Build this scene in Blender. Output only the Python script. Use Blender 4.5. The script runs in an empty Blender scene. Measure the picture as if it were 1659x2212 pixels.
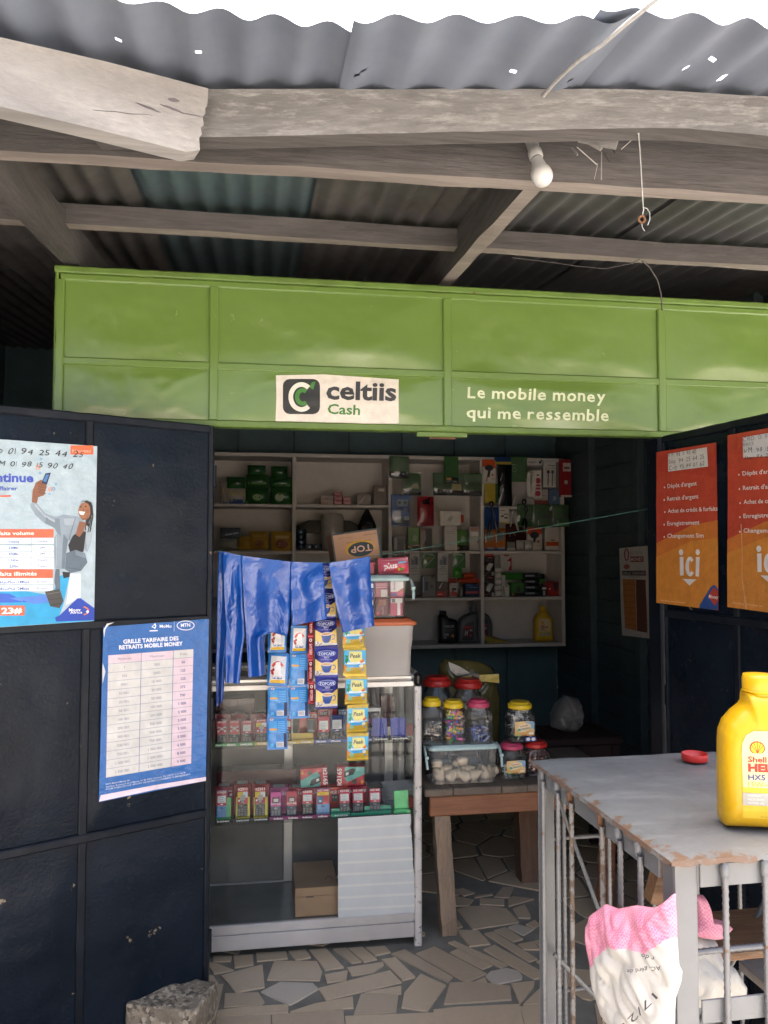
import bpy, bmesh, math, random
from mathutils import Vector, Matrix, noise
R = math.radians
S = bpy.context.scene
COL = S.collection
# ---------------------------------------------------------------- camera, sky, sun, exposure
F = 1725.0            # focal length in units of a 1659 px wide picture
YAW, PITCH = R(9.0), R(2.79)
CAMP = Vector((0, 0, 1.5))
cd = bpy.data.cameras.new('camera'); cam = bpy.data.objects.new('camera', cd); COL.objects.link(cam)
cd.sensor_fit = 'HORIZONTAL'; cd.sensor_width = 36; cd.lens = F / 1659 * 36
cd.clip_start = 0.02; cd.clip_end = 3000
cam.location = CAMP; cam.rotation_euler = (R(90) + PITCH, 0, -YAW)
S.camera = cam
SUN_EL, SUN_AZ = R(74), R(14)     # azimuth from +Y towards +X: the sun stands behind the shop
w = bpy.data.worlds.new('World'); S.world = w; w.use_nodes = True
nt = w.node_tree; bg = nt.nodes['Background']
sky = nt.nodes.new('ShaderNodeTexSky'); sky.sky_type = 'NISHITA'; sky.sun_disc = False
sky.sun_elevation = SUN_EL; sky.sun_rotation = SUN_AZ; sky.air_density = 1.0; sky.dust_density = 10.0; sky.ozone_density = 0.3
nt.links.new(sky.outputs[0], bg.inputs[0]); bg.inputs[1].default_value = 0.15
sl = bpy.data.lights.new('sun', 'SUN'); sun = bpy.data.objects.new('sun', sl); COL.objects.link(sun)
sl.energy = 2.9; sl.angle = R(0.6); sl.color = (1, 0.95, 0.87)
sd = Vector((math.sin(SUN_AZ) * math.cos(SUN_EL), math.cos(SUN_AZ) * math.cos(SUN_EL), math.sin(SUN_EL)))
sun.rotation_euler = sd.to_track_quat('Z', 'Y').to_euler(); sun.location = sd * 30
S.view_settings.view_transform = 'Standard'; S.view_settings.look = 'None'
S.view_settings.exposure = 2.55; S.view_settings.gamma = 1; S.view_settings.use_curve_mapping = False
S.render.engine = 'CYCLES'
S.cycles.max_bounces = 10; S.cycles.diffuse_bounces = 5; S.cycles.glossy_bounces = 4
S.cycles.transparent_max_bounces = 24; S.cycles.transmission_bounces = 6
S.cycles.use_denoising = True; S.cycles.sample_clamp_indirect = 6; S.cycles.caustics_reflective = False; S.cycles.caustics_refractive = False
# ---------------------------------------------------------------- helpers
FW = Vector((math.sin(YAW) * math.cos(PITCH), math.cos(YAW) * math.cos(PITCH), math.sin(PITCH)))
RT = Vector((math.cos(YAW), -math.sin(YAW), 0)); UP = RT.cross(FW)
def ray(px, py): return FW + RT * ((px - 829.5) / F) + UP * ((1106 - py) / F)
def onY(px, py, Y): r = ray(px, py); return CAMP + r * (Y / r.y)
def onZ(px, py, Z): r = ray(px, py); return CAMP + r * ((Z - 1.5) / r.z)
def onX(px, py, X): r = ray(px, py); return CAMP + r * (X / r.x)
def onP(px, py, p, n): r = ray(px, py); return CAMP + r * ((p - CAMP).dot(n) / r.dot(n))
def V(*a): return Vector(a)
def nz(p, s=1.0, seed=0.0): return noise.noise(Vector((p[0] * s + seed, p[1] * s + seed * 1.7, (p[2] if len(p) > 2 else 0) * s - seed)))
class MB:
    def __init__(s): s.v = []; s.f = []; s.m = []; s.sm = []
    def add(s, vs, fs, m, smooth=False):
        o = len(s.v); s.v += [tuple(v) for v in vs]
        for f in fs: s.f.append(tuple(i + o for i in f)); s.m.append(m); s.sm.append(smooth)
        return s
    def box(s, x0, x1, y0, y1, z0, z1, m, T=None, bev=0.0):
        if bev > 0:
            b = min(bev, (x1 - x0) / 2.01, (y1 - y0) / 2.01, (z1 - z0) / 2.01)
            X = ((x0, x0 + b), (x1, x1 - b)); Y = ((y0, y0 + b), (y1, y1 - b)); Z = ((z0, z0 + b), (z1, z1 - b))
            vs = []
            for i in (0, 1):
                for j in (0, 1):
                    for k in (0, 1):
                        vs += [(X[i][0], Y[j][1], Z[k][1]), (X[i][1], Y[j][0], Z[k][1]), (X[i][1], Y[j][1], Z[k][0])]
            I = lambda i, j, k, a: (i * 4 + j * 2 + k) * 3 + a
            fs = []
            for i in (0, 1):
                q = [I(i, 0, 0, 0), I(i, 1, 0, 0), I(i, 1, 1, 0), I(i, 0, 1, 0)]; fs.append(q if i else q[::-1])
                q = [I(0, i, 0, 1), I(1, i, 0, 1), I(1, i, 1, 1), I(0, i, 1, 1)]; fs.append(q[::-1] if i else q)
                q = [I(0, 0, i, 2), I(1, 0, i, 2), I(1, 1, i, 2), I(0, 1, i, 2)]; fs.append(q if i else q[::-1])
            for a in (0, 1):
                for b_ in (0, 1):
                    q = [I(a, b_, 0, 0), I(a, b_, 0, 1), I(a, b_, 1, 1), I(a, b_, 1, 0)]; fs.append(q if a == b_ else q[::-1])
                    q = [I(a, 0, b_, 0), I(a, 0, b_, 2), I(a, 1, b_, 2), I(a, 1, b_, 0)]; fs.append(q[::-1] if a == b_ else q)
                    q = [I(0, a, b_, 1), I(0, a, b_, 2), I(1, a, b_, 2), I(1, a, b_, 1)]; fs.append(q if a == b_ else q[::-1])
            for i in (0, 1):
                for j in (0, 1):
                    for k in (0, 1):
                        q = [I(i, j, k, 0), I(i, j, k, 1), I(i, j, k, 2)]; fs.append(q if (i + j + k) % 2 else q[::-1])
        else:
            vs = [(x, y, z) for x in (x0, x1) for y in (y0, y1) for z in (z0, z1)]
            fs = [(0, 1, 3, 2), (4, 6, 7, 5), (0, 4, 5, 1), (2, 3, 7, 6), (0, 2, 6, 4), (1, 5, 7, 3)]
        if T is not None: vs = [T @ Vector(v) for v in vs]
        return s.add(vs, fs, m)
    def bar(s, p, q, wd, ht, m, up=(0, 0, 1), bev=0.0):
        p = Vector(p); q = Vector(q); d = q - p; L = d.length; d.normalize(); u = Vector(up)
        sx = d.cross(u).normalized(); u = sx.cross(d)
        T = Matrix.Translation(p) @ Matrix((d, sx, u)).transposed().to_4x4()
        return s.box(0, L, -wd / 2, wd / 2, -ht / 2, ht / 2, m, T, bev)
    def tube(s, pts, r, m, n=8, cap=True):
        pts = [Vector(p) for p in pts]; rs = r if isinstance(r, (list, tuple)) else [r] * len(pts)
        vs = []; t0 = None; a = None
        for i, p in enumerate(pts):
            t = (pts[min(i + 1, len(pts) - 1)] - pts[max(i - 1, 0)]).normalized()
            if a is None: a = t.orthogonal().normalized()
            else: a = (a - t * a.dot(t)); a = a.normalized() if a.length > 1e-6 else t.orthogonal().normalized()
            b = t.cross(a)
            vs += [p + (a * math.cos(6.28319 * k / n) + b * math.sin(6.28319 * k / n)) * rs[i] for k in range(n)]
        fs = [(i * n + k, i * n + (k + 1) % n, (i + 1) * n + (k + 1) % n, (i + 1) * n + k) for i in range(len(pts) - 1) for k in range(n)]
        s.add(vs, fs, m, True)
        if cap: s.add(vs[:n], [tuple(range(n))[::-1]], m); s.add(vs[-n:], [tuple(range(n))], m)
        return s
    def loft(s, rings, m, cap=(True, True), smooth=True):
        n = len(rings[0]); vs = [v for r in rings for v in r]
        fs = [(i * n + k, i * n + (k + 1) % n, (i + 1) * n + (k + 1) % n, (i + 1) * n + k) for i in range(len(rings) - 1) for k in range(n)]
        s.add(vs, fs, m, smooth)
        if cap[0]: s.add(rings[0], [tuple(range(n))[::-1]], m)
        if cap[1]: s.add(rings[-1], [tuple(range(n))], m)
        return s
    def lathe(s, prof, m, n=20, o=(0, 0, 0), cap=(True, True)):
        o = Vector(o)
        return s.loft([[o + Vector((r * math.cos(6.28319 * k / n), r * math.sin(6.28319 * k / n), z)) for k in range(n)] for r, z in prof], m, cap)
    def grid(s, fn, nu, nv, m, smooth=True):
        vs = [fn(i / nu, j / nv) for j in range(nv + 1) for i in range(nu + 1)]
        fs = [(j * (nu + 1) + i, j * (nu + 1) + i + 1, (j + 1) * (nu + 1) + i + 1, (j + 1) * (nu + 1) + i) for j in range(nv) for i in range(nu)]
        return s.add(vs, fs, m, smooth)
    def prism(s, poly, z0, z1, m, T=None):      # polygon in XY, extruded in Z
        n = len(poly); a = sum(poly[i][0] * poly[(i + 1) % n][1] - poly[(i + 1) % n][0] * poly[i][1] for i in range(n))
        if a < 0: poly = poly[::-1]
        vs = [Vector((p[0], p[1], z0)) for p in poly] + [Vector((p[0], p[1], z1)) for p in poly]
        if T is not None: vs = [T @ v for v in vs]
        return s.add(vs, [tuple(range(n))[::-1], tuple(range(n, 2 * n))] + [(i, (i + 1) % n, (i + 1) % n + n, i + n) for i in range(n)], m)
    def mesh(s, name):
        me = bpy.data.meshes.new(name); me.from_pydata(s.v, [], s.f)
        keys = []
        for k in s.m:
            if k not in keys: keys.append(k)
        for k in keys: me.materials.append(mat(k))
        me.polygons.foreach_set('material_index', [keys.index(k) for k in s.m])
        me.polygons.foreach_set('use_smooth', s.sm); me.update()
        return me
    def build(s, name, parent=None, M_=None, kind=None):
        return link(name, s.mesh(name), parent, M_, kind)
def link(name, me, parent=None, M_=None, kind=None):
    o = bpy.data.objects.new(name, me); COL.objects.link(o)
    if parent is not None: o.parent = parent
    if M_ is not None: o.matrix_local = M_
    if kind: o['kind'] = kind
    return o
def tag(o, label, cat, group=None):
    o['label'] = label; o['category'] = cat
    if group: o['group'] = group
    return o
def thing(name, label, cat, loc=(0, 0, 0), rz=0.0, group=None):
    o = bpy.data.objects.new(name, None); COL.objects.link(o); o.empty_display_size = 0.05
    o.location = loc; o.rotation_euler = (0, 0, rz)
    return tag(o, label, cat, group)
def struct(name, mb): return mb.build(name, kind='structure')
def copy_tree(o, parent=None):
    c = o.copy(); COL.objects.link(c); c.parent = parent
    for ch in [x for x in bpy.data.objects if x.parent == o]: copy_tree(ch, c)
    return c
TR = Matrix.Translation
def RZ(a): return Matrix.Rotation(a, 4, 'Z')
def RX(a): return Matrix.Rotation(a, 4, 'X')
def RY(a): return Matrix.Rotation(a, 4, 'Y')
def frame(o, u, v):          # matrix with local x=u, local z=v, local -y towards the viewer side (u x v flipped)
    u = Vector(u).normalized(); v = Vector(v).normalized(); y = v.cross(u)
    return Matrix.Translation(o) @ Matrix((u, y, v)).transposed().to_4x4()
# ---------------------------------------------------------------- materials (all procedural)
MATS = {}
def srgb(h):
    c = [int(h[i:i + 2], 16) / 255 for i in (0, 2, 4)]
    return tuple(x / 12.92 if x <= 0.04045 else ((x + 0.055) / 1.055) ** 2.4 for x in c)
def newmat(k):
    m = bpy.data.materials.new(k); m.use_nodes = True; MATS[k] = m
    return m, m.node_tree, m.node_tree.nodes['Principled BSDF']
def nd(t, typ, **kw):
    n = t.nodes.new('ShaderNode' + typ)
    for k, v in kw.items(): setattr(n, k, v)
    return n
def ramp(t, src, stops):
    r = nd(t, 'ValToRGB'); e = r.color_ramp.elements
    while len(e) > 1: e.remove(e[-1])
    for i, (p, c) in enumerate(stops):
        x = e[0] if i == 0 else e.new(p)
        x.position = p; x.color = tuple(c) + (1,) if len(c) == 3 else c
    t.links.new(src, r.inputs[0]); return r.outputs[0]
def coords(t, scale=(1, 1, 1), obj=True):
    c = nd(t, 'TexCoord'); mp = nd(t, 'Mapping'); mp.inputs['Scale'].default_value = scale
    t.links.new(c.outputs['Object' if obj else 'Generated'], mp.inputs[0]); return mp.outputs[0]
def noi(t, vec, sc, det=4, rough=0.55):
    n = nd(t, 'TexNoise'); n.inputs['Scale'].default_value = sc; n.inputs['Detail'].default_value = det; n.inputs['Roughness'].default_value = rough
    t.links.new(vec, n.inputs['Vector']); return n.outputs[0]
def mixc(t, fac, a, b, mode='MIX'):
    n = nd(t, 'Mix', data_type='RGBA', blend_type=mode)
    for s_, v in ((0, fac), (6, a), (7, b)):
        if isinstance(v, (int, float)): n.inputs[s_].default_value = v
        elif isinstance(v, tuple): n.inputs[s_].default_value = tuple(v) + (1,) if len(v) == 3 else v
        else: t.links.new(v, n.inputs[s_])
    return n.outputs[2]
def bump(t, p, h, st=0.3, d=0.002):
    b = nd(t, 'Bump'); b.inputs['Strength'].default_value = st; b.inputs['Distance'].default_value = d
    t.links.new(h, b.inputs['Height']); t.links.new(b.outputs[0], p.inputs['Normal'])
def paint(k, c, rough=0.5, var=0.25, sc=6, chips=None, chipc=(0.2, 0.1, 0.05), bs=0.15, bd=0.001, bsc=60, metal=0, spec=0.5, dust=None, ds=0.25, chipsc=38):
    m, t, p = newmat(k); v = coords(t)
    a = tuple(x * (1 - var) for x in c); b = tuple(min(1, x * (1 + var * 0.8)) for x in c)
    col = ramp(t, noi(t, v, sc, 5), [(0.3, a), (0.7, b)])
    if dust:
        col = mixc(t, ramp(t, noi(t, v, sc * 0.7 + 1.3, 6, 0.7), [(0.42, (0, 0, 0)), (0.75, (ds, ds, ds))]), col, dust)
    if chips:
        f = ramp(t, noi(t, v, chipsc, 5, 0.65), [(chips, (0, 0, 0)), (chips + 0.02, (1, 1, 1))])
        col = mixc(t, f, col, chipc)
    t.links.new(col, p.inputs['Base Color'])
    rr = ramp(t, noi(t, v, 15, 4), [(0.3, (rough * 0.9,) * 3), (0.7, (min(1, rough * 1.1),) * 3)])
    t.links.new(rr, p.inputs['Roughness']); p.inputs['Metallic'].default_value = metal; p.inputs['Specular IOR Level'].default_value = spec
    bump(t, p, noi(t, v, bsc, 4), bs, bd); return m
def wood(k, ca, cb, axis='x', rough=0.8, sc=9, bs=0.5, worn=None):
    m, t, p = newmat(k)
    s = {'x': (0.08, 1, 1), 'y': (1, 0.08, 1), 'z': (1, 1, 0.08)}[axis]
    v = coords(t, s); g = noi(t, v, sc * 9, 6, 0.7); big = noi(t, v, sc * 1.2, 4)
    col = ramp(t, g, [(0.3, ca), (0.72, cb)])
    col = mixc(t, ramp(t, big, [(0.35, (0, 0, 0)), (0.7, (0.6, 0.6, 0.6))]), col, tuple(x * 0.55 for x in ca))
    if worn: col = mixc(t, ramp(t, noi(t, coords(t, tuple(0.12 if x < 1 else 1 for x in s)), 60, 7, 0.75), [(0.5, (0, 0, 0)), (0.66, (1, 1, 1))]), col, worn)
    t.links.new(col, p.inputs['Base Color']); p.inputs['Roughness'].default_value = rough
    bump(t, p, g, bs, 0.004); return m
def clear(k, tint=(1, 1, 1), fres=1.45, rough=0.0, haze=0.0, hazec=(0.8, 0.8, 0.8), fmul=1.0):
    m, t, p = newmat(k); t.nodes.remove(p); out = t.nodes['Material Output']
    tr = nd(t, 'BsdfTransparent'); tr.inputs[0].default_value = tint + (1,)
    gl = nd(t, 'BsdfGlossy'); gl.inputs['Roughness'].default_value = rough
    fr = nd(t, 'Fresnel'); fr.inputs[0].default_value = fres
    base = tr.outputs[0]
    if haze > 0:
        df = nd(t, 'BsdfDiffuse'); df.inputs[0].default_value = hazec + (1,)
        mx = nd(t, 'MixShader'); mx.inputs[0].default_value = haze
        t.links.new(base, mx.inputs[1]); t.links.new(df.outputs[0], mx.inputs[2]); base = mx.outputs[0]
    fm = nd(t, 'Math', operation='MULTIPLY'); fm.inputs[1].default_value = fmul; t.links.new(fr.outputs[0], fm.inputs[0])
    m2 = nd(t, 'MixShader'); t.links.new(fm.outputs[0], m2.inputs[0]); t.links.new(base, m2.inputs[1]); t.links.new(gl.outputs[0], m2.inputs[2])
    t.links.new(m2.outputs[0], out.inputs[0]); return m
def mat(k):
    """named material, or a printed colour given as '#rrggbb' (+'g' glossy film, +'c' card, +'f' foil)"""
    if k in MATS: return MATS[k]
    assert k[0] == '#', k
    c = srgb(k[1:7]); sfx = k[7:]
    m, t, p = newmat(k); v = coords(t)
    g = ramp(t, noi(t, v, 30, 4), [(0.3, tuple(x * 0.86 for x in c)), (0.7, tuple(min(1, x * 1.06) for x in c))])
    t.links.new(g, p.inputs['Base Color'])
    p.inputs['Roughness'].default_value = {'': 0.55, 'g': 0.20, 'c': 0.75, 'f': 0.22}[sfx]
    if sfx == 'f': p.inputs['Metallic'].default_value = 0.55
    if sfx in 'gf' and sfx: bump(t, p, noi(t, v, 45, 3), 0.5, 0.005)
    return m
wood('table_wood', (0.17, 0.085, 0.045), (0.34, 0.19, 0.10), 'x', 0.7, worn=(0.30, 0.20, 0.12), bs=0.4)
wood('table_red', (0.20, 0.075, 0.035), (0.36, 0.16, 0.08), 'x', 0.6, bs=0.4, worn=(0.30, 0.12, 0.055))
wood('table_top', (0.13, 0.10, 0.075), (0.22, 0.17, 0.13), 'y', 0.7)
wood('leg_wood', (0.22, 0.15, 0.10), (0.44, 0.33, 0.23), 'z', 0.85, worn=(0.17, 0.145, 0.125), bs=0.9)
wood('leg_dark', (0.16, 0.09, 0.06), (0.26, 0.16, 0.11), 'z', 0.8)
paint('black_plastic', (0.012, 0.012, 0.013), 0.35, 0.2, 20)
paint('case_floor', (0.20, 0.20, 0.185), 0.35, 0.2, 5, metal=0.3, dust=(0.3, 0.29, 0.27), ds=0.4)
paint('case_back', (0.13, 0.128, 0.122), 0.5, 0.15, 4, dust=(0.2, 0.19, 0.18), ds=0.4)
paint('green', (0.122, 0.204, 0.040), 0.25, 0.02, 1.2, bs=0.3, bd=0.0015, bsc=45, spec=0.9)
paint('green_dark', (0.112, 0.186, 0.037), 0.38, 0.2, 9, chips=0.66, chipsc=16, chipc=(0.10, 0.035, 0.015), bs=0.3)
paint('navy', (0.006, 0.0105, 0.018), 0.26, 0.3, 5, chips=0.675, chipsc=17, chipc=(0.24, 0.19, 0.13), bs=0.6, bd=0.002, bsc=110, dust=(0.04, 0.042, 0.046), ds=0.08, spec=0.13)
paint('navy_frame', (0.006, 0.009, 0.015), 0.36, 0.35, 8, chips=0.67, chipsc=22, chipc=(0.15, 0.11, 0.08), bs=0.4, bd=0.0015, bsc=50, dust=(0.08, 0.078, 0.075), ds=0.14, spec=0.18)
paint('teal', (0.075, 0.135, 0.150), 0.6, 0.25, 4, bs=0.2)
paint('teal_dark', (0.058, 0.086, 0.094), 0.6, 0.3, 4, bs=0.3)
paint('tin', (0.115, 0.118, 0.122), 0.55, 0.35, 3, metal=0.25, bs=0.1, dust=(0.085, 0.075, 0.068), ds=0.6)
paint('tin_front', (0.20, 0.232, 0.29), 0.5, 0.2, 3, metal=0.2, bs=0.1, dust=(0.20, 0.21, 0.24), ds=0.4)  # zinc tone, with the blue-grey glare haze put into the colour
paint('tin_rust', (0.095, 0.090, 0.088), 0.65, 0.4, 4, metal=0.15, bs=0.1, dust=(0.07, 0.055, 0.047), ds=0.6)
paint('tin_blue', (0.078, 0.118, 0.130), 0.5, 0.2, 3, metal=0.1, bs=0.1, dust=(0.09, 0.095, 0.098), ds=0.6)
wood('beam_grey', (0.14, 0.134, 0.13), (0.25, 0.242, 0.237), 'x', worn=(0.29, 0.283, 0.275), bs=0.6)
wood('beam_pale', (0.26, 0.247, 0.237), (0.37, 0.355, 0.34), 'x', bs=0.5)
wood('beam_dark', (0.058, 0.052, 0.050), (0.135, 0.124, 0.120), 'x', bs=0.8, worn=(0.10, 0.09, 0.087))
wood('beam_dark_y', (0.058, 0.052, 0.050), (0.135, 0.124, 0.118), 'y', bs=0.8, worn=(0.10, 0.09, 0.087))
wood('beam_edge', (0.22, 0.185, 0.165), (0.34, 0.30, 0.265), 'x', bs=0.3)  # on beam undersides, light bounced from the ground is put into the colour
paint('sand', (0.42, 0.40, 0.37), 0.95, 0.2, 2, bs=0.6, bd=0.02, bsc=9)
paint('mud', (0.10, 0.085, 0.07), 0.95, 0.4, 3, bs=0.8, bd=0.02, bsc=9)
paint('plaster_far', (0.45, 0.40, 0.33), 0.9, 0.2, 2)
paint('grout', (0.25, 0.23, 0.19), 0.8, 0.25, 9, bs=0.5, bd=0.004, bsc=40)
paint('tile', (0.66, 0.51, 0.345), 0.38, 0.13, 7, bs=0.12, dust=(0.36, 0.28, 0.19), ds=0.5)
paint('tile_pale', (0.66, 0.57, 0.46), 0.38, 0.12, 7, bs=0.12, dust=(0.40, 0.33, 0.25), ds=0.4)
paint('tile_dark', (0.57, 0.44, 0.305), 0.4, 0.15, 7, bs=0.12, dust=(0.32, 0.25, 0.17), ds=0.5)
paint('shelf_white', (0.60, 0.56, 0.52), 0.65, 0.10, 4, dust=(0.35, 0.31, 0.28), ds=0.35)
paint('alu', (0.62, 0.60, 0.58), 0.34, 0.10, 6, metal=0.45, chips=0.70, chipc=(0.30, 0.28, 0.26))
paint('alu_worn', (0.60, 0.57, 0.54), 0.5, 0.18, 9, metal=0.15, chips=0.60, chipc=(0.26, 0.24, 0.22))
paint('cage_grey', (0.17, 0.175, 0.18), 0.42, 0.16, 6, chips=0.72, chipc=(0.20, 0.10, 0.05), metal=0.1, bs=0.3)
m_, t_, p_ = newmat('cage_top'); v_ = coords(t_)
c_ = ramp(t_, noi(t_, v_, 5, 6, .65), [(.3, (.13, .133, .133)), (.7, (.19, .194, .192))])
c_ = mixc(t_, ramp(t_, noi(t_, coords(t_, (1, 3, 1)), 6, 7, .75), [(.5, (0, 0, 0)), (.72, (.55, .55, .55))]), c_, (.28, .276, .268))
c_ = mixc(t_, ramp(t_, noi(t_, coords(t_, (1.2, 5, 1)), 22, 8, .8), [(.615, (0, 0, 0)), (.66, (.85, .85, .85))]), c_, (.17, .10, .06))
c_ = mixc(t_, ramp(t_, noi(t_, coords(t_, (9, .7, 1)), 40, 3, .6), [(.70, (0, 0, 0)), (.73, (.6, .6, .6))]), c_, (.09, .088, .085))
sx_ = nd(t_, 'SeparateXYZ'); t_.links.new(coords(t_), sx_.inputs[0]); mn = nd(t_, 'Math', operation='MINIMUM'); t_.links.new(sx_.outputs[0], mn.inputs[0]); t_.links.new(sx_.outputs[1], mn.inputs[1])
ad = nd(t_, 'Math', operation='MULTIPLY_ADD'); ad.inputs[1].default_value = .16; ad.inputs[2].default_value = -.066; t_.links.new(noi(t_, v_, 34, 6, .7), ad.inputs[0]); a2 = nd(t_, 'Math', operation='ADD'); t_.links.new(mn.outputs[0], a2.inputs[0]); t_.links.new(ad.outputs[0], a2.inputs[1])
c_ = mixc(t_, ramp(t_, a2.outputs[0], [(.0, (.9, .9, .9)), (.012, (0, 0, 0))]), c_, (.15, .085, .05))
t_.links.new(c_, p_.inputs['Base Color']); t_.links.new(ramp(t_, noi(t_, v_, 9, 5, .7), [(.3, (.28,) * 3), (.7, (.55,) * 3)]), p_.inputs['Roughness']); bump(t_, p_, noi(t_, v_, 30, 6, .7), .35, .002)
paint('rebar', (0.17, 0.172, 0.178), 0.4, 0.25, 12, chips=0.66, chipc=(0.13, 0.085, 0.055), metal=0.3)
paint('rebar_rust', (0.12, 0.085, 0.06), 0.6, 0.4, 30, chips=0.5, chipc=(0.2, 0.19, 0.18), metal=0.2)
paint('rust', (0.16, 0.075, 0.035), 0.85, 0.4, 30)
clear('glass', (0.96, 0.975, 0.97), 1.42, 0.0, 0.006, (0.55, 0.56, 0.55), 0.42)
YS = 2.645
# ---------------------------------------------------------------- ground and crazy paving
g = MB(); g.box(-600, 600, -600, 600, -0.4, -0.03, 'sand'); struct('ground', g)
# shop room
XR_, XL_, YB = 2.27, -1.75, 5.86
def zroof(y): return 2.50 + 0.098 * (y - 1.765)
wl = MB(); wl.box(XL_ - 0.1, XR_ + 0.1, YB + 0.012, YB + 0.1, -0.03, 3.1, 'teal_dark'); bw = struct('back_wall', wl)
pb = MB(); pb.box(0, 0.395, 0, 0.012, 0.0, 2.95, 'teal', bev=0.004); pm = pb.mesh('panel')
x = XL_
while x < XR_ - 0.1:
    link('panel', pm, bw, TR((x + 0.003, YB - 0.001, 0.0))); x += 0.402
wl = MB(); wl.box(XR_ + 0.03, XR_ + 0.1, YS + 0.06, YB, -0.03, 3.1, 'teal_dark'); rw = struct('wall_right', wl)
pb = MB(); pb.box(0, 0.03, 0, YB - YS - 0.07, 0, 0.145, 'teal_dark', TR((0, 0, 0)) @ RY(R(-4)), bev=0.004); pm = pb.mesh('board')
for i in range(20): link('board', pm, rw, TR((XR_, YS + 0.065, 0.02 + i * 0.145)))
pb = MB(); pb.box(-0.05, 0.0, -0.03, 0.03, 0, 2.9, 'teal_dark', bev=0.004); pm = pb.mesh('post')
for y in (3.3, 4.45, 5.15): link('post', pm, rw, TR((XR_ - 0.001, y, 0)))
wl = MB(); wl.box(XL_ - 0.1, XL_, YS + 0.4, YB, -0.03, 3.1, 'teal_dark'); struct('wall_left', wl)
# storefront return walls beside the opening, hidden by the doors and the fascia
XL, XR = -0.139, 1.395
nw = MB(); nw.box(-4.2, -1.03, YS + 0.15, YS + 0.4, -0.03, 3.1, 'mud'); tag(nw.build('mud_wall'), 'dark rough mud plastered wall left of the green fascia', 'wall')
nw = MB(); nw.box(-4.5, -2.6, -3.0, YS + 0.1, -0.03, 3.0, 'mud'); tag(nw.build('left_shade_block'), 'unseen dark block added left of the shop to shade that side', 'blocker')  # unseen mass added to darken the left side and its reflections
nw = MB(); nw.box(-14, 22, -15.4, -15, -0.03, 2.4, 'plaster_far'); tag(nw.build('boundary_wall'), 'pale plastered boundary wall across the yard', 'wall')
jb = MB(); jb.box(XL - 0.9, XL - 0.045, YS + 0.03, YS + 0.06, 0.0, 1.90, 'teal_dark'); jb.box(XL - 0.045, XL - 0.005, YS - 0.01, YS + 0.07, -0.02, 1.90, 'navy_frame')
sf = thing('shop_front_frame', 'dark painted steel jambs and side walls framing the shop opening', 'door frame', (0, YS, 0))
def child(mb, name, parent):
    o = mb.build(name); o.parent = parent; o.matrix_parent_inverse = (Matrix.Translation(parent.location) @ parent.rotation_euler.to_matrix().to_4x4()).inverted(); return o
child(jb, 'jamb', sf)
jb = MB(); jb.box(XR + 0.045, XR + 0.85, YS + 0.03, YS + 0.06, 0.0, 1.90, 'teal_dark'); jb.box(XR + 0.005, XR + 0.045, YS - 0.01, YS + 0.07, -0.02, 1.90, 'navy_frame'); child(jb, 'jamb', sf)
# ---------------------------------------------------------------- roof
paint('knot', (0.10, 0.09, 0.10), 0.9, 0.3, 20)
rf = struct('roof', MB().box(-3.4, 4.0, 5.9, 5.95, 2.9, 2.96, 'tin'))
PIT, AMP = 0.0762, 0.0095
HOLES = [(252, 82), (260, 85), (426, 93), (433, 97), (609, 126), (620, 122), (776, 131), (783, 125), (1106, 124), (1115, 126), (1235, 153), (1246, 147), (1396, 141), (1403, 137), (1487, 145), (1538, 131), (1553, 149), (1557, 154), (1552, 160)]
HP = [onP(a_, b_, V(0, 1.765, 2.50), V(0, -0.098, 1).normalized()) for a_, b_ in HOLES]
def sheet(x0, x1, ye0, ye1, m, dz, seed, y1=5.95, pit=PIT, amp=AMP, fine=False, tilt=0.0):
    mb = MB(); n = max(8, int((x1 - x0) / pit * 9))
    rows = [k / 44 for k in range(45)] if fine else [0.0, 0.04, 0.12, 0.3, 0.6, 1.0]
    fn = []
    for j, rv in enumerate(rows):
        for i in range(n + 1):
            u = i / n; x = x0 + (x1 - x0) * u
            ye = ye0 + (ye1 - ye0) * u + (0.014 * nz((x * 3.1, seed, 0)) + 0.004 * nz((x * 25, seed, 0)) if fine else 0)
            y = ye + (y1 - ye) * rv
            z = zroof(y) + dz + amp * (1 + 0.35 * nz((x * 4, seed, 2))) * math.sin(6.28319 * (x / pit + 0.12 * nz((x * 3, seed, 9)))) + 0.012 * nz((x * 2, y * 1.5, 0))
            fn.append((x, y, z))
    fs = []
    for j in range(len(rows) - 1):
        for i in range(n):
            q = (j * (n + 1) + i, (j + 1) * (n + 1) + i, (j + 1) * (n + 1) + i + 1, j * (n + 1) + i + 1)
            if fine:
                c_ = sum((Vector(fn[k]) for k in q), Vector()) / 4
                if any(abs(c_.x - h.x) < 0.0058 and abs(c_.y - h.y) < 0.0032 for h in HP): continue
            fs.append(q)
    mb.add(fn, fs, m, True); return mb.build('sheet', rf)
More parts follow.
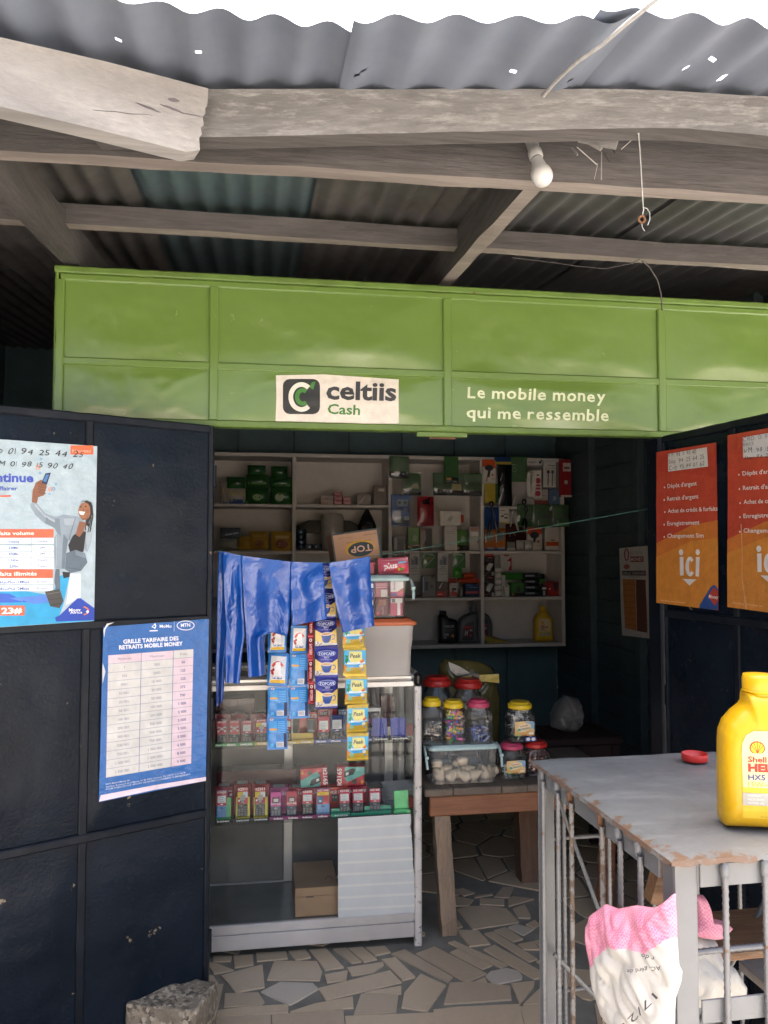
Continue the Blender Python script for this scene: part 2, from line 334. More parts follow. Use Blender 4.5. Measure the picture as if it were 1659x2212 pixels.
# rear row over the shop, then the front row: each sheet ends a little differently at the eave
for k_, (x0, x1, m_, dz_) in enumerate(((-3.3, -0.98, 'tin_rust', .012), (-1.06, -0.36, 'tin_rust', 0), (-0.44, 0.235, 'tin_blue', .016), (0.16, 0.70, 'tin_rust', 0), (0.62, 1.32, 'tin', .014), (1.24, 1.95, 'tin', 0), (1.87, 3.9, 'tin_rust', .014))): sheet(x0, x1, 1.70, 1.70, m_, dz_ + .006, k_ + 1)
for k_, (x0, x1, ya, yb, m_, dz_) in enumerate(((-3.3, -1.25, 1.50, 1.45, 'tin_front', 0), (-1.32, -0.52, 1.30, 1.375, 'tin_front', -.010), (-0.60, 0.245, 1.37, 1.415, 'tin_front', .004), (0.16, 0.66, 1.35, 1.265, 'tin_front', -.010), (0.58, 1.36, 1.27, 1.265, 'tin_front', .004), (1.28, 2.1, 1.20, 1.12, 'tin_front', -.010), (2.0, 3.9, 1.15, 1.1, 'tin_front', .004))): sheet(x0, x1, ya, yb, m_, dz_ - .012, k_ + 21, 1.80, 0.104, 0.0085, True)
# beams
def beam(name, label, p, q, wd, ht, m, seg=14, wob=0.006, seed=0, edge=None, cat='beam', ragged=0.0):
    """weathered timber: p,q = centre line ends; slightly uneven faces; edge = paler underside, bounced light put into its colour"""
    p = Vector(p); q = Vector(q); d = (q - p).normalized(); L = (q - p).length
    sx = d.cross(Vector((0, 0, 1))).normalized(); u = sx.cross(d)
    mb = MB(); rings = []
    for i in range(seg + 1):
        c = p + d * (L * i / seg)
        o = [(-1, -1), (1, -1), (1, 1), (-1, 1)]; ring = []
        for k, (a, b) in enumerate(o):
            e = wob * nz((i * 0.7, k * 3.3, seed)); e2 = wob * nz((i * 0.7, k * 3.3 + 9, seed))
            c2 = c + d * (ragged * nz((k * 2.1, seed, 5)) if i == seg else 0)
            ring.append(c2 + sx * (a * wd / 2 + e) + u * (b * ht / 2 + e2))
        rings.append(ring)
    o0 = (p + q) / 2
    vs = [v - o0 for r_ in rings for v in r_]
    fs = []; ms = []
    for i in range(seg):
        for k in range(4): mb.add([vs[i * 4 + k], vs[i * 4 + (k + 1) % 4], vs[(i + 1) * 4 + (k + 1) % 4], vs[(i + 1) * 4 + k]], [(0, 1, 2, 3)], (edge or m) if k == 0 else m, False)
    mb.add(vs[:4], [(3, 2, 1, 0)], m); mb.add(vs[-4:], [(0, 1, 2, 3)], m)
    return tag(mb.build(name, M_=TR(o0)), label, cat)
a, b = onZ(-260, 320, 2.36), onZ(2000, 450, 2.36)
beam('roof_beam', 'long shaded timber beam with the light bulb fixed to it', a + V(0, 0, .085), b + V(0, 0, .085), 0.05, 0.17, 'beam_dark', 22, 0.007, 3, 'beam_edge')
cl = lambda px, py, d: onP(px, py, CAMP + Vector((math.sin(YAW), math.cos(YAW), 0)) * d, Vector((math.sin(YAW), math.cos(YAW), 0)))
a, b = cl(200, 243, 1.61), cl(2000, 252, 1.61)
# the nearer weathered beam: bowed underside, shade put into its darker colour
mb = MB(); d_ = (b - a); L_ = d_.length; d_.normalize(); rings = []
for i in range(29):
    u = i / 28; c = a + d_ * (L_ * u); px = 200 + 1800 * u
    lo = cl(px, 297 - 20 * max(0, min(1, (px - 440) / 900)) + max(0, px - 1480) * 0.09 + 2 * nz((px * 0.02, 1, 0)), 1.61)
    hi = cl(px, 192 + max(0, px - 1380) * 0.06 + 3 * nz((px * 0.02, 5, 0)), 1.61)
    y = Vector((math.sin(YAW), math.cos(YAW), 0)) * 0.05
    rings.append([lo - a, lo + y - a, hi + y - a, hi - a])
for i in range(28):
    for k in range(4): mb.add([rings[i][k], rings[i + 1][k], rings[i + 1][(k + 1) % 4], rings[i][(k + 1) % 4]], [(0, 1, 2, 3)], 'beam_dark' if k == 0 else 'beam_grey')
mb.add(rings[0], [(0, 1, 2, 3)], 'beam_grey'); mb.add(rings[-1], [(3, 2, 1, 0)], 'beam_grey')
tag(mb.build('roof_beam', M_=TR(a)), 'weathered grey timber beam nearest the roof edge, bowed underneath', 'beam')
# short board with the sawn end, upper left
c2w = lambda x, z: Vector((x * math.cos(YAW) + z * math.sin(YAW), -x * math.sin(YAW) + z * math.cos(YAW), 0))
pA, pB = c2w(-0.67, 1.40), c2w(-0.38, 1.56); nrm = (pB - pA).cross(Vector((0, 0, 1))).normalized()
fq = lambda px, py: onP(px, py, CAMP.xy.to_3d() + pA, nrm)
mb = MB(); oo = fq(0, 150); rr_ = random.Random(5)
top = [(-250, 18), (0, 80), (230, 133), (450, 191)]; bot = [(-250, 170), (0, 230), (200, 277), (402, 328), (432, 324)]
endp = [(450, 191), (449, 215), (447, 229), (443, 233), (444, 245), (438, 252), (440, 270), (434, 276), (436, 290), (430, 297), (432, 324)]
poly = top + endp[1:] + bot[:-1][::-1]
vs = [fq(*p) - oo for p in poly]; th = -nrm * 0.045 if nrm.dot(FW) < 0 else nrm * 0.045
n_ = len(vs); mb.add(vs + [v + th for v in vs], [tuple(range(n_))[::-1], tuple(range(n_, 2 * n_))] + [(i, (i + 1) % n_, (i + 1) % n_ + n_, i + n_) for i in range(n_)], 'beam_pale')
bd_ = tag(mb.build('rafter_board', M_=TR(oo)), 'pale sawn timber board with a ragged cut end, upper left', 'board')
for (x0, y0, x1, y1, w_) in ((292, 222, 347, 243, 5), (345, 225, 400, 246, 5), (362, 214, 388, 219, 8), (390, 244, 438, 253, 2.2), (200, 238, 330, 250, 1.2)):
    mb = MB(); pts = []
    for t in range(9):
        u = t / 8; pts.append((x0 + (x1 - x0) * u, y0 + (y1 - y0) * u + 2 * nz((u * 4, x0, 0)), w_ * math.sin(math.pi * (0.06 + 0.9 * u)) * 0.5 + 0.3))
    vs = [fq(p[0], p[1] - p[2]) - oo - th * 0.02 for p in pts] + [fq(p[0], p[1] + p[2]) - oo - th * 0.02 for p in pts]
    mb.add(vs, [(i, i + 1, i + 10, i + 9) for i in range(8)], 'knot'); mb.build('crack', bd_)
YP = 2.50
pl, pr = onY(60, 470, YP), onY(1780, 561, YP)
zc = (pl.z + pr.z) / 2 ; 
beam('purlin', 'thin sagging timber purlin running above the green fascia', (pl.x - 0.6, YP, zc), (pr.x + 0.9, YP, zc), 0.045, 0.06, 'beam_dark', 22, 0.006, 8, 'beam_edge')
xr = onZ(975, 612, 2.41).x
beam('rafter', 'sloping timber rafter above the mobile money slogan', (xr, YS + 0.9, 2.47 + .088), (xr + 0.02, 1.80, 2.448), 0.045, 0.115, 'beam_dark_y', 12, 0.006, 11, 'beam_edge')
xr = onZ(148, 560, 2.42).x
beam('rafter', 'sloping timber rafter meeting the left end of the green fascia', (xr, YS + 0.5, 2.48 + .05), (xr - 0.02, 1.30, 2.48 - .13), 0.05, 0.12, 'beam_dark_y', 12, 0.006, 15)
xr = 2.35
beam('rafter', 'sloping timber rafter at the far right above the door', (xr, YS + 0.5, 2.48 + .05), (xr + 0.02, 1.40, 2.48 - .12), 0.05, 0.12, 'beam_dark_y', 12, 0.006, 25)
# ---------------------------------------------------------------- green fascia
fx = thing('shop_fascia', 'green painted sheet metal fascia above the shop opening', 'fascia', (onY(120, 800, YS).x, YS, 1.905))
X0 = fx.location.x
st = [onY(127, 800, YS).x - X0, onY(461, 850, YS).x - X0, onY(966, 850, YS).x - X0, onY(1429, 850, YS).x - X0, onY(1930, 850, YS).x - X0]
HF = 0.50; zr = 0.201
def dents(sd, big=0.006):
    def d(x, z, u, v):
        e = min(1, 5 * min(u, 1 - u, v, 1 - v))
        return (big * nz((x * 3.2, z * 3.2, 0), 1, sd) + 0.35 * big * nz((x * 9, z * 9, 0), 1, sd + 3) + 0.0016 * nz((x * 30, z * 30, 2), 1, sd)) * e - 0.004 * e
    return d
k = 0; FD = []
for i in range(4):
    for (z0, z1) in ((0.022, zr - 0.012), (zr + 0.012, HF - 0.03)):
        x0, x1 = st[i] + 0.008, st[i + 1] - 0.008; D = dents(k * 7.3 + 2, 0.010 if i > 1 else 0.007); k += 1; FD.append((D, x0, x1, z0, z1))
        mb = MB(); mb.grid(lambda u, v: Vector((x0 + (x1 - x0) * u, D(x0 + (x1 - x0) * u, z0 + (z1 - z0) * v, u, v), z0 + (z1 - z0) * v)), 44, 20, 'green')
        mb.build('panel', fx)
def strip(name, x0, x1, z0, z1, pr, parent, m, seed=0, dep=0.03):
    mb = MB(); n = max(2, int(max(x1 - x0, z1 - z0) / 0.03)); hor = (x1 - x0) > (z1 - z0)
    rings = []
    for i in range(n + 1):
        u = i / n; w1 = 0.0016 * nz((i * 0.5, seed, 0)); w2 = 0.0016 * nz((i * 0.5, seed, 7))
        if hor:
            x = x0 + (x1 - x0) * u; rings.append([V(x, -pr + 0.003, z0 + w1), V(x, -pr, z0 + 0.004 + w1), V(x, -pr, z1 - 0.004 + w2), V(x, -pr + 0.003, z1 + w2), V(x, dep, z1 + w2), V(x, dep, z0 + w1)])
        else:
            z = z0 + (z1 - z0) * u; rings.append([V(x0 + w1, -pr + 0.003, z), V(x0 + w1 + 0.004, -pr, z), V(x1 + w2 - 0.004, -pr, z), V(x1 + w2, -pr + 0.003, z), V(x1 + w2, dep, z), V(x0 + w1, dep, z)][::-1])
    mb.loft(rings, m, smooth=False); return mb.build(name, parent)
W_ = st[4]
strip('rail', -0.002, W_, 0.0, 0.022, 0.008, fx, 'green_dark', 1, 0.04)
strip('rail', 0.012, W_, zr - 0.014, zr + 0.011, 0.0085, fx, 'green', 2)
strip('rail', 0.012, W_, HF - 0.040, HF - 0.018, 0.007, fx, 'green', 3)
strip('rail', -0.006, W_, HF - 0.0175, HF + 0.004, 0.014, fx, 'green_dark', 4, 0.05)
for i, x in enumerate(st[:4]):
    w2 = 0.015
    strip('stile', x - w2, x + w2, 0.0225, HF - 0.0405, 0.0105 if i else 0.012, fx, 'green', 10 + i)
strip('stile', -0.004, 0.0055, -0.001, HF - 0.0005, 0.012, fx, 'green', 20, 0.05)
# latch plate under the fascia
q0, q1 = onY(899, 940, YS).x - X0, onY(1008, 940, YS).x - X0
mb = MB(); mb.box(q0, q1, -0.012, 0.004, -0.018, -0.0015, 'green_dark', bev=0.002); mb.box(q0 + .045, q1 - 0.04, -0.006, 0.002, -0.024, -0.0182, 'rust'); mb.build('latch_plate', fx)
# ---------------------------------------------------------------- doors
def panel_grid(x0, x1, z0, z1, sd, amp, m, seg=26):
    D = dents(sd, amp); mb = MB()
    mb.grid(lambda u, v: Vector((x0 + (x1 - x0) * u, D(x0 + (x1 - x0) * u, z0 + (z1 - z0) * v, u, v), z0 + (z1 - z0) * v)), seg, int(seg * 1.5), m)
    n = len(mb.v); mb.add([V(x0, 0.012, z0), V(x1, 0.012, z0), V(x1, 0.012, z1), V(x0, 0.012, z1)], [(3, 2, 1, 0)], m); return mb
def door(label, O, u, sds, hinge):
    """O = hinge foot; u = unit vector from hinge to the free edge; local x along u"""
    t = thing('shop_door', label, 'door', O); t.matrix_world = frame(O, u, (0, 0, 1))
    Wd, mid, zs = 0.745, 0.356, (0.0, 0.635, 1.24, 1.855)
    for i, (x0, x1) in enumerate(((0.014, mid - 0.012), (mid + 0.012, Wd - 0.014))):
        for j in range(3):
            panel_grid(x0 - 0.003, x1 + 0.003, zs[j] + 0.012, zs[j + 1] - 0.012, sds + i * 5 + j * 11, 0.007 if j < 2 else 0.010, 'navy').build('panel', t)
    for x, w_ in ((0.0, 0.016), (mid - 0.012, 0.024), (Wd - 0.016, 0.016)): strip('stile', x, x + w_, 0.0, 1.855, 0.008, t, 'navy_frame', x * 9, 0.018)
    hx = -0.006 if hinge else Wd + 0.006
    for z in (0.20, 0.92, 1.66): MB().tube([V(hx, 0.004, z), V(hx, 0.004, z + .07)], .0075, 'navy_frame', 12).build('hinge', t)
    for z in zs:
        z0 = min(max(0, z - 0.013), 1.855 - 0.024); strip('rail', 0.0165, Wd - 0.0165, z0 + 0.0005, z0 + 0.026, 0.0105, t, 'navy_frame', z * 5, 0.0175)
    return t
c2d = lambda x, z: Vector((x * math.cos(YAW) + z * math.sin(YAW), -x * math.sin(YAW) + z * math.cos(YAW), 0))
uL = c2d(-.805, -.593).normalized(); uR = c2d(.286, -.958).normalized()
HL = Vector((XL - 0.004, YS - 0.035, 0.045)); HR = Vector((XR + 0.012, YS - 0.035, 0.045))
# the left door is seen from its inner face: local x runs from the free edge to the hinge
dl = door('dark blue black steel door with the price list poster, swung open left', HL + uL * 0.745, -uL, 3.0, False)
dr = door('dark blue black steel door with orange posters, swung open right', HR, uR, 41.0, True)
# ---------------------------------------------------------------- grey cage table
near = onZ(1457, 1850, 1.07); far = onZ(1161, 1640, 1.07); fr2 = onZ(1659, 1825, 1.07)
vdir = (far - near); DEP = vdir.length; vdir.normalize(); udir = Vector((vdir.y, -vdir.x, 0)); WID = 0.82
cg = thing('cage_table', 'grey painted steel cage table with vertical rebar bars', 'table', V(near.x, near.y, -0.03)); 
cg.matrix_world = Matrix.Translation(V(near.x, near.y, -0.03)) @ Matrix((udir, vdir, Vector((0, 0, 1)))).transposed().to_4x4()
H = 1.10
mb = MB()
rnd = random.Random(2)
mb.grid(lambda u, v: V(-0.012 + (WID + 0.02) * u, -0.012 + (DEP + 0.024) * v, H + 0.003 * nz((u * 5, v * 4, 0), 1, 3) + 0.0014 * nz((u * 17, v * 17, 0)) - (0.005 if u in (0, 1) or v in (0, 1) else 0)), 40, 28, 'cage_top')
n_ = len(mb.v)
mb.grid(lambda u, v: V(-0.012 + (WID + 0.02) * u, -0.012 + (DEP + 0.024) * v, H - 0.008), 1, 1, 'cage_top'); mb.f[-1] = mb.f[-1][::-1]
mb.build('table_top', cg)
rnd = random.Random(9)
for (e0, e1) in (((-0.014, -0.012), (-0.014, DEP + 0.01)), ((-0.012, -0.014), (WID, -0.014))):
    mb = MB(); N = 60; vs = []                 # the folded, torn lip of the top sheet
    for i in range(N + 1):
        u = i / N; x = e0[0] + (e1[0] - e0[0]) * u; y = e0[1] + (e1[1] - e0[1]) * u; dz = rnd.uniform(0.006, 0.010) + 0.004 * abs(nz((i * 0.4, 3, 0)))
        vs += [V(x, y, H - 0.001), V(x - 0.0015, y - 0.0015, H - dz)]
    mb.add(vs, [(2 * i, 2 * i + 1, 2 * i + 3, 2 * i + 2) for i in range(N)], 'cage_top'); mb.build('folded_lip', cg)
def lpost(x, y, sx, sy):
    mb = MB(); b_ = 0.034
    mb.box(min(0, sx * b_), max(0, sx * b_), min(0, sy * .004), max(0, sy * .004), 0, H - 0.010, 'cage_grey', TR((x, y, 0)), 0.0008)
    mb.box(min(0, sx * .004), max(0, sx * .004), min(sy * .0042, sy * b_), max(sy * .0042, sy * b_), 0, H - 0.010, 'cage_grey', TR((x, y, 0)), 0.0008)
    mb.build('post', cg)
lpost(0, 0, 1, 1); lpost(0, DEP, 1, -1); lpost(WID, 0, -1, 1); lpost(WID, DEP, -1, -1)
def rail(p, q, ht=0.032):
    MB().bar(p, q, 0.004, ht, 'cage_grey', bev=0.0008).build('rail', cg)
zt = H - 0.028
for z in (zt, 0.885, 0.25):
    rail((0.036, -0.0025, z), (WID - 0.036, -0.0025, z)); 
    if z != 0.885: rail((0.036, DEP + .0025, z), (WID - 0.036, DEP + .0025, z)); rail((WID + .0025, 0.036, z), (WID + .0025, DEP - 0.036, z))
rail((-.0025, 0.036, zt), (-.0025, DEP - 0.036, zt)); rail((-.0025, 0.036, 0.25), (-.0025, DEP - 0.036, 0.25))
def rebar_mesh(L, m, r=0.0044):
    mb = MB(); n = 8; step = 0.0035; k = int(L / step); pts = []; rs = []
    for i in range(k + 1):
        pts.append((0, 0, i * L / k)); rs.append(r * (1.16 if i % 3 == 0 else 0.96))
    vs = []
    for i, p in enumerate(pts):
        for j in range(n):
            a = 6.28319 * j / n; tw = 0.0022 * math.sin(a)   # tilted ribs
            vs.append((math.cos(a) * rs[i], math.sin(a) * rs[i], p[2] + tw))
    mb.add(vs, [(i * n + j, i * n + (j + 1) % n, (i + 1) * n + (j + 1) % n, (i + 1) * n + j) for i in range(k) for j in range(n)], m, True)
    return mb.mesh('bar')
RB = rebar_mesh(1.062, 'rebar'); RR = rebar_mesh(1.062, 'rebar_rust'); RS = rebar_mesh(0.775, 'rebar')
CI = cg.matrix_world.inverted()
def along(px, n0):   # where a picture column meets the left (n0='v') or front face
    p = onP(px, 1800, Vector(near), udir if n0 == 'v' else vdir); l = CI @ p; return l.y if n0 == 'v' else l.x
def weld(x, y, z, m='cage_grey'):
    mb = MB(); rr = random.Random(int(x * 1000 + y * 777)); prof = [(0.002, -0.016), (0.0055, -0.010), (0.0062, -.002), (0.0058, 0.008), (0.002, 0.013)]
    mb.lathe([(r_ * rr.uniform(0.8, 1.2), z_) for r_, z_ in prof], m, 8, (x, y, z)); mb.build('weld', cg)
for px, m_ in ((1182, RB), (1214, RB), (1243, RR), (1309, RR), (1348, RB), (1391, RB)):
    y = along(px, 'v'); link('bar', m_, cg, TR((-0.0105, y, 0.012)) @ RX(R(0.4))); weld(-0.0095, y, H - 0.02, 'cage_grey' if m_ is RB else 'rust')
for px in (1555, 1641, 1724, 1800, 1880):
    xx = along(px, 'u'); link('bar', RB, cg, TR((xx, -0.0105, 0.012))); weld(xx, -0.0095, H - 0.02)
for i in range(8): link('bar', RB, cg, TR((0.06 + i * 0.1, DEP + 0.0105, 0.012)))
for i in range(5): link('bar', RB, cg, TR((WID + 0.0105, 0.06 + i * 0.1, 0.012)))
for z in (0.93, 0.62, 0.45): link('bar', RS, cg, TR((WID - 0.02, DEP + 0.019, z)) @ RY(R(-90)))
link('bar', RS, cg, TR((WID - 0.01, 0.03, 0.95)) @ RY(R(-90)))
mb = MB(); mb.tube([(0.03, DEP - 0.02, 1.04), (0.20, DEP * .4, 0.35)], 0.004, 'cage_grey'); mb.build('brace', cg)
mb = MB(); mb.tube([(0.02, DEP - 0.03, 0.72), (0.42, DEP - 0.03, 0.30)], 0.0045, 'cage_grey'); mb.build('brace', cg)
mb = MB(); mb.tube([(0.03, DEP * .3, 0.62), (0.50, DEP * .7, 1.0)], 0.0045, 'cage_grey'); mb.build('brace', cg)
mb = MB(); mb.box(0.16, WID - 0.03, DEP * .35, DEP * .62, 0.845, 0.862, 'table_wood', bev=.003); mb.build('inner_plank', cg); mb = MB(); mb.box(0.20, WID - 0.03, DEP * .12, DEP * .30, 0.845, 0.862, 'beam_edge', bev=.003); mb.build('inner_plank', cg)
mb = MB(); mb.bar((0.18, DEP * .75, 0.856), (0.24, DEP * .72, 1.075), 0.025, 0.03, 'table_wood', (0, 1, 0)); mb.build('wooden_strut', cg)
mb = MB(); mb.bar((0.22, DEP * .55, 1.06), (0.70, DEP * .5, 1.0), 0.025, 0.03, 'table_wood'); mb.build('wooden_strut', cg)
# ---------------------------------------------------------------- wooden table inside
TZ = 0.56
fo = onZ(972, 2022, 0.0); TY = fo.y - 0.03
tl = onY(917, 1706, TY); trr = onY(1200, 1700, TY)
tb = thing('wooden_table', 'low rough wooden table with a reddish apron holding candy jars', 'table', (tl.x, TY, 0))
TW = trr.x - tl.x + 0.12; TD = 0.56; TZ = tl.z
rnd = random.Random(4); x = 0
for wv in (0.115, 0.195, 0.105, 0.12, 0.11, 0.2):
    if x > TW: break
    MB().box(x + 0.001, x + wv - 0.001, rnd.uniform(-0.004, 0.004), TD, TZ - 0.03, TZ - rnd.uniform(0, 0.003), 'table_top', bev=0.004).build('plank', tb); x += wv
TW = x
ap = onY(930, 1728, TY); ax = ap.x - tl.x
MB().box(ax, TW - 0.02, 0.012, 0.040, TZ - 0.109, TZ - 0.032, 'table_red', bev=0.004).build('apron', tb)
MB().box(ax, TW - 0.02, TD - 0.04, TD - 0.015, TZ - 0.095, TZ - 0.032, 'leg_dark', bev=0.004).build('apron', tb)
def leg(name, x, y, x2, y2, m, w_=0.062, ztop=TZ - 0.110):
    mb = MB(); rings = []
    for i in range(13):
        u = i / 12; z = ztop * u; c = V(x + (x2 - x) * u, y + (y2 - y) * u, z); h = w_ / 2
        rings.append([c + V(a * h + 0.005 * nz((i * .6, a, b)), b * h + 0.005 * nz((i * .6, a, b + 5)), 0.008 * nz((a * 3, b * 3, 1)) if i == 0 else 0) for a, b in ((-1, -1), (1, -1), (1, 1), (-1, 1))])
    mb.loft(rings, m, smooth=False); return mb.build(name, tb)
fx_ = onZ(972, 2022, 0).x - tl.x
leg('leg', fx_, 0.06, ax + 0.05, 0.045, 'leg_wood')
leg('leg', TW - 0.09, 0.06, TW - 0.07, 0.045, 'table_red', 0.05)
bl = onZ(1128, 1931, 0.0)
leg('leg', ax + 0.01, TD - 0.03, ax + 0.02, TD - 0.05, 'leg_dark', 0.05, TZ - 0.096); leg('leg', TW - 0.26, TD - 0.06, TW - 0.27, TD - 0.05, 'leg_dark', 0.085, TZ - 0.096)
# ---------------------------------------------------------------- glass display case
CY = onZ(908, 2044, 0).y; CX1 = onY(912, 1750, CY).x; CX0 = -0.36; CD = 0.40; CH = onY(800, 1456, CY).z
cs = thing('display_case', 'aluminium framed glass display case full of boxed phones', 'display case', (CX0, CY, 0))
CW = CX1 - CX0
Z1, Z2, ZB = onY(466, 1619, CY).z, onY(466, 1786, CY).z, 0.150
PW = 0.030
for x, y in ((0, 0), (CW - PW, 0), (0, CD - PW), (CW - PW, CD - PW)):
    mb = MB(); h = PW / 2; n = 12; rings = []
    for z in (0.0, 0.3, 0.6, CH - 0.052):
        rings.append([V(x + h + h * (abs(math.cos(a)) ** 0.5) * (1 if math.cos(a) > 0 else -1), y + h + h * (abs(math.sin(a)) ** 0.5) * (1 if math.sin(a) > 0 else -1), z) for a in [6.28319 * k / n + 0.26 for k in range(n)]])
    mb.loft(rings, 'alu_worn'); mb.build('post', cs)
def crail(x0, x1, y0, y1, z0, z1, m='alu', bev=0.004, name='rail'): return MB().box(x0, x1, y0, y1, z0, z1, m, bev=bev).build(name, cs)
crail(PW + .001, CW - PW - .001, -0.002, 0.03, CH - 0.031, CH, bev=0.011); crail(PW + .001, CW - PW - .001, CD - 0.03, CD, CH - 0.031, CH, bev=0.011)
crail(0, PW, PW + .001, CD - PW - .001, CH - 0.031, CH, bev=0.011); crail(CW - PW, CW, PW + .001, CD - PW - .001, CH - 0.031, CH, bev=0.011)
crail(PW + .001, CW - PW - .001, 0.004, 0.026, CH - 0.052, CH - 0.0315, 'alu', 0.002)
for x in (0, CW - PW):
    for y in (0, CD - PW): MB().box(x - .001, x + PW + .001, y - .003, y + PW + .001, CH - 0.0515, CH + .001, 'black_plastic', bev=0.012).build('corner_cap', cs)
crail(PW + .001, CW - PW - .001, -0.001, 0.022, 0.036, 0.090, 'alu', 0.002); crail(PW + .001, CW - PW - .001, 0.003, 0.022, 0.0905, 0.125, 'alu', 0.003)
crail(PW + .001, CW - PW - .001, CD - 0.022, CD, 0.036, 0.125, 'alu', 0.003)
for x in (0.002, CW - PW + .004): crail(x, x + 0.022, PW + .001, CD - PW - .001, 0.036, 0.125, 'alu', 0.003)
MB().box(0.024, CW - 0.024, 0.024, CD - 0.024, 0.112, 0.122, 'case_floor').build('bottom', cs)
crail(PW, PW + 0.04, CD - 0.027, CD - 0.01, 0.126, CH - 0.032, 'alu', 0.002); 
mb = MB(); mb.box(PW, CW - PW, CD - 0.009, CD - 0.003, 0.126, CH - 0.032, 'case_back'); mb.build('back_panel', cs)
for fxx in (0.50, 0.93): crail(CW * fxx - 0.018, CW * fxx + 0.018, CD - 0.03, CD - 0.0095, 0.126, CH - 0.032, 'alu', 0.002, 'back_stile')
for fxx in (): crail(CW * fxx + .05, CW * fxx + 0.053, 0.20, 0.204, 0.126, CH - 0.04, 'alu', 0.001, 'support_rod')
def pane(x0, x1, y0, y1, z0, z1, name='glass_pane'): MB().box(x0, x1, y0, y1, z0, z1, 'glass').build(name, cs)
pane(PW - .003, CW - PW + .003, 0.010, 0.014, 0.126, CH - 0.053)
for x in (0.013, CW - 0.017): pane(x, x + 0.004, PW, CD - PW, 0.126, CH - 0.053)
pane(PW, CW - PW, 0.031, CD - 0.031, CH - 0.012, CH - 0.006, 'glass_top')
for z in (Z1, Z2): pane(PW + .002, CW - PW - .002, 0.018, CD - 0.032, z - 0.005, z, 'glass_shelf')
# ---------------------------------------------------------------- white wall shelves
YF = 5.46; SD = 0.30
sx = lambda px: onY(px, 1190, YF).x
sz = lambda py: onY(1050, py, YF).z
sh = thing('wall_shelves', 'white painted wooden wall shelves stocked with phone accessories', 'shelves', (sx(380), YF, sz(1391)))
SX0, SZ0 = sh.location.x, sh.location.z
SW = sx(1220) - SX0; SH = sz(987) - SZ0; T_ = 0.026
xs = [0, sx(635) - SX0, sx(843) - SX0, sx(1042) - SX0, SW]
def sb(x0, x1, z0, z1, name, y0=0, y1=SD, m='shelf_white'): return MB().box(x0, x1, y0, y1, z0, z1, m, bev=0.003).build(name, sh)
zsh = [0, sz(1290) - SZ0, sz(1190) - SZ0, sz(1093) - SZ0, SH]
sb(0, SW, -T_, 0, 'bottom_board'); sb(0, SW, SH - T_, SH, 'top_board')
for i, x in enumerate(xs): sb(x - (0 if i == 0 else T_ / 2 if i < 4 else T_), x + (T_ if i == 0 else T_ / 2 if i < 4 else 0), .0005, SH - T_ - .0005, 'upright')
for i in range(4):
    for j in (1, 2, 3):
        if i == 2 and j == 3: continue
        x0 = xs[i] + (T_ if i == 0 else T_ / 2) + .0005; x1 = xs[i + 1] - (T_ if i == 3 else T_ / 2) - .0005
        sb(x0, x1, zsh[j] - T_ * .8, zsh[j], 'shelf_board', 0.002)
sb(0, SW, -T_, SH, 'back_board', SD + .001, SD + 0.012)
SHX = lambda px: sx(px)
# ---------------------------------------------------------------- flat print: lettering and shapes laid on a surface
from mathutils.geometry import tessellate_polygon
TXT = {}
def glyphs(s, bold=0.0, shear=0.0):
    k = (s, bold, shear)
    if k not in TXT:
        cu = bpy.data.curves.new('lettering', 'FONT'); cu.body = s; cu.size = 1; cu.offset = bold; cu.shear = shear; cu.resolution_u = 2
        ob = bpy.data.objects.new('lettering', cu); COL.objects.link(ob)
        bpy.context.view_layer.update()
        me = bpy.data.meshes.new_from_object(ob.evaluated_get(bpy.context.evaluated_depsgraph_get()))
        vs = [(v.co.x, v.co.y) for v in me.vertices]; fs = [tuple(p.vertices) for p in me.polygons]
        bpy.data.objects.remove(ob); bpy.data.curves.remove(cu); bpy.data.meshes.remove(me)
        x0 = min([v[0] for v in vs], default=0); x1 = max([v[0] for v in vs], default=1)
        TXT[k] = ([((v[0] - x0), v[1]) for v in vs], fs, max(1e-6, x1 - x0))
    return TXT[k]
CAPH = 0.73
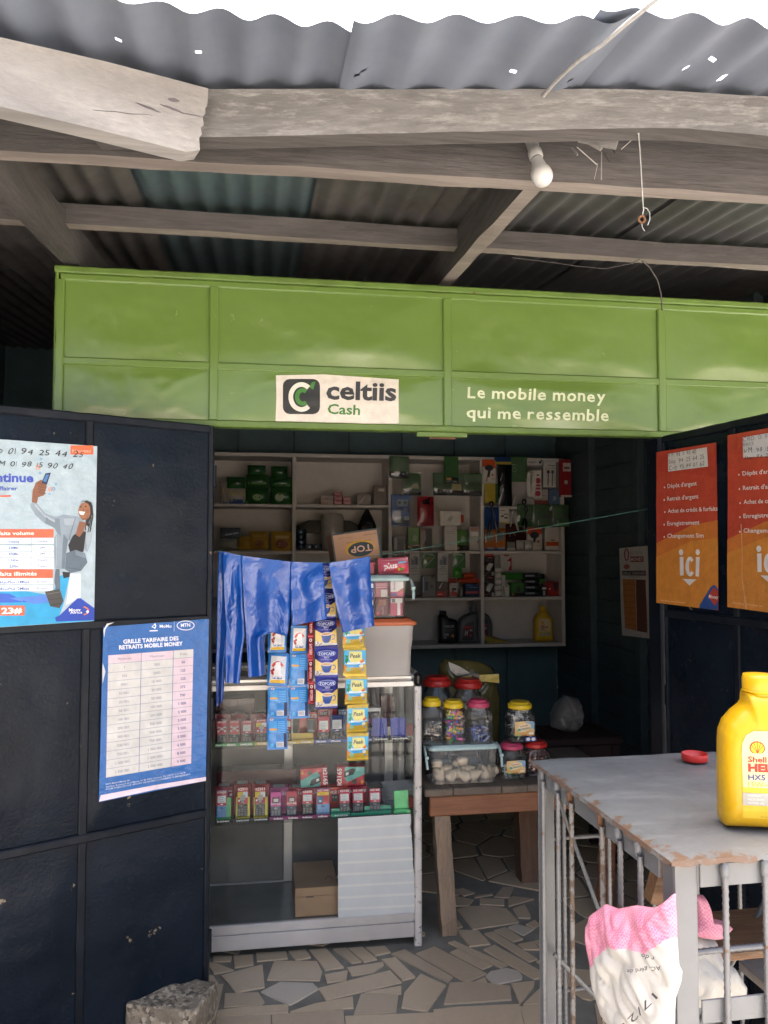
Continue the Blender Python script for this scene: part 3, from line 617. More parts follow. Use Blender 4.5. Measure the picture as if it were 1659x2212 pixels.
class Print:
    """to2: picture/layout coordinates -> (x, z) on the sheet; surf: (x, z, lift) -> local 3D point"""
    def __init__(s, to2, surf, base=0.0006): s.to2 = to2; s.surf = surf; s.mb = MB(); s.l = base
    def _p(s, q, lift): return s.surf(q[0], q[1], s.l + lift * 0.00025)
    def quad(s, a, b, c, d, m, lift=0, nx=0, ny=0, mb=None):
        A, B, C_, D_ = [Vector(s.to2(*p)) for p in (a, b, c, d)]
        nx = max(1, min(40, int((B - A).length / s.cell) + 1)); ny = max(1, min(40, int((D_ - A).length / s.cell) + 1))
        (mb or s.mb).grid(lambda u, v: s._p((A * (1 - u) + B * u) * (1 - v) + (D_ * (1 - u) + C_ * u) * v, lift), nx, ny, m); return s
    cell = 0.025
    def rect(s, x0, y0, x1, y1, m, lift=0, nx=3, ny=3): return s.quad((x0, y1), (x1, y1), (x1, y0), (x0, y0), m, lift, nx, ny)
    def poly(s, pts, m, lift=1):
        q = [Vector(s.to2(*p)).to_3d() for p in pts]; a = sum(q[i].x * q[(i + 1) % len(q)].y - q[(i + 1) % len(q)].x * q[i].y for i in range(len(q)))
        if a < 0: q = q[::-1]
        todo = [[q[i] for i in f] for f in tessellate_polygon([q])]; vs = []; fs = []
        while todo:
            t = todo.pop()
            if (t[1] - t[0]).cross(t[2] - t[0]).z < 0: t = [t[0], t[2], t[1]]
            e = [(t[(i + 1) % 3] - t[i]).length for i in range(3)]; k = e.index(max(e))
            if e[k] > s.cell * 1.4 and len(todo) < 4000:
                mid = (t[k] + t[(k + 1) % 3]) / 2; o = t[(k + 2) % 3]
                todo += [[t[k], mid, o], [mid, t[(k + 1) % 3], o]]
            else:
                fs.append((len(vs), len(vs) + 1, len(vs) + 2)); vs += t
        s.mb.add([s._p((p.x, p.y), lift) for p in vs], fs, m); return s
    def disc(s, cx, cy, rx, ry, m, lift=1, n=20, rot=0.0):
        c, n_ = math.cos(rot), math.sin(rot)
        return s.poly([(cx + rx * math.cos(t) * c - ry * math.sin(t) * n_, cy + rx * math.cos(t) * n_ + ry * math.sin(t) * c) for t in [6.28319 * k / n for k in range(n)]], m, lift)
    def rrect(s, x0, y0, x1, y1, r, m, lift=1):
        pts = []
        for cx, cy, a0 in ((x1 - r, y1 - r, 0), (x0 + r, y1 - r, 90), (x0 + r, y0 + r, 180), (x1 - r, y0 + r, 270)):
            pts += [(cx + r * math.cos(R(a0 + k * 22.5)), cy + r * math.sin(R(a0 + k * 22.5))) for k in range(5)]
        return s.poly(pts, m, lift)
    def line(s, pts, wd, m, lift=1):
        for a, b in zip(pts[:-1], pts[1:]):
            A, B = Vector(a), Vector(b); d = B - A
            if d.length < 1e-9: continue
            n = Vector((-d.y, d.x)).normalized() * wd / 2
            s.poly([A + n, B + n, B - n, A - n], m, lift)
        return s
    def ring(s, cx, cy, rx, ry, wd, m, lift=1, a0=0, a1=360, n=24):
        ts = [R(a0 + (a1 - a0) * k / n) for k in range(n + 1)]
        o = [(cx + rx * math.cos(t), cy + ry * math.sin(t)) for t in ts]; i = [(cx + (rx - wd) * math.cos(t), cy + (ry - wd) * math.sin(t)) for t in ts]
        for k in range(n): s.poly([o[k], o[k + 1], i[k + 1], i[k]], m, lift)
        return s
    def txt(s, t, a, b, h, m, lift=2, bold=0.0, shear=0.0, dv=None):
        """baseline from a to b in layout coordinates, cap height h in layout units (y axis of the layout)"""
        vs, fs, w = glyphs(t, bold, shear)
        A, B = Vector(s.to2(*a)), Vector(s.to2(*b)); mid = ((a[0] + b[0]) / 2, (a[1] + b[1]) / 2)
        d = Vector(dv or (b[0] - a[0], b[1] - a[1])); up = Vector((d.y, -d.x)).normalized() * h
        if s.flip: up = -up
        U = Vector(s.to2(mid[0] + up.x, mid[1] + up.y)) - Vector(s.to2(*mid)); X = B - A
        rnd = s
        s.mb.add([s._p(A + X * (x / w) + U * (y / CAPH), lift) for x, y in vs], fs, m); return s
    def ctxt(s, t, cx, cy, h, m, lift=2, bold=0.0, shear=0.0, asp=1.0):
        """text centred on (cx, cy) with natural width; for layouts whose two axes have the same scale"""
        w = glyphs(t, bold, shear)[2] * h / CAPH * asp; k = -1 if s.flip else 1
        return s.txt(t, (cx - w / 2, cy + k * h / 2), (cx + w / 2, cy + k * h / 2), h, m, lift, bold, shear)
    flip = False          # True: layout y runs upwards
K = 1659 / 2976
def crop(sx, sy, sw, zw=1659): return lambda zx, zy: ((sx + zx * sw / zw) * K, (sy + zy * sw / zw) * K)
def poster(name, label, cat, M, cr, corners, base, m, amp=0.0012, seed=0, group=None):
    """a sheet on the local plane y=0 of matrix M; corners TL,TR,BR,BL in crop pixels"""
    Mi = M.inverted(); p0 = M.translation; n = (M.to_3x3() @ Vector((0, 1, 0)))
    def to2w(zx, zy): q = Mi @ onP(*cr(zx, zy), p0, n); return (q.x, q.z)
    c = [Vector(to2w(*q)) for q in corners]; o = c[3]
    t = thing(name, label, cat, (0, 0, 0), 0, group); t.matrix_world = M @ TR((o.x, 0, o.y))
    to2 = lambda zx, zy: (lambda q: (q[0] - o.x, q[1] - o.y))(to2w(zx, zy))
    def surf(x, z, l): return V(x, -base - l + amp * (nz((x * 4, z * 4, 0), 1, seed) + 0.25 * nz((x * 11, z * 11, 3), 1, seed)), z)
    P = Print(to2, surf, 0.0)
    sh_ = MB(); P.quad(corners[3], corners[2], corners[1], corners[0], m, 0, 22, 30, sh_); n_ = len(sh_.v)
    sh_.v += [(a, b + 0.0004, c_) for a, b, c_ in sh_.v[:]]; sh_.f += [tuple(i + n_ for i in f[::-1]) for f in sh_.f[:]]; sh_.m += sh_.m[:]; sh_.sm += sh_.sm[:]
    sh_.build('sheet', t); P.l = 0.0005
    return t, P
# -------------------------------- price list on the left door
ML = dl.matrix_world.copy() if False else frame(HL + uL * 0.745, -uL, (0, 0, 1))
MR = frame(HR, uR, (0, 0, 1))
bpy.context.view_layer.update()
c6 = crop(300, 2350, 550, 1521)
t, P = poster('price_poster', 'blue mobile money price list poster taped on the left door', 'poster', ML, c6, ((262, 215), (1392, 130), (1356, 1858), (215, 2085)), 0.013, '#1f62a8g', 0.002, 1)
P.poly([(236, 2010), (800, 1905), (1357, 1815), (1356, 1857), (800, 1955), (216, 2080)], '#e6d3db')
P.poly([(262, 250), (300, 180), (380, 165), (320, 195), (285, 235), (270, 330)], '#d9d9d6'); P.poly([(255, 600), (285, 690), (255, 820), (250, 700)], '#c9cccf')
bi = lambda u, v: (312 + (1223 - 312) * u + (-25 * v) * (1 - u) - 24 * u * v, (517 * (1 - u) + 450 * u) * (1 - v) + (1825 * (1 - u) + 1672 * u) * v)
P.quad(bi(0, 1), bi(1, 1), bi(1, 0), bi(0, 0), '#7d87a0', 1, 4, 8)
cu_ = (0, .390, .766, 1.0)
rows = [('Minimum', 'Maximum', 'Frais'), ('1', '500', '50'), ('501', '5000', '125'), ('5001', '10 000', '225'), ('10 001', '20 000', '375'), ('20 001', '50 000', '700'), ('50 001', '100 000', '1 000'), ('100 001', '200 000', '2 000'), ('200 001', '300 000', '3 000'), ('300 001', '500 000', '3 500'), ('500 001', '750 000', '5 000'), ('750 001', '1 000 000', '6 000'), ('1 000 001', '1 500 000', '8 000'), ('1 500 001', '2 000 000', '9 900')]
for j, rw_ in enumerate(rows):
    for i in range(3):
        u0, u1, v0, v1 = cu_[i] + .004, cu_[i + 1] - (.004 if i < 2 else 0), j / 14 + .002, (j + 1) / 14 - .001
        pink = (j == 0 and i < 2) or (j > 0 and i == 2)
        P.quad(bi(u0, v1), bi(u1, v1), bi(u1, v0), bi(u0, v0), '#dcc6cd' if pink else '#d2cfc9', 2, 2, 1)
        c_ = bi((u0 + u1) / 2, (v0 + v1) / 2); h = 28; tw = glyphs(rw_[i])[2] * h / CAPH * 1.03; sl_ = -0.074 - 0.095 * j / 14
        P.txt(rw_[i], (c_[0] - tw / 2, c_[1] + 14 - sl_ * tw / 2 * 1), (c_[0] + tw / 2, c_[1] + 14 + sl_ * tw / 2), h, '#4d5482' if i == 2 and j else '#6f7488', 3, 0.02 if i == 2 and j else 0.0)
P.txt('GRILLE TARIFAIRE DES', (474, 394), (1066, 356), 44, '#e8ecf2', 2, 0.03); P.txt('RETRAITS MOBILE MONEY', (430, 456), (1110, 412), 44, '#e8ecf2', 2, 0.03)
P.txt('MoMo', (862, 224), (990, 222), 34, '#e8ecf2', 2, 0.02); P.line([(1019, 155), (1016, 262)], 4, '#b9c8dd'); P.txt('MTN', (1090, 216), (1190, 211), 38, '#e8ecf2', 2, 0.02)
P.ring(1140, 200, 96, 52, 8, '#e8ecf2', 2); P.line([(754, 258), (842, 254)], 12, '#e8ecf2')
P.poly([(775, 215), (815, 172), (826, 205), (812, 240), (800, 226)], '#e8ecf2', 2); P.disc(802, 208, 11, 11, '#1f62a8g', 3)
for i, (s_, a_, b_) in enumerate((('MTN Mobile Money SA', (290, 1902), (545, 1858)), ('360 Rue, Boulevard de la Marina, 01 BP 5293, Cotonou Tél: 229 01 21 31 66 41', (290, 1932), (1138, 1776)), ('RCCM N RB/COT/15 B 14912 IFU 3201501800113-AGREMENT N EME.BJ030/2016', (290, 1958), (1190, 1792)))):
    P.txt(s_, a_, b_, 17, '#c9d6e8', 2, 0.01)
P.mb.build('print', t)
# -------------------------------- internet offer poster on the left door
c5 = crop(0, 1600, 850)
t, P = poster('offer_poster', 'pale blue internet offer poster with a person taking a selfie', 'poster', ML, c5, ((-330, 180), (725, 255), (702, 1572), (-330, 1640)), 0.0125, '#aabdc6g', 0.002, 7)
B = '#2f4fa0'
P.poly([(-330, 1345), (0, 1350), (180, 1345), (330, 1370), (395, 1345), (445, 1230), (520, 1215), (470, 1450), (440, 1530), (700, 1480), (702, 1570), (-330, 1638)], '#2fa0cf', 1)
P.poly([(-330, 1360), (60, 1365), (200, 1430), (-330, 1440)], '#3b62c4', 2); P.poly([(60, 1400), (380, 1370), (430, 1420), (250, 1445)], '#5a86d6', 2)
P.poly([(440, 1530), (575, 1400), (600, 1400), (704, 1475), (702, 1565), (415, 1575), (405, 1545)], '#2444a8', 3); P.poly([(520, 1215), (600, 1215), (600, 1395), (490, 1450)], '#d6e6ee', 2)
P.txt('Moov', (512, 1500), (600, 1497), 24, '#f0f2f5', 4, .02); P.txt('Africa', (520, 1518), (612, 1514), 20, '#f0f2f5', 4, .01); P.ring(615, 1495, 48, 34, 10, '#e07a3a', 4, -80, 80); P.poly([(640, 1500), (652, 1488), (664, 1502), (650, 1516)], '#f0f2f5', 4)
P.txt('Continue', (-190, 520), (245, 525), 68, '#3c4fae', 2, .035); P.txt('de se connecter et de s\'affairer', (-620, 585), (125, 588), 32, '#3c4fae', 2, .02); P.line([(-330, 640), (75, 630)], 12, '#e2684a', 2)
P.txt('Forfaits volume', (-95, 925), (248, 922), 27, '#f4f2ee', 5, .02)
P.rrect(-330, 880, 396, 943, 6, '#e2694a', 4); P.rrect(-330, 1182, 390, 1247, 6, '#e2694a', 4); P.txt('Forfaits illimités', (-95, 1232), (268, 1228), 30, '#f4f2ee', 5, .02)
for y in (945, 1000, 1046, 1092, 1136): P.rrect(-330, y + 3, 228, y + 44, 3, '#dfeaf0', 3); P.rrect(232, y + 3, 396, y + 44, 3, '#edf2f5', 3)
for y in (1248, 1300): P.rrect(-330, y + 3, 390, y + 46, 3, '#e8f0f4', 3)
for y, a_, b_ in ((983, 'Volume', 'Validité'), (1030, '238Mo', '24H'), (1076, '476Mo', '24H'), (1122, '1,16Go', '3 jours'), (1168, '2,3Go', '7 jours')):
    wa = glyphs(a_)[2] * 27; wb = glyphs(b_)[2] * 25; P.txt(a_, (95 - wa / 2, y), (95 + wa / 2, y), 20, B, 4, .02); P.txt(b_, (310 - wb / 2, y - 3), (310 + wb / 2, y - 3), 18, B, 4, .01)
for y, a_ in ((1290, '1,6GoPlus /1Mbps'), (1340, '5,8GoPlus /2Mbps')): P.txt(a_, (-30, y), (212, y - 4), 21, B, 4, .02); P.txt('30 jours', (264, y - 6), (348, y - 8), 19, B, 4, .01)
P.rrect(-330, 1455, 178, 1530, 8, '#e2694a', 4); P.txt('*123#', (-90, 1520), (158, 1512), 46, '#f4f2ee', 5, .035)
P.rrect(524, 250, 696, 318, 5, '#d9673f', 2); P.txt('Nouveau', (538, 304), (676, 302), 26, '#e9b49c', 3, .01)
# the printed figure: raised arm with a phone, denim jacket, crouching
SK, DN, DD, HR_ = '#8a5a42', '#8d9ba6', '#5f6e7a', '#2a2422'
P.poly([(222, 690), (250, 665), (275, 690), (330, 760), (420, 790), (430, 860), (400, 870), (330, 835), (260, 775), (225, 720)], DN, 3)
P.poly([(232, 670), (238, 590), (262, 530), (300, 508), (335, 520), (345, 560), (325, 625), (280, 640), (270, 690), (245, 700)], SK, 3)
P.poly([(305, 530), (335, 460), (375, 455), (345, 545)], '#25314f', 5); P.poly([(315, 520), (338, 470), (362, 468), (340, 525)], '#4d78b0', 6)
for k in range(4): P.disc(305, 540 + k * 22, 34, 8, '#7a4d38', 7, 12, 0.2)
P.poly([(405, 790), (470, 770), (580, 785), (640, 840), (690, 880), (680, 960), (650, 1050), (500, 960), (440, 950), (400, 870)], DN, 4)
P.poly([(400, 940), (430, 905), (480, 910), (505, 960), (490, 1060), (480, 1180), (410, 1175), (400, 1050)], DN, 6)
P.poly([(490, 1060), (560, 1035), (630, 1060), (650, 1130), (600, 1195), (520, 1210), (480, 1180)], DD, 7)
P.poly([(505, 1000), (540, 930), (590, 890), (640, 900), (620, 1050), (520, 1060)], '#1d1d20', 5); P.poly([(560, 920), (590, 820), (640, 830), (620, 900), (590, 940)], SK, 6)
P.poly([(600, 700), (640, 668), (685, 690), (690, 760), (660, 830), (670, 880), (630, 890), (640, 780)], HR_, 5)
P.disc(628, 745, 46, 66, '#9a684a', 7); P.poly([(585, 745), (632, 750), (618, 775), (592, 768)], '#eeeae6', 9); P.disc(600, 712, 8, 4, '#241a16', 9); P.disc(638, 710, 8, 4, '#241a16', 9); P.poly([(592, 690), (610, 672), (655, 672), (684, 700), (680, 680), (650, 664), (610, 668)], HR_, 8)
P.poly([(410, 1180), (440, 1180), (445, 1330), (415, 1340), (400, 1270)], DD, 5); P.poly([(330, 1350), (440, 1330), (470, 1420), (440, 1475), (370, 1460)], '#4a4744', 6); P.poly([(460, 1200), (520, 1205), (515, 1240), (470, 1250)], '#26262a', 5)
P.poly([(330, 835), (400, 870), (430, 860), (424, 830), (340, 790)], '#75838f', 8); P.poly([(250, 700), (330, 790), (420, 838), (400, 812), (320, 765), (262, 690)], '#a9b5bd', 8)
P.poly([(405, 800), (440, 800), (450, 940), (420, 900), (402, 868)], '#77858f', 8); P.poly([(640, 850), (688, 885), (676, 960), (648, 1040), (636, 960)], '#a2aeb6', 8); P.poly([(470, 800), (560, 800), (545, 850), (480, 850)], '#9fabb4', 8); P.line([(560, 790), (510, 960)], 5, '#66737e', 9)
P.poly([(470, 915), (503, 962), (488, 1060), (478, 1178), (455, 1177), (462, 1000)], '#6d7b86', 8); P.line([(415, 930), (418, 1170)], 4, '#a9b5bd', 9); P.poly([(560, 1037), (628, 1062), (640, 1100), (560, 1075)], '#77858f', 9); P.line([(500, 1170), (600, 1185)], 5, '#4a5762', 9)
P.line([(684, 700), (690, 780), (668, 900)], 9, HR_, 9); P.line([(672, 690), (676, 800), (652, 905)], 7, '#3a3230', 9); P.poly([(590, 780), (612, 812), (648, 806), (660, 770), (640, 800), (612, 800)], '#7d5239', 9); P.disc(650, 745, 10, 18, '#8a5a40', 9, 10); P.poly([(618, 720), (626, 745), (614, 747)], '#7d5239', 10)
P.line([(345, 1370), (455, 1350)], 4, '#77726c', 9); P.line([(355, 1410), (462, 1400)], 4, '#2f2d2b', 9); P.line([(375, 1450), (455, 1440)], 6, '#2f2d2b', 9)
for x, y, r, m_ in ((302, 352, 10, '#5b8fc4'), (280, 415, 18, '#e0906a'), (294, 458, 10, '#5b8fc4'), (370, 580, 16, '#e0906a'), (396, 577, 13, '#5b8fc4'), (414, 540, 9, '#5b8fc4'), (365, 615, 9, '#5b8fc4')): P.ring(x, y, r, r, r * 0.4, m_, 4, n=12)
INK = '#23262b'
def hand(P, t, a, b, h, lift=5, m=INK, seed=0):
    rnd = random.Random(seed); ws = [glyphs(c)[2] if c != ' ' else 0.3 for c in t]; tot = sum(ws) + 0.09 * len(t); x = 0
    for c, w_ in zip(t, ws):
        u0, u1 = x / tot, (x + w_) / tot; x += w_ + 0.09
        if c == ' ': continue
        j, j2 = rnd.uniform(-.09, .09) * h, rnd.uniform(-.09, .09) * h
        P.txt(c, (a[0] + (b[0] - a[0]) * u0, a[1] + (b[1] - a[1]) * u0 + j), (a[0] + (b[0] - a[0]) * u1, a[1] + (b[1] - a[1]) * u1 + j2), h * rnd.uniform(.85, 1.1), m, lift, -0.004, rnd.uniform(0.1, 0.35), (b[0] - a[0], b[1] - a[1]))
hand(P, 'Sup 01 94 25 44 25', (-110, 308), (628, 338), 48, 8, seed=1); hand(P, 'TM 01 98 15 90 40', (-70, 400), (548, 428), 42, 8, seed=2)
P.mb.build('print', t)
# -------------------------------- orange posters on the right door
cR = crop(2400, 1600, 576, 1416)
RED, ORG, WT = '#c04e39', '#d68a3c', '#e6dcd3'
def money(corners, label, split, notes, dx, seed, pts):
    t, P = poster('service_poster', label, 'poster', MR, cR, corners, 0.0125, RED + 'g', 0.0016, seed)
    TL, TR_, BR, BL = corners
    P.poly([split[0], split[1], split[2], BR, BL], '#cf7838g', 1); dn = lambda q, k: (q[0], q[1] + k)
    P.poly([dn(split[0], 130), dn(split[1], 150), dn(split[2], 170), BR, BL], ORG + 'g', 2); P.poly([TL, TR_, (TR_[0], TR_[1] + 330), (TL[0], TL[1] + 180)], '#b84836g', 1)
    for s_, (x0, y0), (x1, y1) in pts:
        P.disc(x0 - 30 * (1 + dx), y0 - 8, 7, 9, WT, 4, 10); P.txt(s_, (x0, y0), (x1, y1), 42 * (1 + dx * .2), WT, 4, .012)
    return t, P
L1 = [('Dépôt d\'argent', (494, 718), (772, 690)), ('Retrait d\'argent', (492, 838), (788, 814)), ('Achat de crédit & forfaits', (498, 953), (972, 930)), ('Enregistrement', (492, 1073), (798, 1062)), ('Changement Sim', (492, 1190), (838, 1187))]
t, P = money(((383, 375), (957, 283), (977, 1880), (383, 1808)), 'narrow orange and red money service poster nearest the shop opening', ((383, 1242), (720, 1072), (970, 1020)), 0, 0, 3, L1)
P.poly([(494, 392), (870, 328), (880, 512), (497, 560)], '#d8d2cc', 4)
hand(P, 'VM: 98 15 90 40', (500, 425), (772, 385), 42, 6, seed=3); hand(P, 'Sup: 94 25 44 25', (505, 488), (850, 435), 42, 6, seed=4); hand(P, 'Crd: 95 94 07 62', (508, 545), (852, 500), 42, 6, seed=5)
def ici(P, sx, x0, top):
    f = lambda x: x0 + (x - 600) * sx
    P.disc(f(622), top + 30, 20 * sx, 30, WT, 4); P.disc(f(781), top + 28, 20 * sx, 28, WT, 4)
    P.poly([(f(608), top + 75), (f(644), top + 73), (f(646), top + 250), (f(612), top + 250)], WT, 4); P.poly([(f(764), top + 77), (f(800), top + 75), (f(792), top + 260), (f(760), top + 258)], WT, 4)
    P.ring(f(708), top + 165, 44 * sx, 94, 34 * sx, WT, 4, 40, 320); P.poly([(f(635), top + 282), (f(768), top + 288), (f(702), top + 346)], WT, 4)
ici(P, 1, 600, 1298)
P.poly([(795, 1858), (800, 1830), (905, 1660), (935, 1640), (955, 1645), (976, 1680), (977, 1878)], '#2d4f8e', 4); P.poly([(880, 1745), (935, 1662), (976, 1700), (976, 1790), (950, 1838), (935, 1820)], '#b8402f', 5); P.txt('Money', (890, 1762), (978, 1772), 34, WT, 6, .02); P.txt('Moov Money, avec toi chaque jour', (425, 1790), (662, 1812), 15, '#e8c79a', 4)
P.mb.build('print', t)
L2 = [('Dépôt d\'argent', (1211, 598), (1560, 570)), ('Retrait d\'argent', (1214, 735), (1580, 715)), ('Achat de crédit & forfaits', (1220, 868), (1780, 845)), ('Enregistrement', (1218, 1002), (1600, 990)), ('Changement Sim', (1218, 1140), (1650, 1140))]
t, P = money(((1066, 215), (1790, 85), (1800, 1945), (1061, 1848)), 'orange and red money service poster cut by the right picture edge', ((1062, 1205), (1416, 1040), (1795, 930)), 0, 0.15, 5, L2)
P.poly([(1212, 235), (1660, 160), (1665, 400), (1216, 428)], '#d0cdca', 4); hand(P, 'CRD: 01 95 94 07', (1216, 272), (1640, 225), 44, 6, '#6b6b6e', 6); hand(P, 'BRICE', (1218, 320), (1325, 305), 34, 6, '#6b6b6e', 7); hand(P, 'VM: 98 15 90 40', (1226, 385), (1640, 350), 48, 6, seed=8); hand(P, 'Sup: 94 25 44 25', (1230, 450), (1650, 410), 44, 6, '#3a3030', 9)
P.poly([(1190, 1060), (1200, 1058), (1212, 1330), (1206, 1560), (1255, 1870), (1235, 1868), (1198, 1570), (1203, 1330)], '#dca06ag', 4)
ici(P, 1.15, 1340, 1265); P.txt('Moov Money, avec toi chaque jour', (1115, 1815), (1402, 1848), 17, '#e8c79a', 4)
P.mb.build('print', t)
# -------------------------------- tariff sheet on the inner right wall
MW = frame(V(XR_ - 0.056, 4.5, 1.5), V(0, -1, 0), V(0, 0, 1))
t, P = poster('tariff_sheet', 'white money tariff sheet hung on the dark inner right wall', 'poster', MW, cR, ((5, 1290), (276, 1264), (306, 2150), (30, 2118)), 0.004, '#cfc9c2', 0.003, 11)
P.txt('BESTCASH', (108, 1350), (232, 1340), 30, '#b9a0a0', 2, .01); P.quad((112, 1422), (238, 1418), (238, 1366), (112, 1368), '#a03a34', 1, 1, 1); P.txt('MONEY', (118, 1410), (232, 1407), 32, '#e8ddd6', 3, .02)
P.ring(75, 1350, 24, 60, 12, '#a03a34', 2); P.disc(76, 1465, 30, 24, '#b25a50', 2); P.quad((35, 1548), (258, 1550), (256, 1502), (33, 1504), '#3c3330', 1, 1, 1); P.txt('GRILLE TARIFAIRE', (42, 1540), (250, 1540), 28, '#d8d0c8', 3)
P.txt('RETRAIT CASH', (95, 1568), (200, 1566), 13, '#5c5450', 3); P.quad((62, 2050), (170, 2075), (160, 1585), (38, 1582), '#c07a3c', 1, 1, 6); P.quad((175, 2077), (275, 2095), (255, 1590), (165, 1586), '#6a4436', 1, 1, 6)
for k in range(8): P.line([(42 + 3 * k, 1630 + k * 55), (160 + 1.4 * k, 1634 + k * 56)], 5, '#8d5a30', 2)
P.mb.build('print', t)
# -------------------------------- painted lettering on the fascia
MF = frame(V(X0, YS, 1.905), (1, 0, 0), (0, 0, 1)); MFi = MF.inverted()
def f2(px, py): q = onY(px, py, YS); return (q.x - X0, q.z - 1.905)
fz = crop(1476, 1100, 1500); dz_ = lambda x, y: (x, y)
def fpart(name, to2, base=0.0085, pk=2):
    D, x0, x1, z0, z1 = FD[pk]
    return Print(to2, lambda x, z, l: V(x, D(x, z, (x - x0) / (x1 - x0), max(0, min(1, (z - z0) / (z1 - z0)))) - base - l, z), 0)
P = fpart('painted_sign', f2, 0.0012); P.cell = .009
P.poly([(596, 811), (700, 809), (861, 820), (860, 858), (861, 915), (720, 917), (595, 913), (597, 860)], '#d9d2c7', 0); P.mb.build('painted_sign', fx)
P = fpart('emblem', f2, 0.0020); P.cell = .008
P.rrect(611, 819, 691, 895, 15, '#26292a', 0); P.ring(651, 858, 28, 32, 10, '#dcd6cc', 1, 48, 312); P.poly([(668, 836), (674, 826), (682, 824), (676, 842)], '#3f7d33', 1); P.ring(654, 858, 17, 19, 9, '#3f7d33', 2, 55, 305); P.mb.build('emblem', fx)
P = fpart('lettering', f2, 0.0022)
P.txt('celtiis', (704, 862), (855, 866), 40, '#33363a', 0, .03); P.txt('Cash', (707, 894), (777, 897), 22, '#3f7d33', 0, .02)
P.mb.build('lettering', fx)
P = fpart('lettering', lambda zx, zy: f2(*fz(zx, zy)), 0.0012, 4)
def wob(P, t, a, b, h, m, bold):
    rnd = random.Random(len(t)); ws = [(glyphs(c, bold)[2] if c != ' ' else .22) for c in t]; tot = sum(ws) + 0.10 * (len(t) - 1); x = 0
    for c, w_ in zip(t, ws):
        u0, u1 = x / tot, (x + w_) / tot; x += w_ + 0.10
        if c != ' ': P.txt(c, (a[0] + (b[0] - a[0]) * u0, a[1] + (b[1] - a[1]) * u0 + rnd.uniform(-2, 2)), (a[0] + (b[0] - a[0]) * u1, a[1] + (b[1] - a[1]) * u1 + rnd.uniform(-2, 2)), h * rnd.uniform(.96, 1.05), m, 0, bold, 0.0, (b[0] - a[0], b[1] - a[1]))
for w_, a_, b_ in (('Le', (370, 487), (445, 490)), ('mobile', (474, 491), (704, 500)), ('money', (732, 501), (958, 508)), ('qui', (366, 573), (470, 575)), ('me', (500, 576), (598, 579)), ('ressemble', (626, 580), (973, 590))):
    P = fpart('lettering', lambda zx, zy: f2(*fz(zx, zy)), 0.0012, 4); wob(P, w_, a_, b_, 50, '#cfd6b4', .02); P.mb.build('lettering', fx)
# ---------------------------------------------------------------- soft goods
m_, t_, p_ = newmat('bag_blue'); v_ = coords(t_)
t_.links.new(ramp(t_, noi(t_, v_, 5, 4), [(.3, (.006, .06, .31)), (.7, (.010, .10, .44))]), p_.inputs['Base Color']); p_.inputs['Roughness'].default_value = .22; p_.inputs['Specular IOR Level'].default_value = .8
n1_ = nd(t_, 'TexNoise'); n1_.inputs['Scale'].default_value = 5.5; n1_.inputs['Detail'].default_value = 3; n1_.inputs['Distortion'].default_value = 1.2; t_.links.new(v_, n1_.inputs['Vector'])
vo_ = nd(t_, 'TexVoronoi'); vo_.inputs['Scale'].default_value = 26; vo_.feature = 'F1'; t_.links.new(mixc(t_, .25, v_, n1_.outputs['Color']), vo_.inputs['Vector'])
ma_ = nd(t_, 'Math', operation='MULTIPLY_ADD'); ma_.inputs[1].default_value = .16; t_.links.new(vo_.outputs['Distance'], ma_.inputs[0]); t_.links.new(n1_.outputs[0], ma_.inputs[2]); bump(t_, p_, ma_.outputs[0], .5, .018)
clear('clear_plastic', (0.98, 0.98, 0.98), 1.36, 0.08, 0.12, (0.85, 0.85, 0.84))
clear('jar_plastic', (0.90, 0.90, 0.90), 1.42, 0.03, 0.05, (0.6, 0.6, 0.58))
clear('film', (0.94, 0.95, 0.94), 1.5, 0.08, 0.10, (0.6, 0.6, 0.58))
paint('mint', (0.47, 0.62, 0.60), 0.4, 0.08, 12); paint('orange_lid', (0.58, 0.155, 0.06), 0.42, 0.1, 12)
paint('grey_tub', (0.42, 0.395, 0.37), 0.5, 0.07, 6, bs=0.1); paint('red_lid', (0.50, 0.025, 0.02), 0.38, 0.1, 20); paint('yellow_lid', (0.72, 0.50, 0.02), 0.4, 0.1, 20); paint('pink_lid', (0.52, 0.06, 0.13), 0.4, 0.1, 20)
paint('string_green', (0.05, 0.17, 0.13), 0.6, 0.2, 50); paint('wire', (0.45, 0.44, 0.42), 0.6, 0.2, 50); paint('wire_dark', (0.06, 0.05, 0.05), 0.7, 0.2, 50)
cB = crop(800, 2100, 850)
SY = 2.715
def lerp_poly(pts, t):
    ls = [0]
    for a, b in zip(pts[:-1], pts[1:]): ls.append(ls[-1] + math.dist(a, b))
    d = t * ls[-1]
    for i in range(len(pts) - 1):
        if d <= ls[i + 1] or i == len(pts) - 2:
            u = (d - ls[i]) / max(1e-9, ls[i + 1] - ls[i]); return (pts[i][0] + (pts[i + 1][0] - pts[i][0]) * u, pts[i][1] + (pts[i + 1][1] - pts[i][1]) * u)
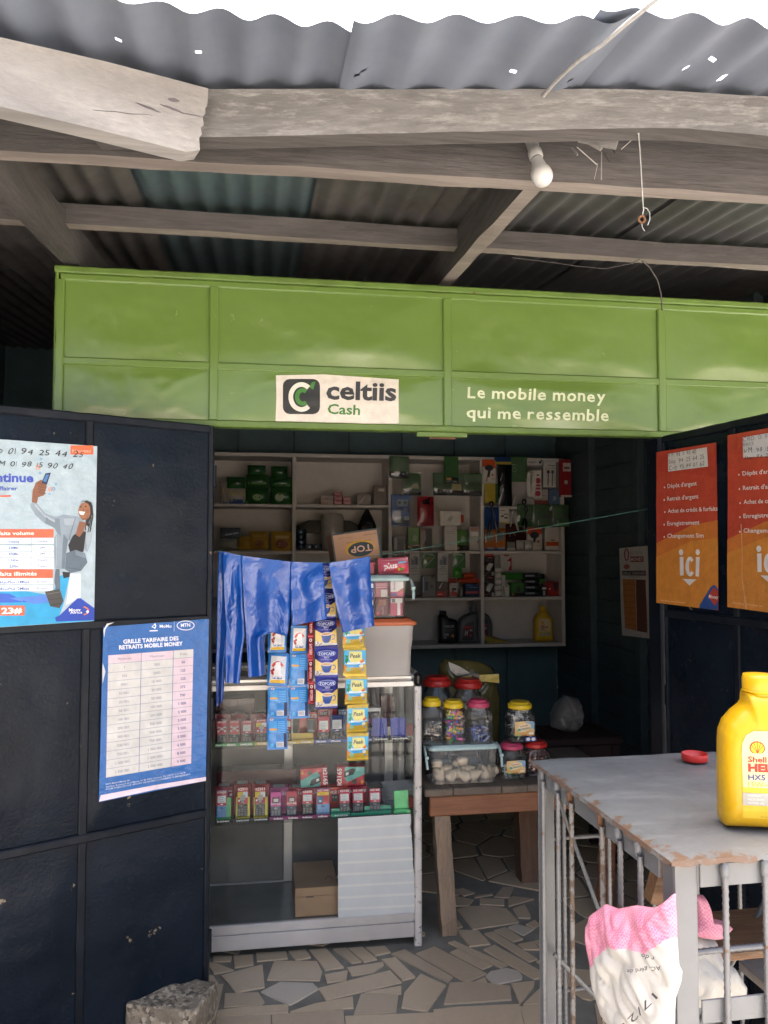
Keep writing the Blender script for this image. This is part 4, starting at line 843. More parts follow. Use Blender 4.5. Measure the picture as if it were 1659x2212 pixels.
def hang(name, label, cat, cr, left, right, Y, m, folds=3, amp=0.012, T=0.016, seed=0, nu=30, nv=44, group=None, crease=0.004):
    """plastic bag hung over the string: traced left/right edges, folds in depth, closed and thick"""
    o = onY(*cr(*left[0]), Y)
    def pt(u, v, back):
        a, b = lerp_poly(left, v), lerp_poly(right, v); q = onY(*cr(a[0] + (b[0] - a[0]) * u, a[1] + (b[1] - a[1]) * u), Y)
        g = min(1, v * 3 + 0.15); e = math.sin(math.pi * u) ** 0.5
        y = amp * g * math.sin(6.28319 * (folds * .5 * u + 0.3 * nz((u * 1.1, v * 1.0, 0), 1, seed))) + crease * nz((u * 1.8, v * 1.8, 0), 1, seed + 2) * g - crease * 1.6 * abs(nz((u * 1.6 + v * 1.5, v * 2.2 - u * 1.2, 0), 1, seed + 5)) * g - crease * .35 * abs(nz((u * 4 - v * 2, v * 5 + u * 2, 0), 1, seed + 8)) * g
        return q - o + V(0, y - (T * e * (0.35 + 0.65 * v) if not back else -T * 0.25 * e), 0)
    mb = MB(); mb.grid(lambda u, v: pt(u, 1 - v, False), nu, nv, m); mb.grid(lambda u, v: pt(1 - u, 1 - v, True), nu, nv, m)
    return tag(mb.build(name, M_=TR(o)), label, cat, group)
G = 'blue plastic bags on the string'
hang('plastic_bag', 'longest dark blue plastic bag hanging beside the left door edge', 'bag', cB, [(92, 66), (84, 300), (78, 620), (70, 930), (74, 1250)], [(190, 84), (205, 350), (170, 700), (142, 940), (128, 1190)], SY + .012, 'bag_blue', 1.5, .008, .012, 1, group=G)
hang('plastic_bag', 'crinkled blue plastic bag, second from the left door', 'bag', cB, [(120, 72), (128, 300), (150, 620), (140, 860), (142, 1058)], [(268, 104), (272, 300), (290, 700), (268, 860), (252, 1068)], SY - .005, 'bag_blue', 1.5, .012, .014, 12, group=G, crease=.007)
hang('plastic_bag', 'widest blue plastic bag with one long leg, middle of the string', 'bag', cB, [(266, 104), (276, 300), (288, 520), (300, 700), (312, 900), (316, 1024)], [(636, 150), (638, 350), (634, 560), (612, 720), (560, 684), (450, 690), (440, 760), (446, 1000)], SY - .018, 'bag_blue', 2.2, .010, .014, 23, 44, 60, group=G)
hang('plastic_bag', 'short blue plastic bag left of the coffee sachets', 'bag', cB, [(640, 150), (640, 300), (642, 520), (646, 636)], [(880, 157), (890, 320), (902, 470), (910, 578)], SY - .018, 'bag_blue', 1.7, .012, .014, 44, group=G, crease=.007)
hang('plastic_bag', 'blue plastic bag at the right end of the string over the sachets', 'bag', cB, [(926, 160), (950, 330), (985, 500), (1030, 686)], [(1236, 110), (1240, 280), (1252, 480), (1266, 632)], SY - .02, 'bag_blue', 1.8, .013, .016, 52, group=G)
sp = [onY(*cB(x, y), SY) for x, y in ((88, 66), (262, 104), (450, 132), (640, 153), (880, 158), (1060, 140), (1236, 110))] + [onY(x, y, SY) for x, y in ((900, 1186), (1040, 1162), (1200, 1135), (1402, 1099))]
tag(MB().tube([p - sp[0] for p in sp], 0.0010, 'string_green', 6).build('string', M_=TR(sp[0])), 'thin green string stretched across the shop opening', 'string')
# -------------------------------- sachet strips
def pillow(w_, h, T, m, seal=0.1, nu=10, nv=14, seed=0):
    def surf(x, z, l):
        u, v = x / w_ + .5, z / h; e = max(0, math.sin(math.pi * max(0, min(1, u)))) ** .5 * (max(0, math.sin(math.pi * max(0, min(1, (v - seal) / (1 - 2 * seal))))) ** .6)
        return V(x, -T * e - 0.0026 * nz((x * 45, z * 38, 0), 1, seed) * e - l, z)
    mb = MB(); mb.grid(lambda u, v: surf((u - .5) * w_, v * h, 0), nu, nv, m); mb.grid(lambda u, v: (lambda p: V(p.x, -p.y + .0006, p.z))(surf((.5 - u) * w_, v * h, 0)), nu, nv, m)
    return mb, surf
def strip_of(label, cat, kinds, cr, boxes, Y, seedb=0, group=None, cord=False):
    """boxes: (x0,y0,x1,y1) of every sachet in crop pixels, top to bottom; kinds: meshes (body, print, w, h)"""
    p0 = onY(*cr((boxes[0][0] + boxes[0][2]) / 2, boxes[0][1]), Y)
    t = thing('sachet_strip', label, cat, p0, 0, group)
    if cord:
        q = onY(*cr((boxes[0][0] + boxes[0][2]) / 2, 150), SY); MB().tube([q - p0, V(0, 0, -.004)], .0008, 'wire', 5).build('cord', t)
    for i, (b, kd) in enumerate(zip(boxes, kinds)):
        body, pr, w_, h = SAC[kd]
        a, c = onY(*cr(b[0], b[3]), Y), onY(*cr(b[2], b[1]), Y); rnd = random.Random(i + seedb)
        M_ = TR(V((a.x + c.x) / 2, Y + rnd.uniform(-.003, .003), a.z) - p0) @ RY(rnd.uniform(-.035, .035)) @ RZ(rnd.uniform(-.22, .22)) @ RX(rnd.uniform(-.10, .10)) @ Matrix.Diagonal(((c.x - a.x) / w_, 1, (c.z - a.z) / h, 1))
        o = link('sachet', body, t, M_)
        if pr: link('print', pr, o)
    return t
SAC = {}
def sac(k, w_, h, T, m, draw, seal=0.07, seed=0):
    mb, surf = pillow(w_, h, T, m, seal, seed=seed)
    P = Print(lambda x, y: ((x - .5) * w_, y * h), surf, 0.0004); P.flip = True; P.cell = w_ / 12
    draw(P); SAC[k] = (mb.mesh('sachet'), P.mb.mesh('print'), w_, h)
def d_milk(P):
    P.poly([(.13, .10), (.88, .12), (.90, .90), (.15, .92)], '#e8e4e0g', 1); P.poly([(.15, .10), (.88, .10), (.88, .20), (.15, .20)], '#e8c020g', 2); P.txt('2in1 Free Sachet', (.84, .18), (.20, .18), .05, '#b03020', 3, dv=(-1, 0))
    P.ring(.5, .56, .36, .30, .10, '#c8402eg', 2, 195, 345); P.ring(.5, .52, .32, .24, .10, '#d8553fg', 3, 20, 160); P.poly([(.40, .72), (.62, .74), (.72, .24), (.30, .24)], '#f2f0eeg', 4); P.poly([(.62, .74), (.90, .90), (.88, .24), (.72, .24)], '#c9cfd6g', 3)
    P.disc(.30, .50, .06, .05, '#a02828g', 5, 10); P.disc(.24, .40, .05, .04, '#a02828g', 5, 10); P.poly([(.28, .30), (.74, .30), (.74, .22), (.28, .22)], '#2a5fa8g', 4)
    P.txt('COWBELL', (.80, .34), (.22, .34), .075, '#f2e8e0', 6, .02, dv=(-1, 0))
def d_back(P):
    P.rect(.12, .55, .50, .90, '#4f9fd8g', 1); P.rect(.12, .62, .50, .68, '#e0a03cg', 2); P.rect(.10, .30, .45, .52, '#3f8fd0g', 1)
    for k in range(7): P.rect(.54, .86 - k * .055, .90, .885 - k * .055, '#6fb4e4', 1)
    P.rect(.45, .07, .80, .24, '#e4e4e6', 1)
    for k in range(9): P.rect(.48 + k * .032, .10, .494 + k * .032, .22, '#4a4a50', 2)
    P.rect(.82, .06, .96, .50, '#23284a', 1); P.disc(.24, .95, .09, .035, '#e6dcd8', 2, 12); P.disc(.24, .95, .05, .02, '#b04438', 3, 10); P.poly([(.14, .08), (.34, .08), (.30, .2), (.18, .2)], '#5fb0e0', 1)
def d_coffee(P):
    P.poly([(0.02, .96), (.98, .96), (.98, .62), (.75, .50), (.5, .46), (.25, .50), (.02, .62)], '#2b2f78f', 1); P.rect(.14, .72, .86, .88, '#39408cg', 2); P.txt('TOPCAFE', (.16, .745), (.84, .745), .095, '#dfe3ee', 4, .015); P.ring(.5, .80, .40, .10, .015, '#b9c0de', 3)
    P.txt('3in1', (.40, .64), (.60, .64), .05, '#e8e8f0', 3, .01); P.txt('COFFEE CREAMER SUGAR', (.25, .58), (.75, .58), .03, '#c9cde4', 3)
    P.poly([(.02, .62), (.25, .50), (.5, .46), (.75, .50), (.98, .62), (.98, .06), (.02, .06)], '#e3c46cg', 1); P.poly([(.02, .06), (.98, .06), (.98, .12), (.55, .16), (.02, .22)], '#ded8cfg', 2)
    P.poly([(.26, .44), (.74, .44), (.68, .24), (.60, .15), (.42, .15), (.32, .24)], '#33549eg', 3); P.disc(.50, .445, .25, .06, '#d9a469g', 4); P.ring(.50, .445, .25, .06, .03, '#e8dccc', 5); P.ring(.80, .33, .10, .09, .03, '#3f62aag', 3, -120, 120)
    for x, y in ((.08, .10), (.14, .14), (.20, .09), (.12, .19), (.26, .12)): P.disc(x, y, .035, .018, '#6a3a22', 4, 8, .6)
    P.rect(.02, .0, .98, .05, '#2b2f78f', 1)
def d_peak(P):
    P.rect(.02, .04, .98, .96, '#c9ad4ag', 1); P.rect(.02, .10, .98, .88, '#4fb4e0g', 2); P.poly([(.25, .86), (.80, .84), (.82, .56), (.70, .46), (.30, .48), (.24, .62)], '#e6dc86g', 3)
    P.txt('Peak', (.28, .62), (.76, .64), .15, '#2b2f5a', 5, .012, .25); P.poly([(.10, .46), (.90, .50), (.96, .44), (.50, .40), (.08, .40)], '#d9e8eeg', 3); P.poly([(.02, .34), (.98, .40), (.98, .10), (.02, .10)], '#b99a36g', 3); P.poly([(.10, .38), (.75, .40), (.7, .30), (.2, .28)], '#3f9fd6g', 4)
    P.disc(.22, .22, .10, .075, '#8fc09ag', 5); P.poly([(.70, .50), (.88, .60), (.90, .48), (.78, .44)], '#d9743ag', 5); P.poly([(.06, .52), (.16, .66), (.22, .58), (.14, .40)], '#2f8f4ag', 4); P.poly([(.14, .60), (.06, .72), (.24, .70)], '#2f8f4ag', 4); P.disc(.78, .34, .09, .06, '#d6d6c8', 5); P.rect(.80, .18, .88, .24, '#4a86c8', 5); P.poly([(.02, .40), (.12, .34), (.10, .14), (.02, .16)], '#e08a3ag', 4)
def d_stick(P):
    P.rect(.1, .03, .9, .97, '#7c1a22f', 1); P.txt('NESCAFE', (.72, .16), (.72, .62), .42, '#e8d8d4', 3, .01, dv=(0, 1)); P.disc(.5, .78, .24, .07, '#e8e0da', 2, 12); P.disc(.5, .78, .14, .04, '#3a1a14', 3, 10); P.rect(.1, .9, .9, .96, '#c9484a', 2)
sac('milk', .07, .11, .007, '#2a78c0g', d_milk); sac('back', .07, .11, .007, '#2a80c8g', d_back, seed=3); sac('coffee', .085, .11, .010, '#2b2f78f', d_coffee, seed=5); sac('peak', .082, .106, .010, '#b99a36f', d_peak, seed=8); sac('stick', .022, .085, .005, '#7c1a22f', d_stick, seed=9)
YST = 2.80
strip_of('blue milk powder sachet strip hanging nearest the left door', 'sachets', ['milk', 'milk', 'back', 'back'], cB, [(462, 620, 606, 838), (455, 842, 614, 1095), (462, 1095, 616, 1332), (460, 1330, 616, 1572)], YST, 1, None, True)
strip_of('shorter blue milk powder sachet strip beside the red sticks', 'sachets', ['milk', 'back', 'back'], cB, [(630, 630, 764, 846), (622, 850, 768, 1094), (624, 1096, 776, 1336)], YST + .006, 5, None, True)
strip_of('narrow dark red instant coffee stick strip between the sachets', 'sachets', ['stick'] * 4, cB, [(768, 560, 812, 712), (764, 704, 812, 880), (766, 880, 806, 1060), (770, 1058, 816, 1226)], YST - .012, 9, None, True)
strip_of('purple and yellow coffee sachet strip with blue cups', 'sachets', ['coffee'] * 5, cB, [(806, 158, 960, 365), (815, 362, 980, 576), (820, 572, 994, 798), (818, 796, 996, 1022), (818, 1018, 996, 1262)], YST - .006, 13)
strip_of('yellow and light blue powdered milk sachet strip at the right end', 'sachets', ['peak'] * 5, cB, [(1026, 580, 1200, 800), (1034, 794, 1206, 1012), (1046, 1010, 1214, 1230), (1056, 1226, 1220, 1446), (1058, 1442, 1224, 1655)], YST - .01, 17, None, True)
# -------------------------------- tubs on the display case
def rsec(w_, d, r, z, n=4, cx=0, cy=0):
    pts = []
    for sx_, sy_, a0 in ((1, 1, 0), (-1, 1, 90), (-1, -1, 180), (1, -1, 270)):
        pts += [V(cx + sx_ * (w_ / 2 - r) + r * math.cos(R(a0 + k * 90 / n)), cy + sy_ * (d / 2 - r) + r * math.sin(R(a0 + k * 90 / n)), z) for k in range(n + 1)]
    return pts
def tub(label, loc, w_, d, h, body, lid, lidh, handle=None, rz=0.0):
    t = thing('storage_tub', label, 'tub', loc, rz); r = 0.022; k = 0.93
    rings = [rsec(w_ * k, d * k, r, 0.0), rsec(w_ * (k + .01), d * (k + .01), r, 0.004), rsec(w_ * (k + .025), d * (k + .025), r, h * .55), rsec(w_ * (k + .04), d * (k + .04), r, h * .56), rsec(w_ * .99, d * .99, r, h)]
    MB().loft(rings, body, (True, False)).build('body', t)
    MB().loft([rsec(w_ * 1.0, d * 1.0, r, h - lidh * .35), rsec(w_ * 1.035, d * 1.035, r, h - lidh * .3), rsec(w_ * 1.035, d * 1.035, r, h + lidh * .25), rsec(w_ * .99, d * .99, r, h + lidh * .45), rsec(w_ * .97, d * .97, r, h + lidh * .5), rsec(w_ * .95, d * .95, r, h + lidh * .8), rsec(w_ * .90, d * .90, r, h + lidh * .78)], lid).build('lid', t)
    if handle:
        for s_ in (-1, 1):
            x = s_ * w_ * .54; pts = [V(x, -d * .1, h + lidh * .1), V(x + s_ * .004, -d * .3, h - .01), V(x + s_ * .004, -d * .46, h - .045), V(x + s_ * .002, -d * .52, h - .075)]
            mb = MB(); mb.tube(pts, 0.0055, handle, 8); mb.tube([pts[2] + V(-s_ * .008, 0, .012), pts[2] + V(s_ * .006, 0, .012)], 0.007, handle, 8); mb.build('handle', t)
    return t
dpx = 3.05 / F
TBY = 3.10
a, b = onY(640, 1456, TBY - .12), onY(893, 1345, TBY - .12)
cx = (a.x + b.x) / 2; w1 = b.x - a.x
tub('frosted grey storage tub with an orange lid on the display case', (cx, TBY, CH + .0015), w1 / .975, 0.25, b.z - CH - .004, 'grey_tub', 'orange_lid', 0.022)
z2 = b.z + 0.022 * .85
a2, b2 = onY(648, 1340, TBY - .10), onY(879, 1250, TBY - .10); w2 = b2.x - a2.x; cx2 = (a2.x + b2.x) / 2; h2 = b2.z - z2 - .002
tub('clear storage tub with a pale mint lid full of biscuit packs', (cx2, TBY, z2), w2 / .98, 0.22, h2, 'clear_plastic', 'mint', 0.020, 'mint')
# biscuit packs in the clear tub
def pack(name, label, cat, c, w_, d, h, m, draw=None, rz=0, rx=0, ry=0, bev=0.004, group=None):
    t = thing(name, label, cat, c, rz, group); t.rotation_euler = (rx, ry, rz)
    MB().box(-w_ / 2, w_ / 2, -d / 2, d / 2, 0, h, m, bev=bev).build('body', t)
    if draw:
        P = Print(lambda x, y: ((x - .5) * w_, y * h), lambda x, z, l: V(x, -d / 2 - l, z), 0.0004); P.flip = True; P.cell = 0.2; draw(P); P.mb.build('print', t)
    return t
def d_b1(P): P.rect(.04, .30, .96, .97, '#e6e0dcg', 1); P.txt('Beurrefour', (.36, .42), (.36, .94), .14, '#9a3848', 3, .01, .1, dv=(0, 1)); P.poly([(.5, .3), (.96, .55), (.96, .3)], '#b0563ag', 2); P.rect(.1, .08, .5, .2, '#3f5fae', 2)
def d_b2(P): P.rect(.06, .70, .94, .96, '#e2d8d6g', 1); P.rect(.12, .72, .4, .94, '#5a5558', 2); P.rect(.55, .04, .78, .96, '#e6dedcg', 3)
def d_b3(P): P.poly([(.2, .55), (.8, .62), (.75, .9), (.3, .92)], '#a8624ag', 1); P.disc(.2, .14, .1, .12, '#c8384a', 2); P.txt('Bourbon', (.62, .1), (.62, .52), .16, '#d89a9a', 2, 0, .2, dv=(0, 1))
def d_b4(P):
    for k in range(4): P.rect(.05, .08 + k * .24, .95, .20 + k * .24, '#d8dcf0g' if k % 2 else '#3f70d8g', 1)
fy = TBY - .075; zb = z2 + .006; u_ = w2 / 10
xe = cx2 + w2 / 2 - .008
pack('biscuit_pack', 'white and pink biscuit box standing upper right in the clear tub', 'biscuits', (xe - .030, fy, zb + h2 * .50), .055, .05, h2 * .44, '#c8506cg', d_b1)
pack('biscuit_pack', 'bright pink biscuit box standing lower right in the clear tub', 'biscuits', (xe - .032, fy, zb), .050, .05, h2 * .48, '#c23a62g', d_b2)
pack('biscuit_pack', 'maroon biscuit box standing lower middle in the clear tub', 'biscuits', (xe - .088, fy, zb), .052, .05, h2 * .47, '#6a2028g', d_b3)
pack('biscuit_pack', 'rose biscuit box with a pale label, upper middle in the clear tub', 'biscuits', (xe - .090, fy, zb + h2 * .48), .050, .05, h2 * .42, '#b05a68g', lambda P: (P.rect(.45, .05, .95, .5, '#d8ccc8g', 1), P.rect(.1, .6, .9, .66, '#d89aa4', 1)))
pack('biscuit_pack', 'blue foil biscuit stack at the left in the clear tub', 'biscuits', (xe - .142, fy, zb), .046, .05, h2 * .92, '#23409af', d_b4)
pack('biscuit_pack', 'blue foil biscuit stack behind the bags in the clear tub', 'biscuits', (xe - .21, fy, zb), .06, .05, h2 * .9, '#23409af', d_b4)
zl = z2 + h2 + .02 * .82
# biscuit bag on the mint lid
a, b = onY(*cB(1300, 262), TBY - .04), onY(*cB(1532, 120), TBY - .04); wp, hp = b.x - a.x, b.z - zl
def d_plus(P):
    P.txt('plus', (.16, .34), (.62, .40), .34, '#f4e8e4', 3, .03, .2); P.poly([(.62, .62), (.90, .66), (.94, .76), (.64, .74)], '#7fb4d8g', 2); P.txt('SALE', (.40, .20), (.58, .22), .09, '#7a3a44', 3); P.disc(.66, .28, .05, .08, '#c9b04ag', 2); P.disc(.75, .28, .06, .1, '#5f9a4ag', 2); P.rect(.05, .06, .95, .09, '#e8b0a8', 2); P.poly([(.02, .85), (.98, .95), (.98, .80), (.5, .82)], '#e6a8b0g', 1); P.poly([(.45, .12), (.95, .14), (.95, .5), (.6, .45)], '#d8505cg', 1)
mb, surf = pillow(wp, hp, .022, '#cf6272g', 0.03, 16, 10, 4)
t = thing('biscuit_bag', 'pink plus biscuit bag lying on the mint tub lid', 'biscuits', ((a.x + b.x) / 2, TBY - .04, zl + .001), 0); mb.build('bag', t)
P = Print(lambda x, y: ((x - .5) * wp, y * hp), surf, 0.0006); P.flip = True; P.cell = .012; d_plus(P); P.mb.build('print', t); t.rotation_euler = (0, R(-3), 0)
a, b = onY(*cB(1205, 265), TBY - .03), onY(*cB(1266, 150), TBY - .03)
pack('biscuit_pack', 'dark red pack between the carton and the plus bag', 'biscuits', ((a.x + b.x) / 2, TBY - .03, zl + .001), b.x - a.x, .06, b.z - zl, '#a01c34g', None)
# carton
c7 = crop(800, 1700, 800); YC = TBY + .03
BL_, BR_, TL_ = onY(*c7(1035, 1010), YC), onY(*c7(1418, 955), YC), onY(*c7(1002, 770), YC)
u = (BR_ - BL_); wc = u.length; ang = math.atan2(u.z, u.x); hc_ = (TL_ - BL_).length
t = thing('carton', 'brown cardboard carton with upside down TOP print, tilted behind the bags', 'carton', BL_)
t.rotation_euler = (0, -ang, R(2))
paint('card', (0.42, 0.235, 0.135), 0.8, 0.08, 6); paint('card_dark', (0.25, 0.14, 0.085), 0.8, 0.12, 6)
mb = MB(); mb.box(0, wc, 0, .16, 0, hc_, 'card', bev=.003); mb.build('box', t)
P = Print(lambda x, y: (x * wc, y * hc_), lambda x, z, l: V(x, -l, z), .0005); P.flip = True; P.cell = .3
for q in ((0, 0, .03, 1), (.955, 0, 1, 1), (0, .955, 1, 1)): P.rect(*q, '#3c4646c', 1)
P.disc(.55, .42, .31, .27, '#c8962ec', 1, 28, .1); P.disc(.57, .38, .27, .24, '#2f3d40c', 2, 28, .1); P.txt('TOP', (.80, .50), (.36, .50), .22, '#cfa083', 4, .02, dv=(-1, 0)); P.txt('Delicious Butter Cookies', (.80, .66), (.28, .66), .04, '#3c3a30', 4, dv=(-1, 0)); P.txt('TEGA TEX BE PRETO', (.94, .86), (.66, .86), .05, '#4a3a30', 3, dv=(-1, 0)); P.txt('contains 12 packs', (.44, .84), (.12, .84), .035, '#6a5040', 3, dv=(-1, 0))
P.mb.build('print', t)
mb = MB(); mb.box(wc + .0006, wc + .0014, .0, .02, .004, hc_ - .004, '#3c4646c'); mb.box(wc + .0006, wc + .0014, .14, .159, .004, hc_ - .004, '#3c4646c'); mb.box(.004, wc - .004, .06, .10, hc_ + .0005, hc_ + .0012, '#8f8a84g'); mb.build('tape', t)
# -------------------------------- clear tub and jars on the wooden table
c3 = crop(1600, 2550, 600)
def jar(name, label, cr, box, Y, z0, lid, dep=None, fill=None, lab=None, big=False, group=None):
    """square plastic jar: box=(x0,ytop,x1,ybottom) in crop pixels, front face at Y"""
    a, b = onY(*cr(box[0], box[3]), Y), onY(*cr(box[2], box[1]), Y); w_ = b.x - a.x; h = b.z - z0; dep = dep or w_ * .95
    t = thing('candy_jar', label, 'jar', ((a.x + b.x) / 2, Y + dep / 2, z0), 0, group); r = w_ * .12; lh = h * .16 if not big else h * .10; hb = h - lh
    sec = [(0.94, 0), (0.98, .01), (.98, .06), (.955, .075), (.98, .09), (.98, .60), (.955, .615), (.98, .63), (.955, .68), (.98, .70), (.97, .80), (.80, .94), (.74, 1.0)]
    MB().loft([rsec(w_ * k, dep * k, r if k > .85 else w_ * .3, hb * v, 4) for k, v in sec], 'jar_plastic', (True, False)).build('body', t)
    lr = w_ * .45 if not big else w_ * .48
    MB().lathe([(lr * .98, hb - .002), (lr, hb), (lr, hb + lh * .55), (lr * .96, hb + lh * .62), (lr * .82, hb + lh * .66), (lr * .80, hb + lh * .95), (lr * .76, h)], lid, 28).build('lid', t)
    if lab:
        P = Print(lambda x, y: ((x - .5) * w_ * .98, y * hb), lambda x, z, l: V(x, -dep * .49 - l, z), .0012); P.flip = True; P.cell = .3; lab(P); P.mb.build('label', t)
    if fill: candies(t.location, w_ * .88, dep * .88, hb, *fill)
    return t
def candies(loc, w_, d, h, n, lo, hi, cols, sz_, label, seed=0, mat_s='f'):
    rnd = random.Random(seed); mb = MB()
    for i in range(n):
        c = V(rnd.uniform(-.5, .5) * (w_ - sz_), rnd.uniform(-.5, .5) * (d - sz_), h * (lo + (hi - lo) * (i + .5) / n) + sz_ * .5)
        q = Matrix.Translation(c) @ Matrix.Rotation(rnd.uniform(0, 6.28), 4, Vector((rnd.uniform(-1, 1), rnd.uniform(-1, 1), rnd.uniform(-1, 1))).normalized())
        L, W2 = sz_ * rnd.uniform(.8, 1.1), sz_ * rnd.uniform(.35, .5); m = rnd.choice(cols)
        xs_ = [(-L * .62, W2 * .45), (-L * .42, W2 * .15), (-L * .3, W2 * .5), (L * .3, W2 * .5), (L * .42, W2 * .15), (L * .62, W2 * .45)]
        mb.loft([[q @ V(x, r_ * math.cos(a), r_ * .7 * math.sin(a)) for a in (0.6, 1.7, 2.7, 3.7, 4.7, 5.8)] for x, r_ in xs_], m, (True, True), False)
    o = mb.build('wrapped_candy', M_=TR(loc), kind='stuff'); tag(o, label, 'candy'); return o
def lab_fresh(P):
    P.poly([(.16, .20), (.92, .20), (.92, .62), (.16, .62)], '#d9a860', 1); P.poly([(.16, .42), (.92, .30), (.92, .62), (.70, .64), (.16, .62)], '#e6c48ag', 2); P.poly([(.55, .62), (.92, .62), (.92, .36)], '#8fb0c8', 3); P.disc(.52, .44, .28, .12, '#e8d8b0', 4, 20, .25); P.txt('center', (.36, .46), (.70, .50), .06, '#b03a62', 6, .015, .15); P.txt('FRESH', (.42, .37), (.74, .41), .055, '#4a4a34', 6, .02, .1); P.poly([(.26, .33), (.40, .36), (.38, .42), (.28, .42)], '#4fa08a', 6); P.rect(.16, .20, .60, .24, '#9ab060', 5); P.rect(.70, .24, .88, .30, '#e8e2d0', 5); P.rect(.42, .205, .62, .235, '#c04a3a', 6)
FY = TY + .05
a, b = onY(*c3(200, 1400), FY), onY(*c3(908, 960), FY); wt = b.x - a.x; ht = b.z - TZ
tt = tub('clear storage tub with a mint lid holding flour cones, on the table', ((a.x + b.x) / 2, FY + .085, TZ + .001), wt / .975, .17, ht, 'clear_plastic', 'mint', .018, 'mint')
cn = MB(); prof = [(0.001, 0), (.010, .006), (.017, .018), (.0205, .030), (.019, .040), (.012, .049), (.004, .054), (.0015, .056)]
paint('flour', (0.95, 0.81, 0.62), 0.7, 0.08, 20, bs=0.2)
cn.lathe([(r_, z) for r_, z in [(.0015, 0), (.006, .008), (.012, .020), (.018, .034), (.0205, .045), (.019, .054), (.012, .060), (.003, .062)]], 'flour', 14); cnm = cn.mesh('flour_cone'); fm = MB(); fm.lathe([(.0015, -.012), (.004, -.006), (.0016, 0)], 'film', 8); cft = fm.mesh('film_tail')
tb_c = tt.location
for zx, zy, yy, ax_, an in ((255, 1150, .03, 'Y', 0), (265, 1270, .01, 'Y', 20), (290, 1330, 0, 'Y', 200), (370, 1210, .02, 'Y', -8), (410, 1330, -.02, 'Y', 225), (480, 1240, 0, 'Y', 60), (530, 1120, .03, 'Y', -5), (590, 1200, .0, 'Y', 250), (550, 1330, -.03, 'Y', 120), (660, 1290, -.02, 'Y', 250), (770, 1320, 0, 'Y', 165), (730, 1230, .03, 'Y', 40), (825, 1220, .01, 'Y', 170), (480, 1160, .05, 'Y', 10), (850, 1330, .03, 'Y', 60)):
    p = onY(*c3(zx, zy), FY + .07 + yy); t = thing('flour_cone', 'pale flour packed in a clear cone, inside the tub on the table', 'flour cone', p, 0, 'flour cones in the tub')
    p.z = max(p.z, TZ + .022); t.location = p
    t.rotation_euler = (R(15 * nz((zx, zy, 0), .1)), R(an), 0); t.scale = (1.2, 1.2, .95); link('cone', cnm, t, TR((0, 0, -.035))); link('film_tail', cft, t, TR((0, 0, -.034)))
zj = TZ + ht + .018 * .83
WR = ['#2a2826f', '#c8c4bcf', '#6a5a4af', '#d8d0c4g']; CO = ['#e04a8ag', '#e8c83ag', '#3aa85ag', '#3a70c8g', '#e87ab0g', '#e8a03ag', '#d8d84ag']; BL2 = ['#2a3a8ag', '#4a6ac8g', '#a8bce0g', '#23307af']; PK = ['#b07a72f', '#7a3038f', '#e0b8b0f', '#3a2420f']; MI = ['#b8d0d4g', '#d8e4e6g', '#8fb4bcg']
jar('candy_jar', 'yellow lidded jar of dark wrapped candy beside the display case', c3, (118, 438, 335, 905), FY + .01, zj, 'yellow_lid', .085, (46, 0, .42, WR, .030, 'dark and silver wrapped candy in the left yellow lidded jar', 1))
jar('candy_jar', 'yellow lidded jar packed with bright multicoloured candy', c3, (344, 463, 578, 905), FY + .005, zj, 'yellow_lid', .085, (150, .0, .90, CO, .026, 'multicoloured wrapped candy filling the middle jar', 2))
jar('candy_jar', 'pink lidded jar one third full of blue candy', c3, (608, 457, 862, 905), FY + .0, zj, 'pink_lid', .09, (48, 0, .34, BL2, .026, 'blue wrapped candy in the pink lidded jar on the tub', 3))
jar('candy_jar', 'pink lidded jar with an orange label standing on the table', c3, (962, 920, 1226, 1375), FY + .03, TZ + .0015, 'pink_lid', .09, (22, 0, .22, MI, .026, 'pale mint candy at the bottom of the labelled table jar', 4), lab_fresh)
jr = jar('candy_jar', 'red lidded jar of foil candy half hidden behind the grey cage', c3, (1232, 905, 1485, 1372), FY + .05, TZ + .0015, 'red_lid', .09, (110, 0, .78, PK, .026, 'brown and pink foil candy in the right red lidded jar', 5))
a, b = onY(*c3(990, 925), FY + .04), onY(*c3(1330, 925), FY + .04)
jar('candy_jar', 'yellow lidded jar with an orange label stacked on two jars', c3, (1046, 478, 1322, 930), FY + .045, a.z + .004, 'yellow_lid', .09, (90, 0.02, .86, ['#c8c8c4g', '#4a4a4ag', '#e4e2dcg'], .026, 'white and dark candy in the topmost stacked jar', 6), lambda P: (lab_fresh(P), P.rect(.56, .03, .99, .16, '#3a4a9a', 3), P.disc(.68, .09, .08, .05, '#e0dcd4', 4), P.disc(.88, .09, .08, .05, '#e0dcd4', 4)))
YJ = TY + .30
jar('large_jar', 'large red lidded jar behind the yellow lidded jar beside the case', c3, (140, 213, 450, 1250), YJ, TZ + .0015, 'red_lid', .13, big=True)
jar('large_jar', 'large red lidded jar in front of the yellow plastic pack', c3, (482, 238, 785, 1250), YJ, TZ + .0015, 'red_lid', .13, (3, .0, .05, MI, .03, 'few pale sweets on the bottom of a large jar', 7), lambda P: P.poly([(.50, .72), (.62, .80), (.98, .80), (.98, .70)], '#b8b4ae', 1), big=True)
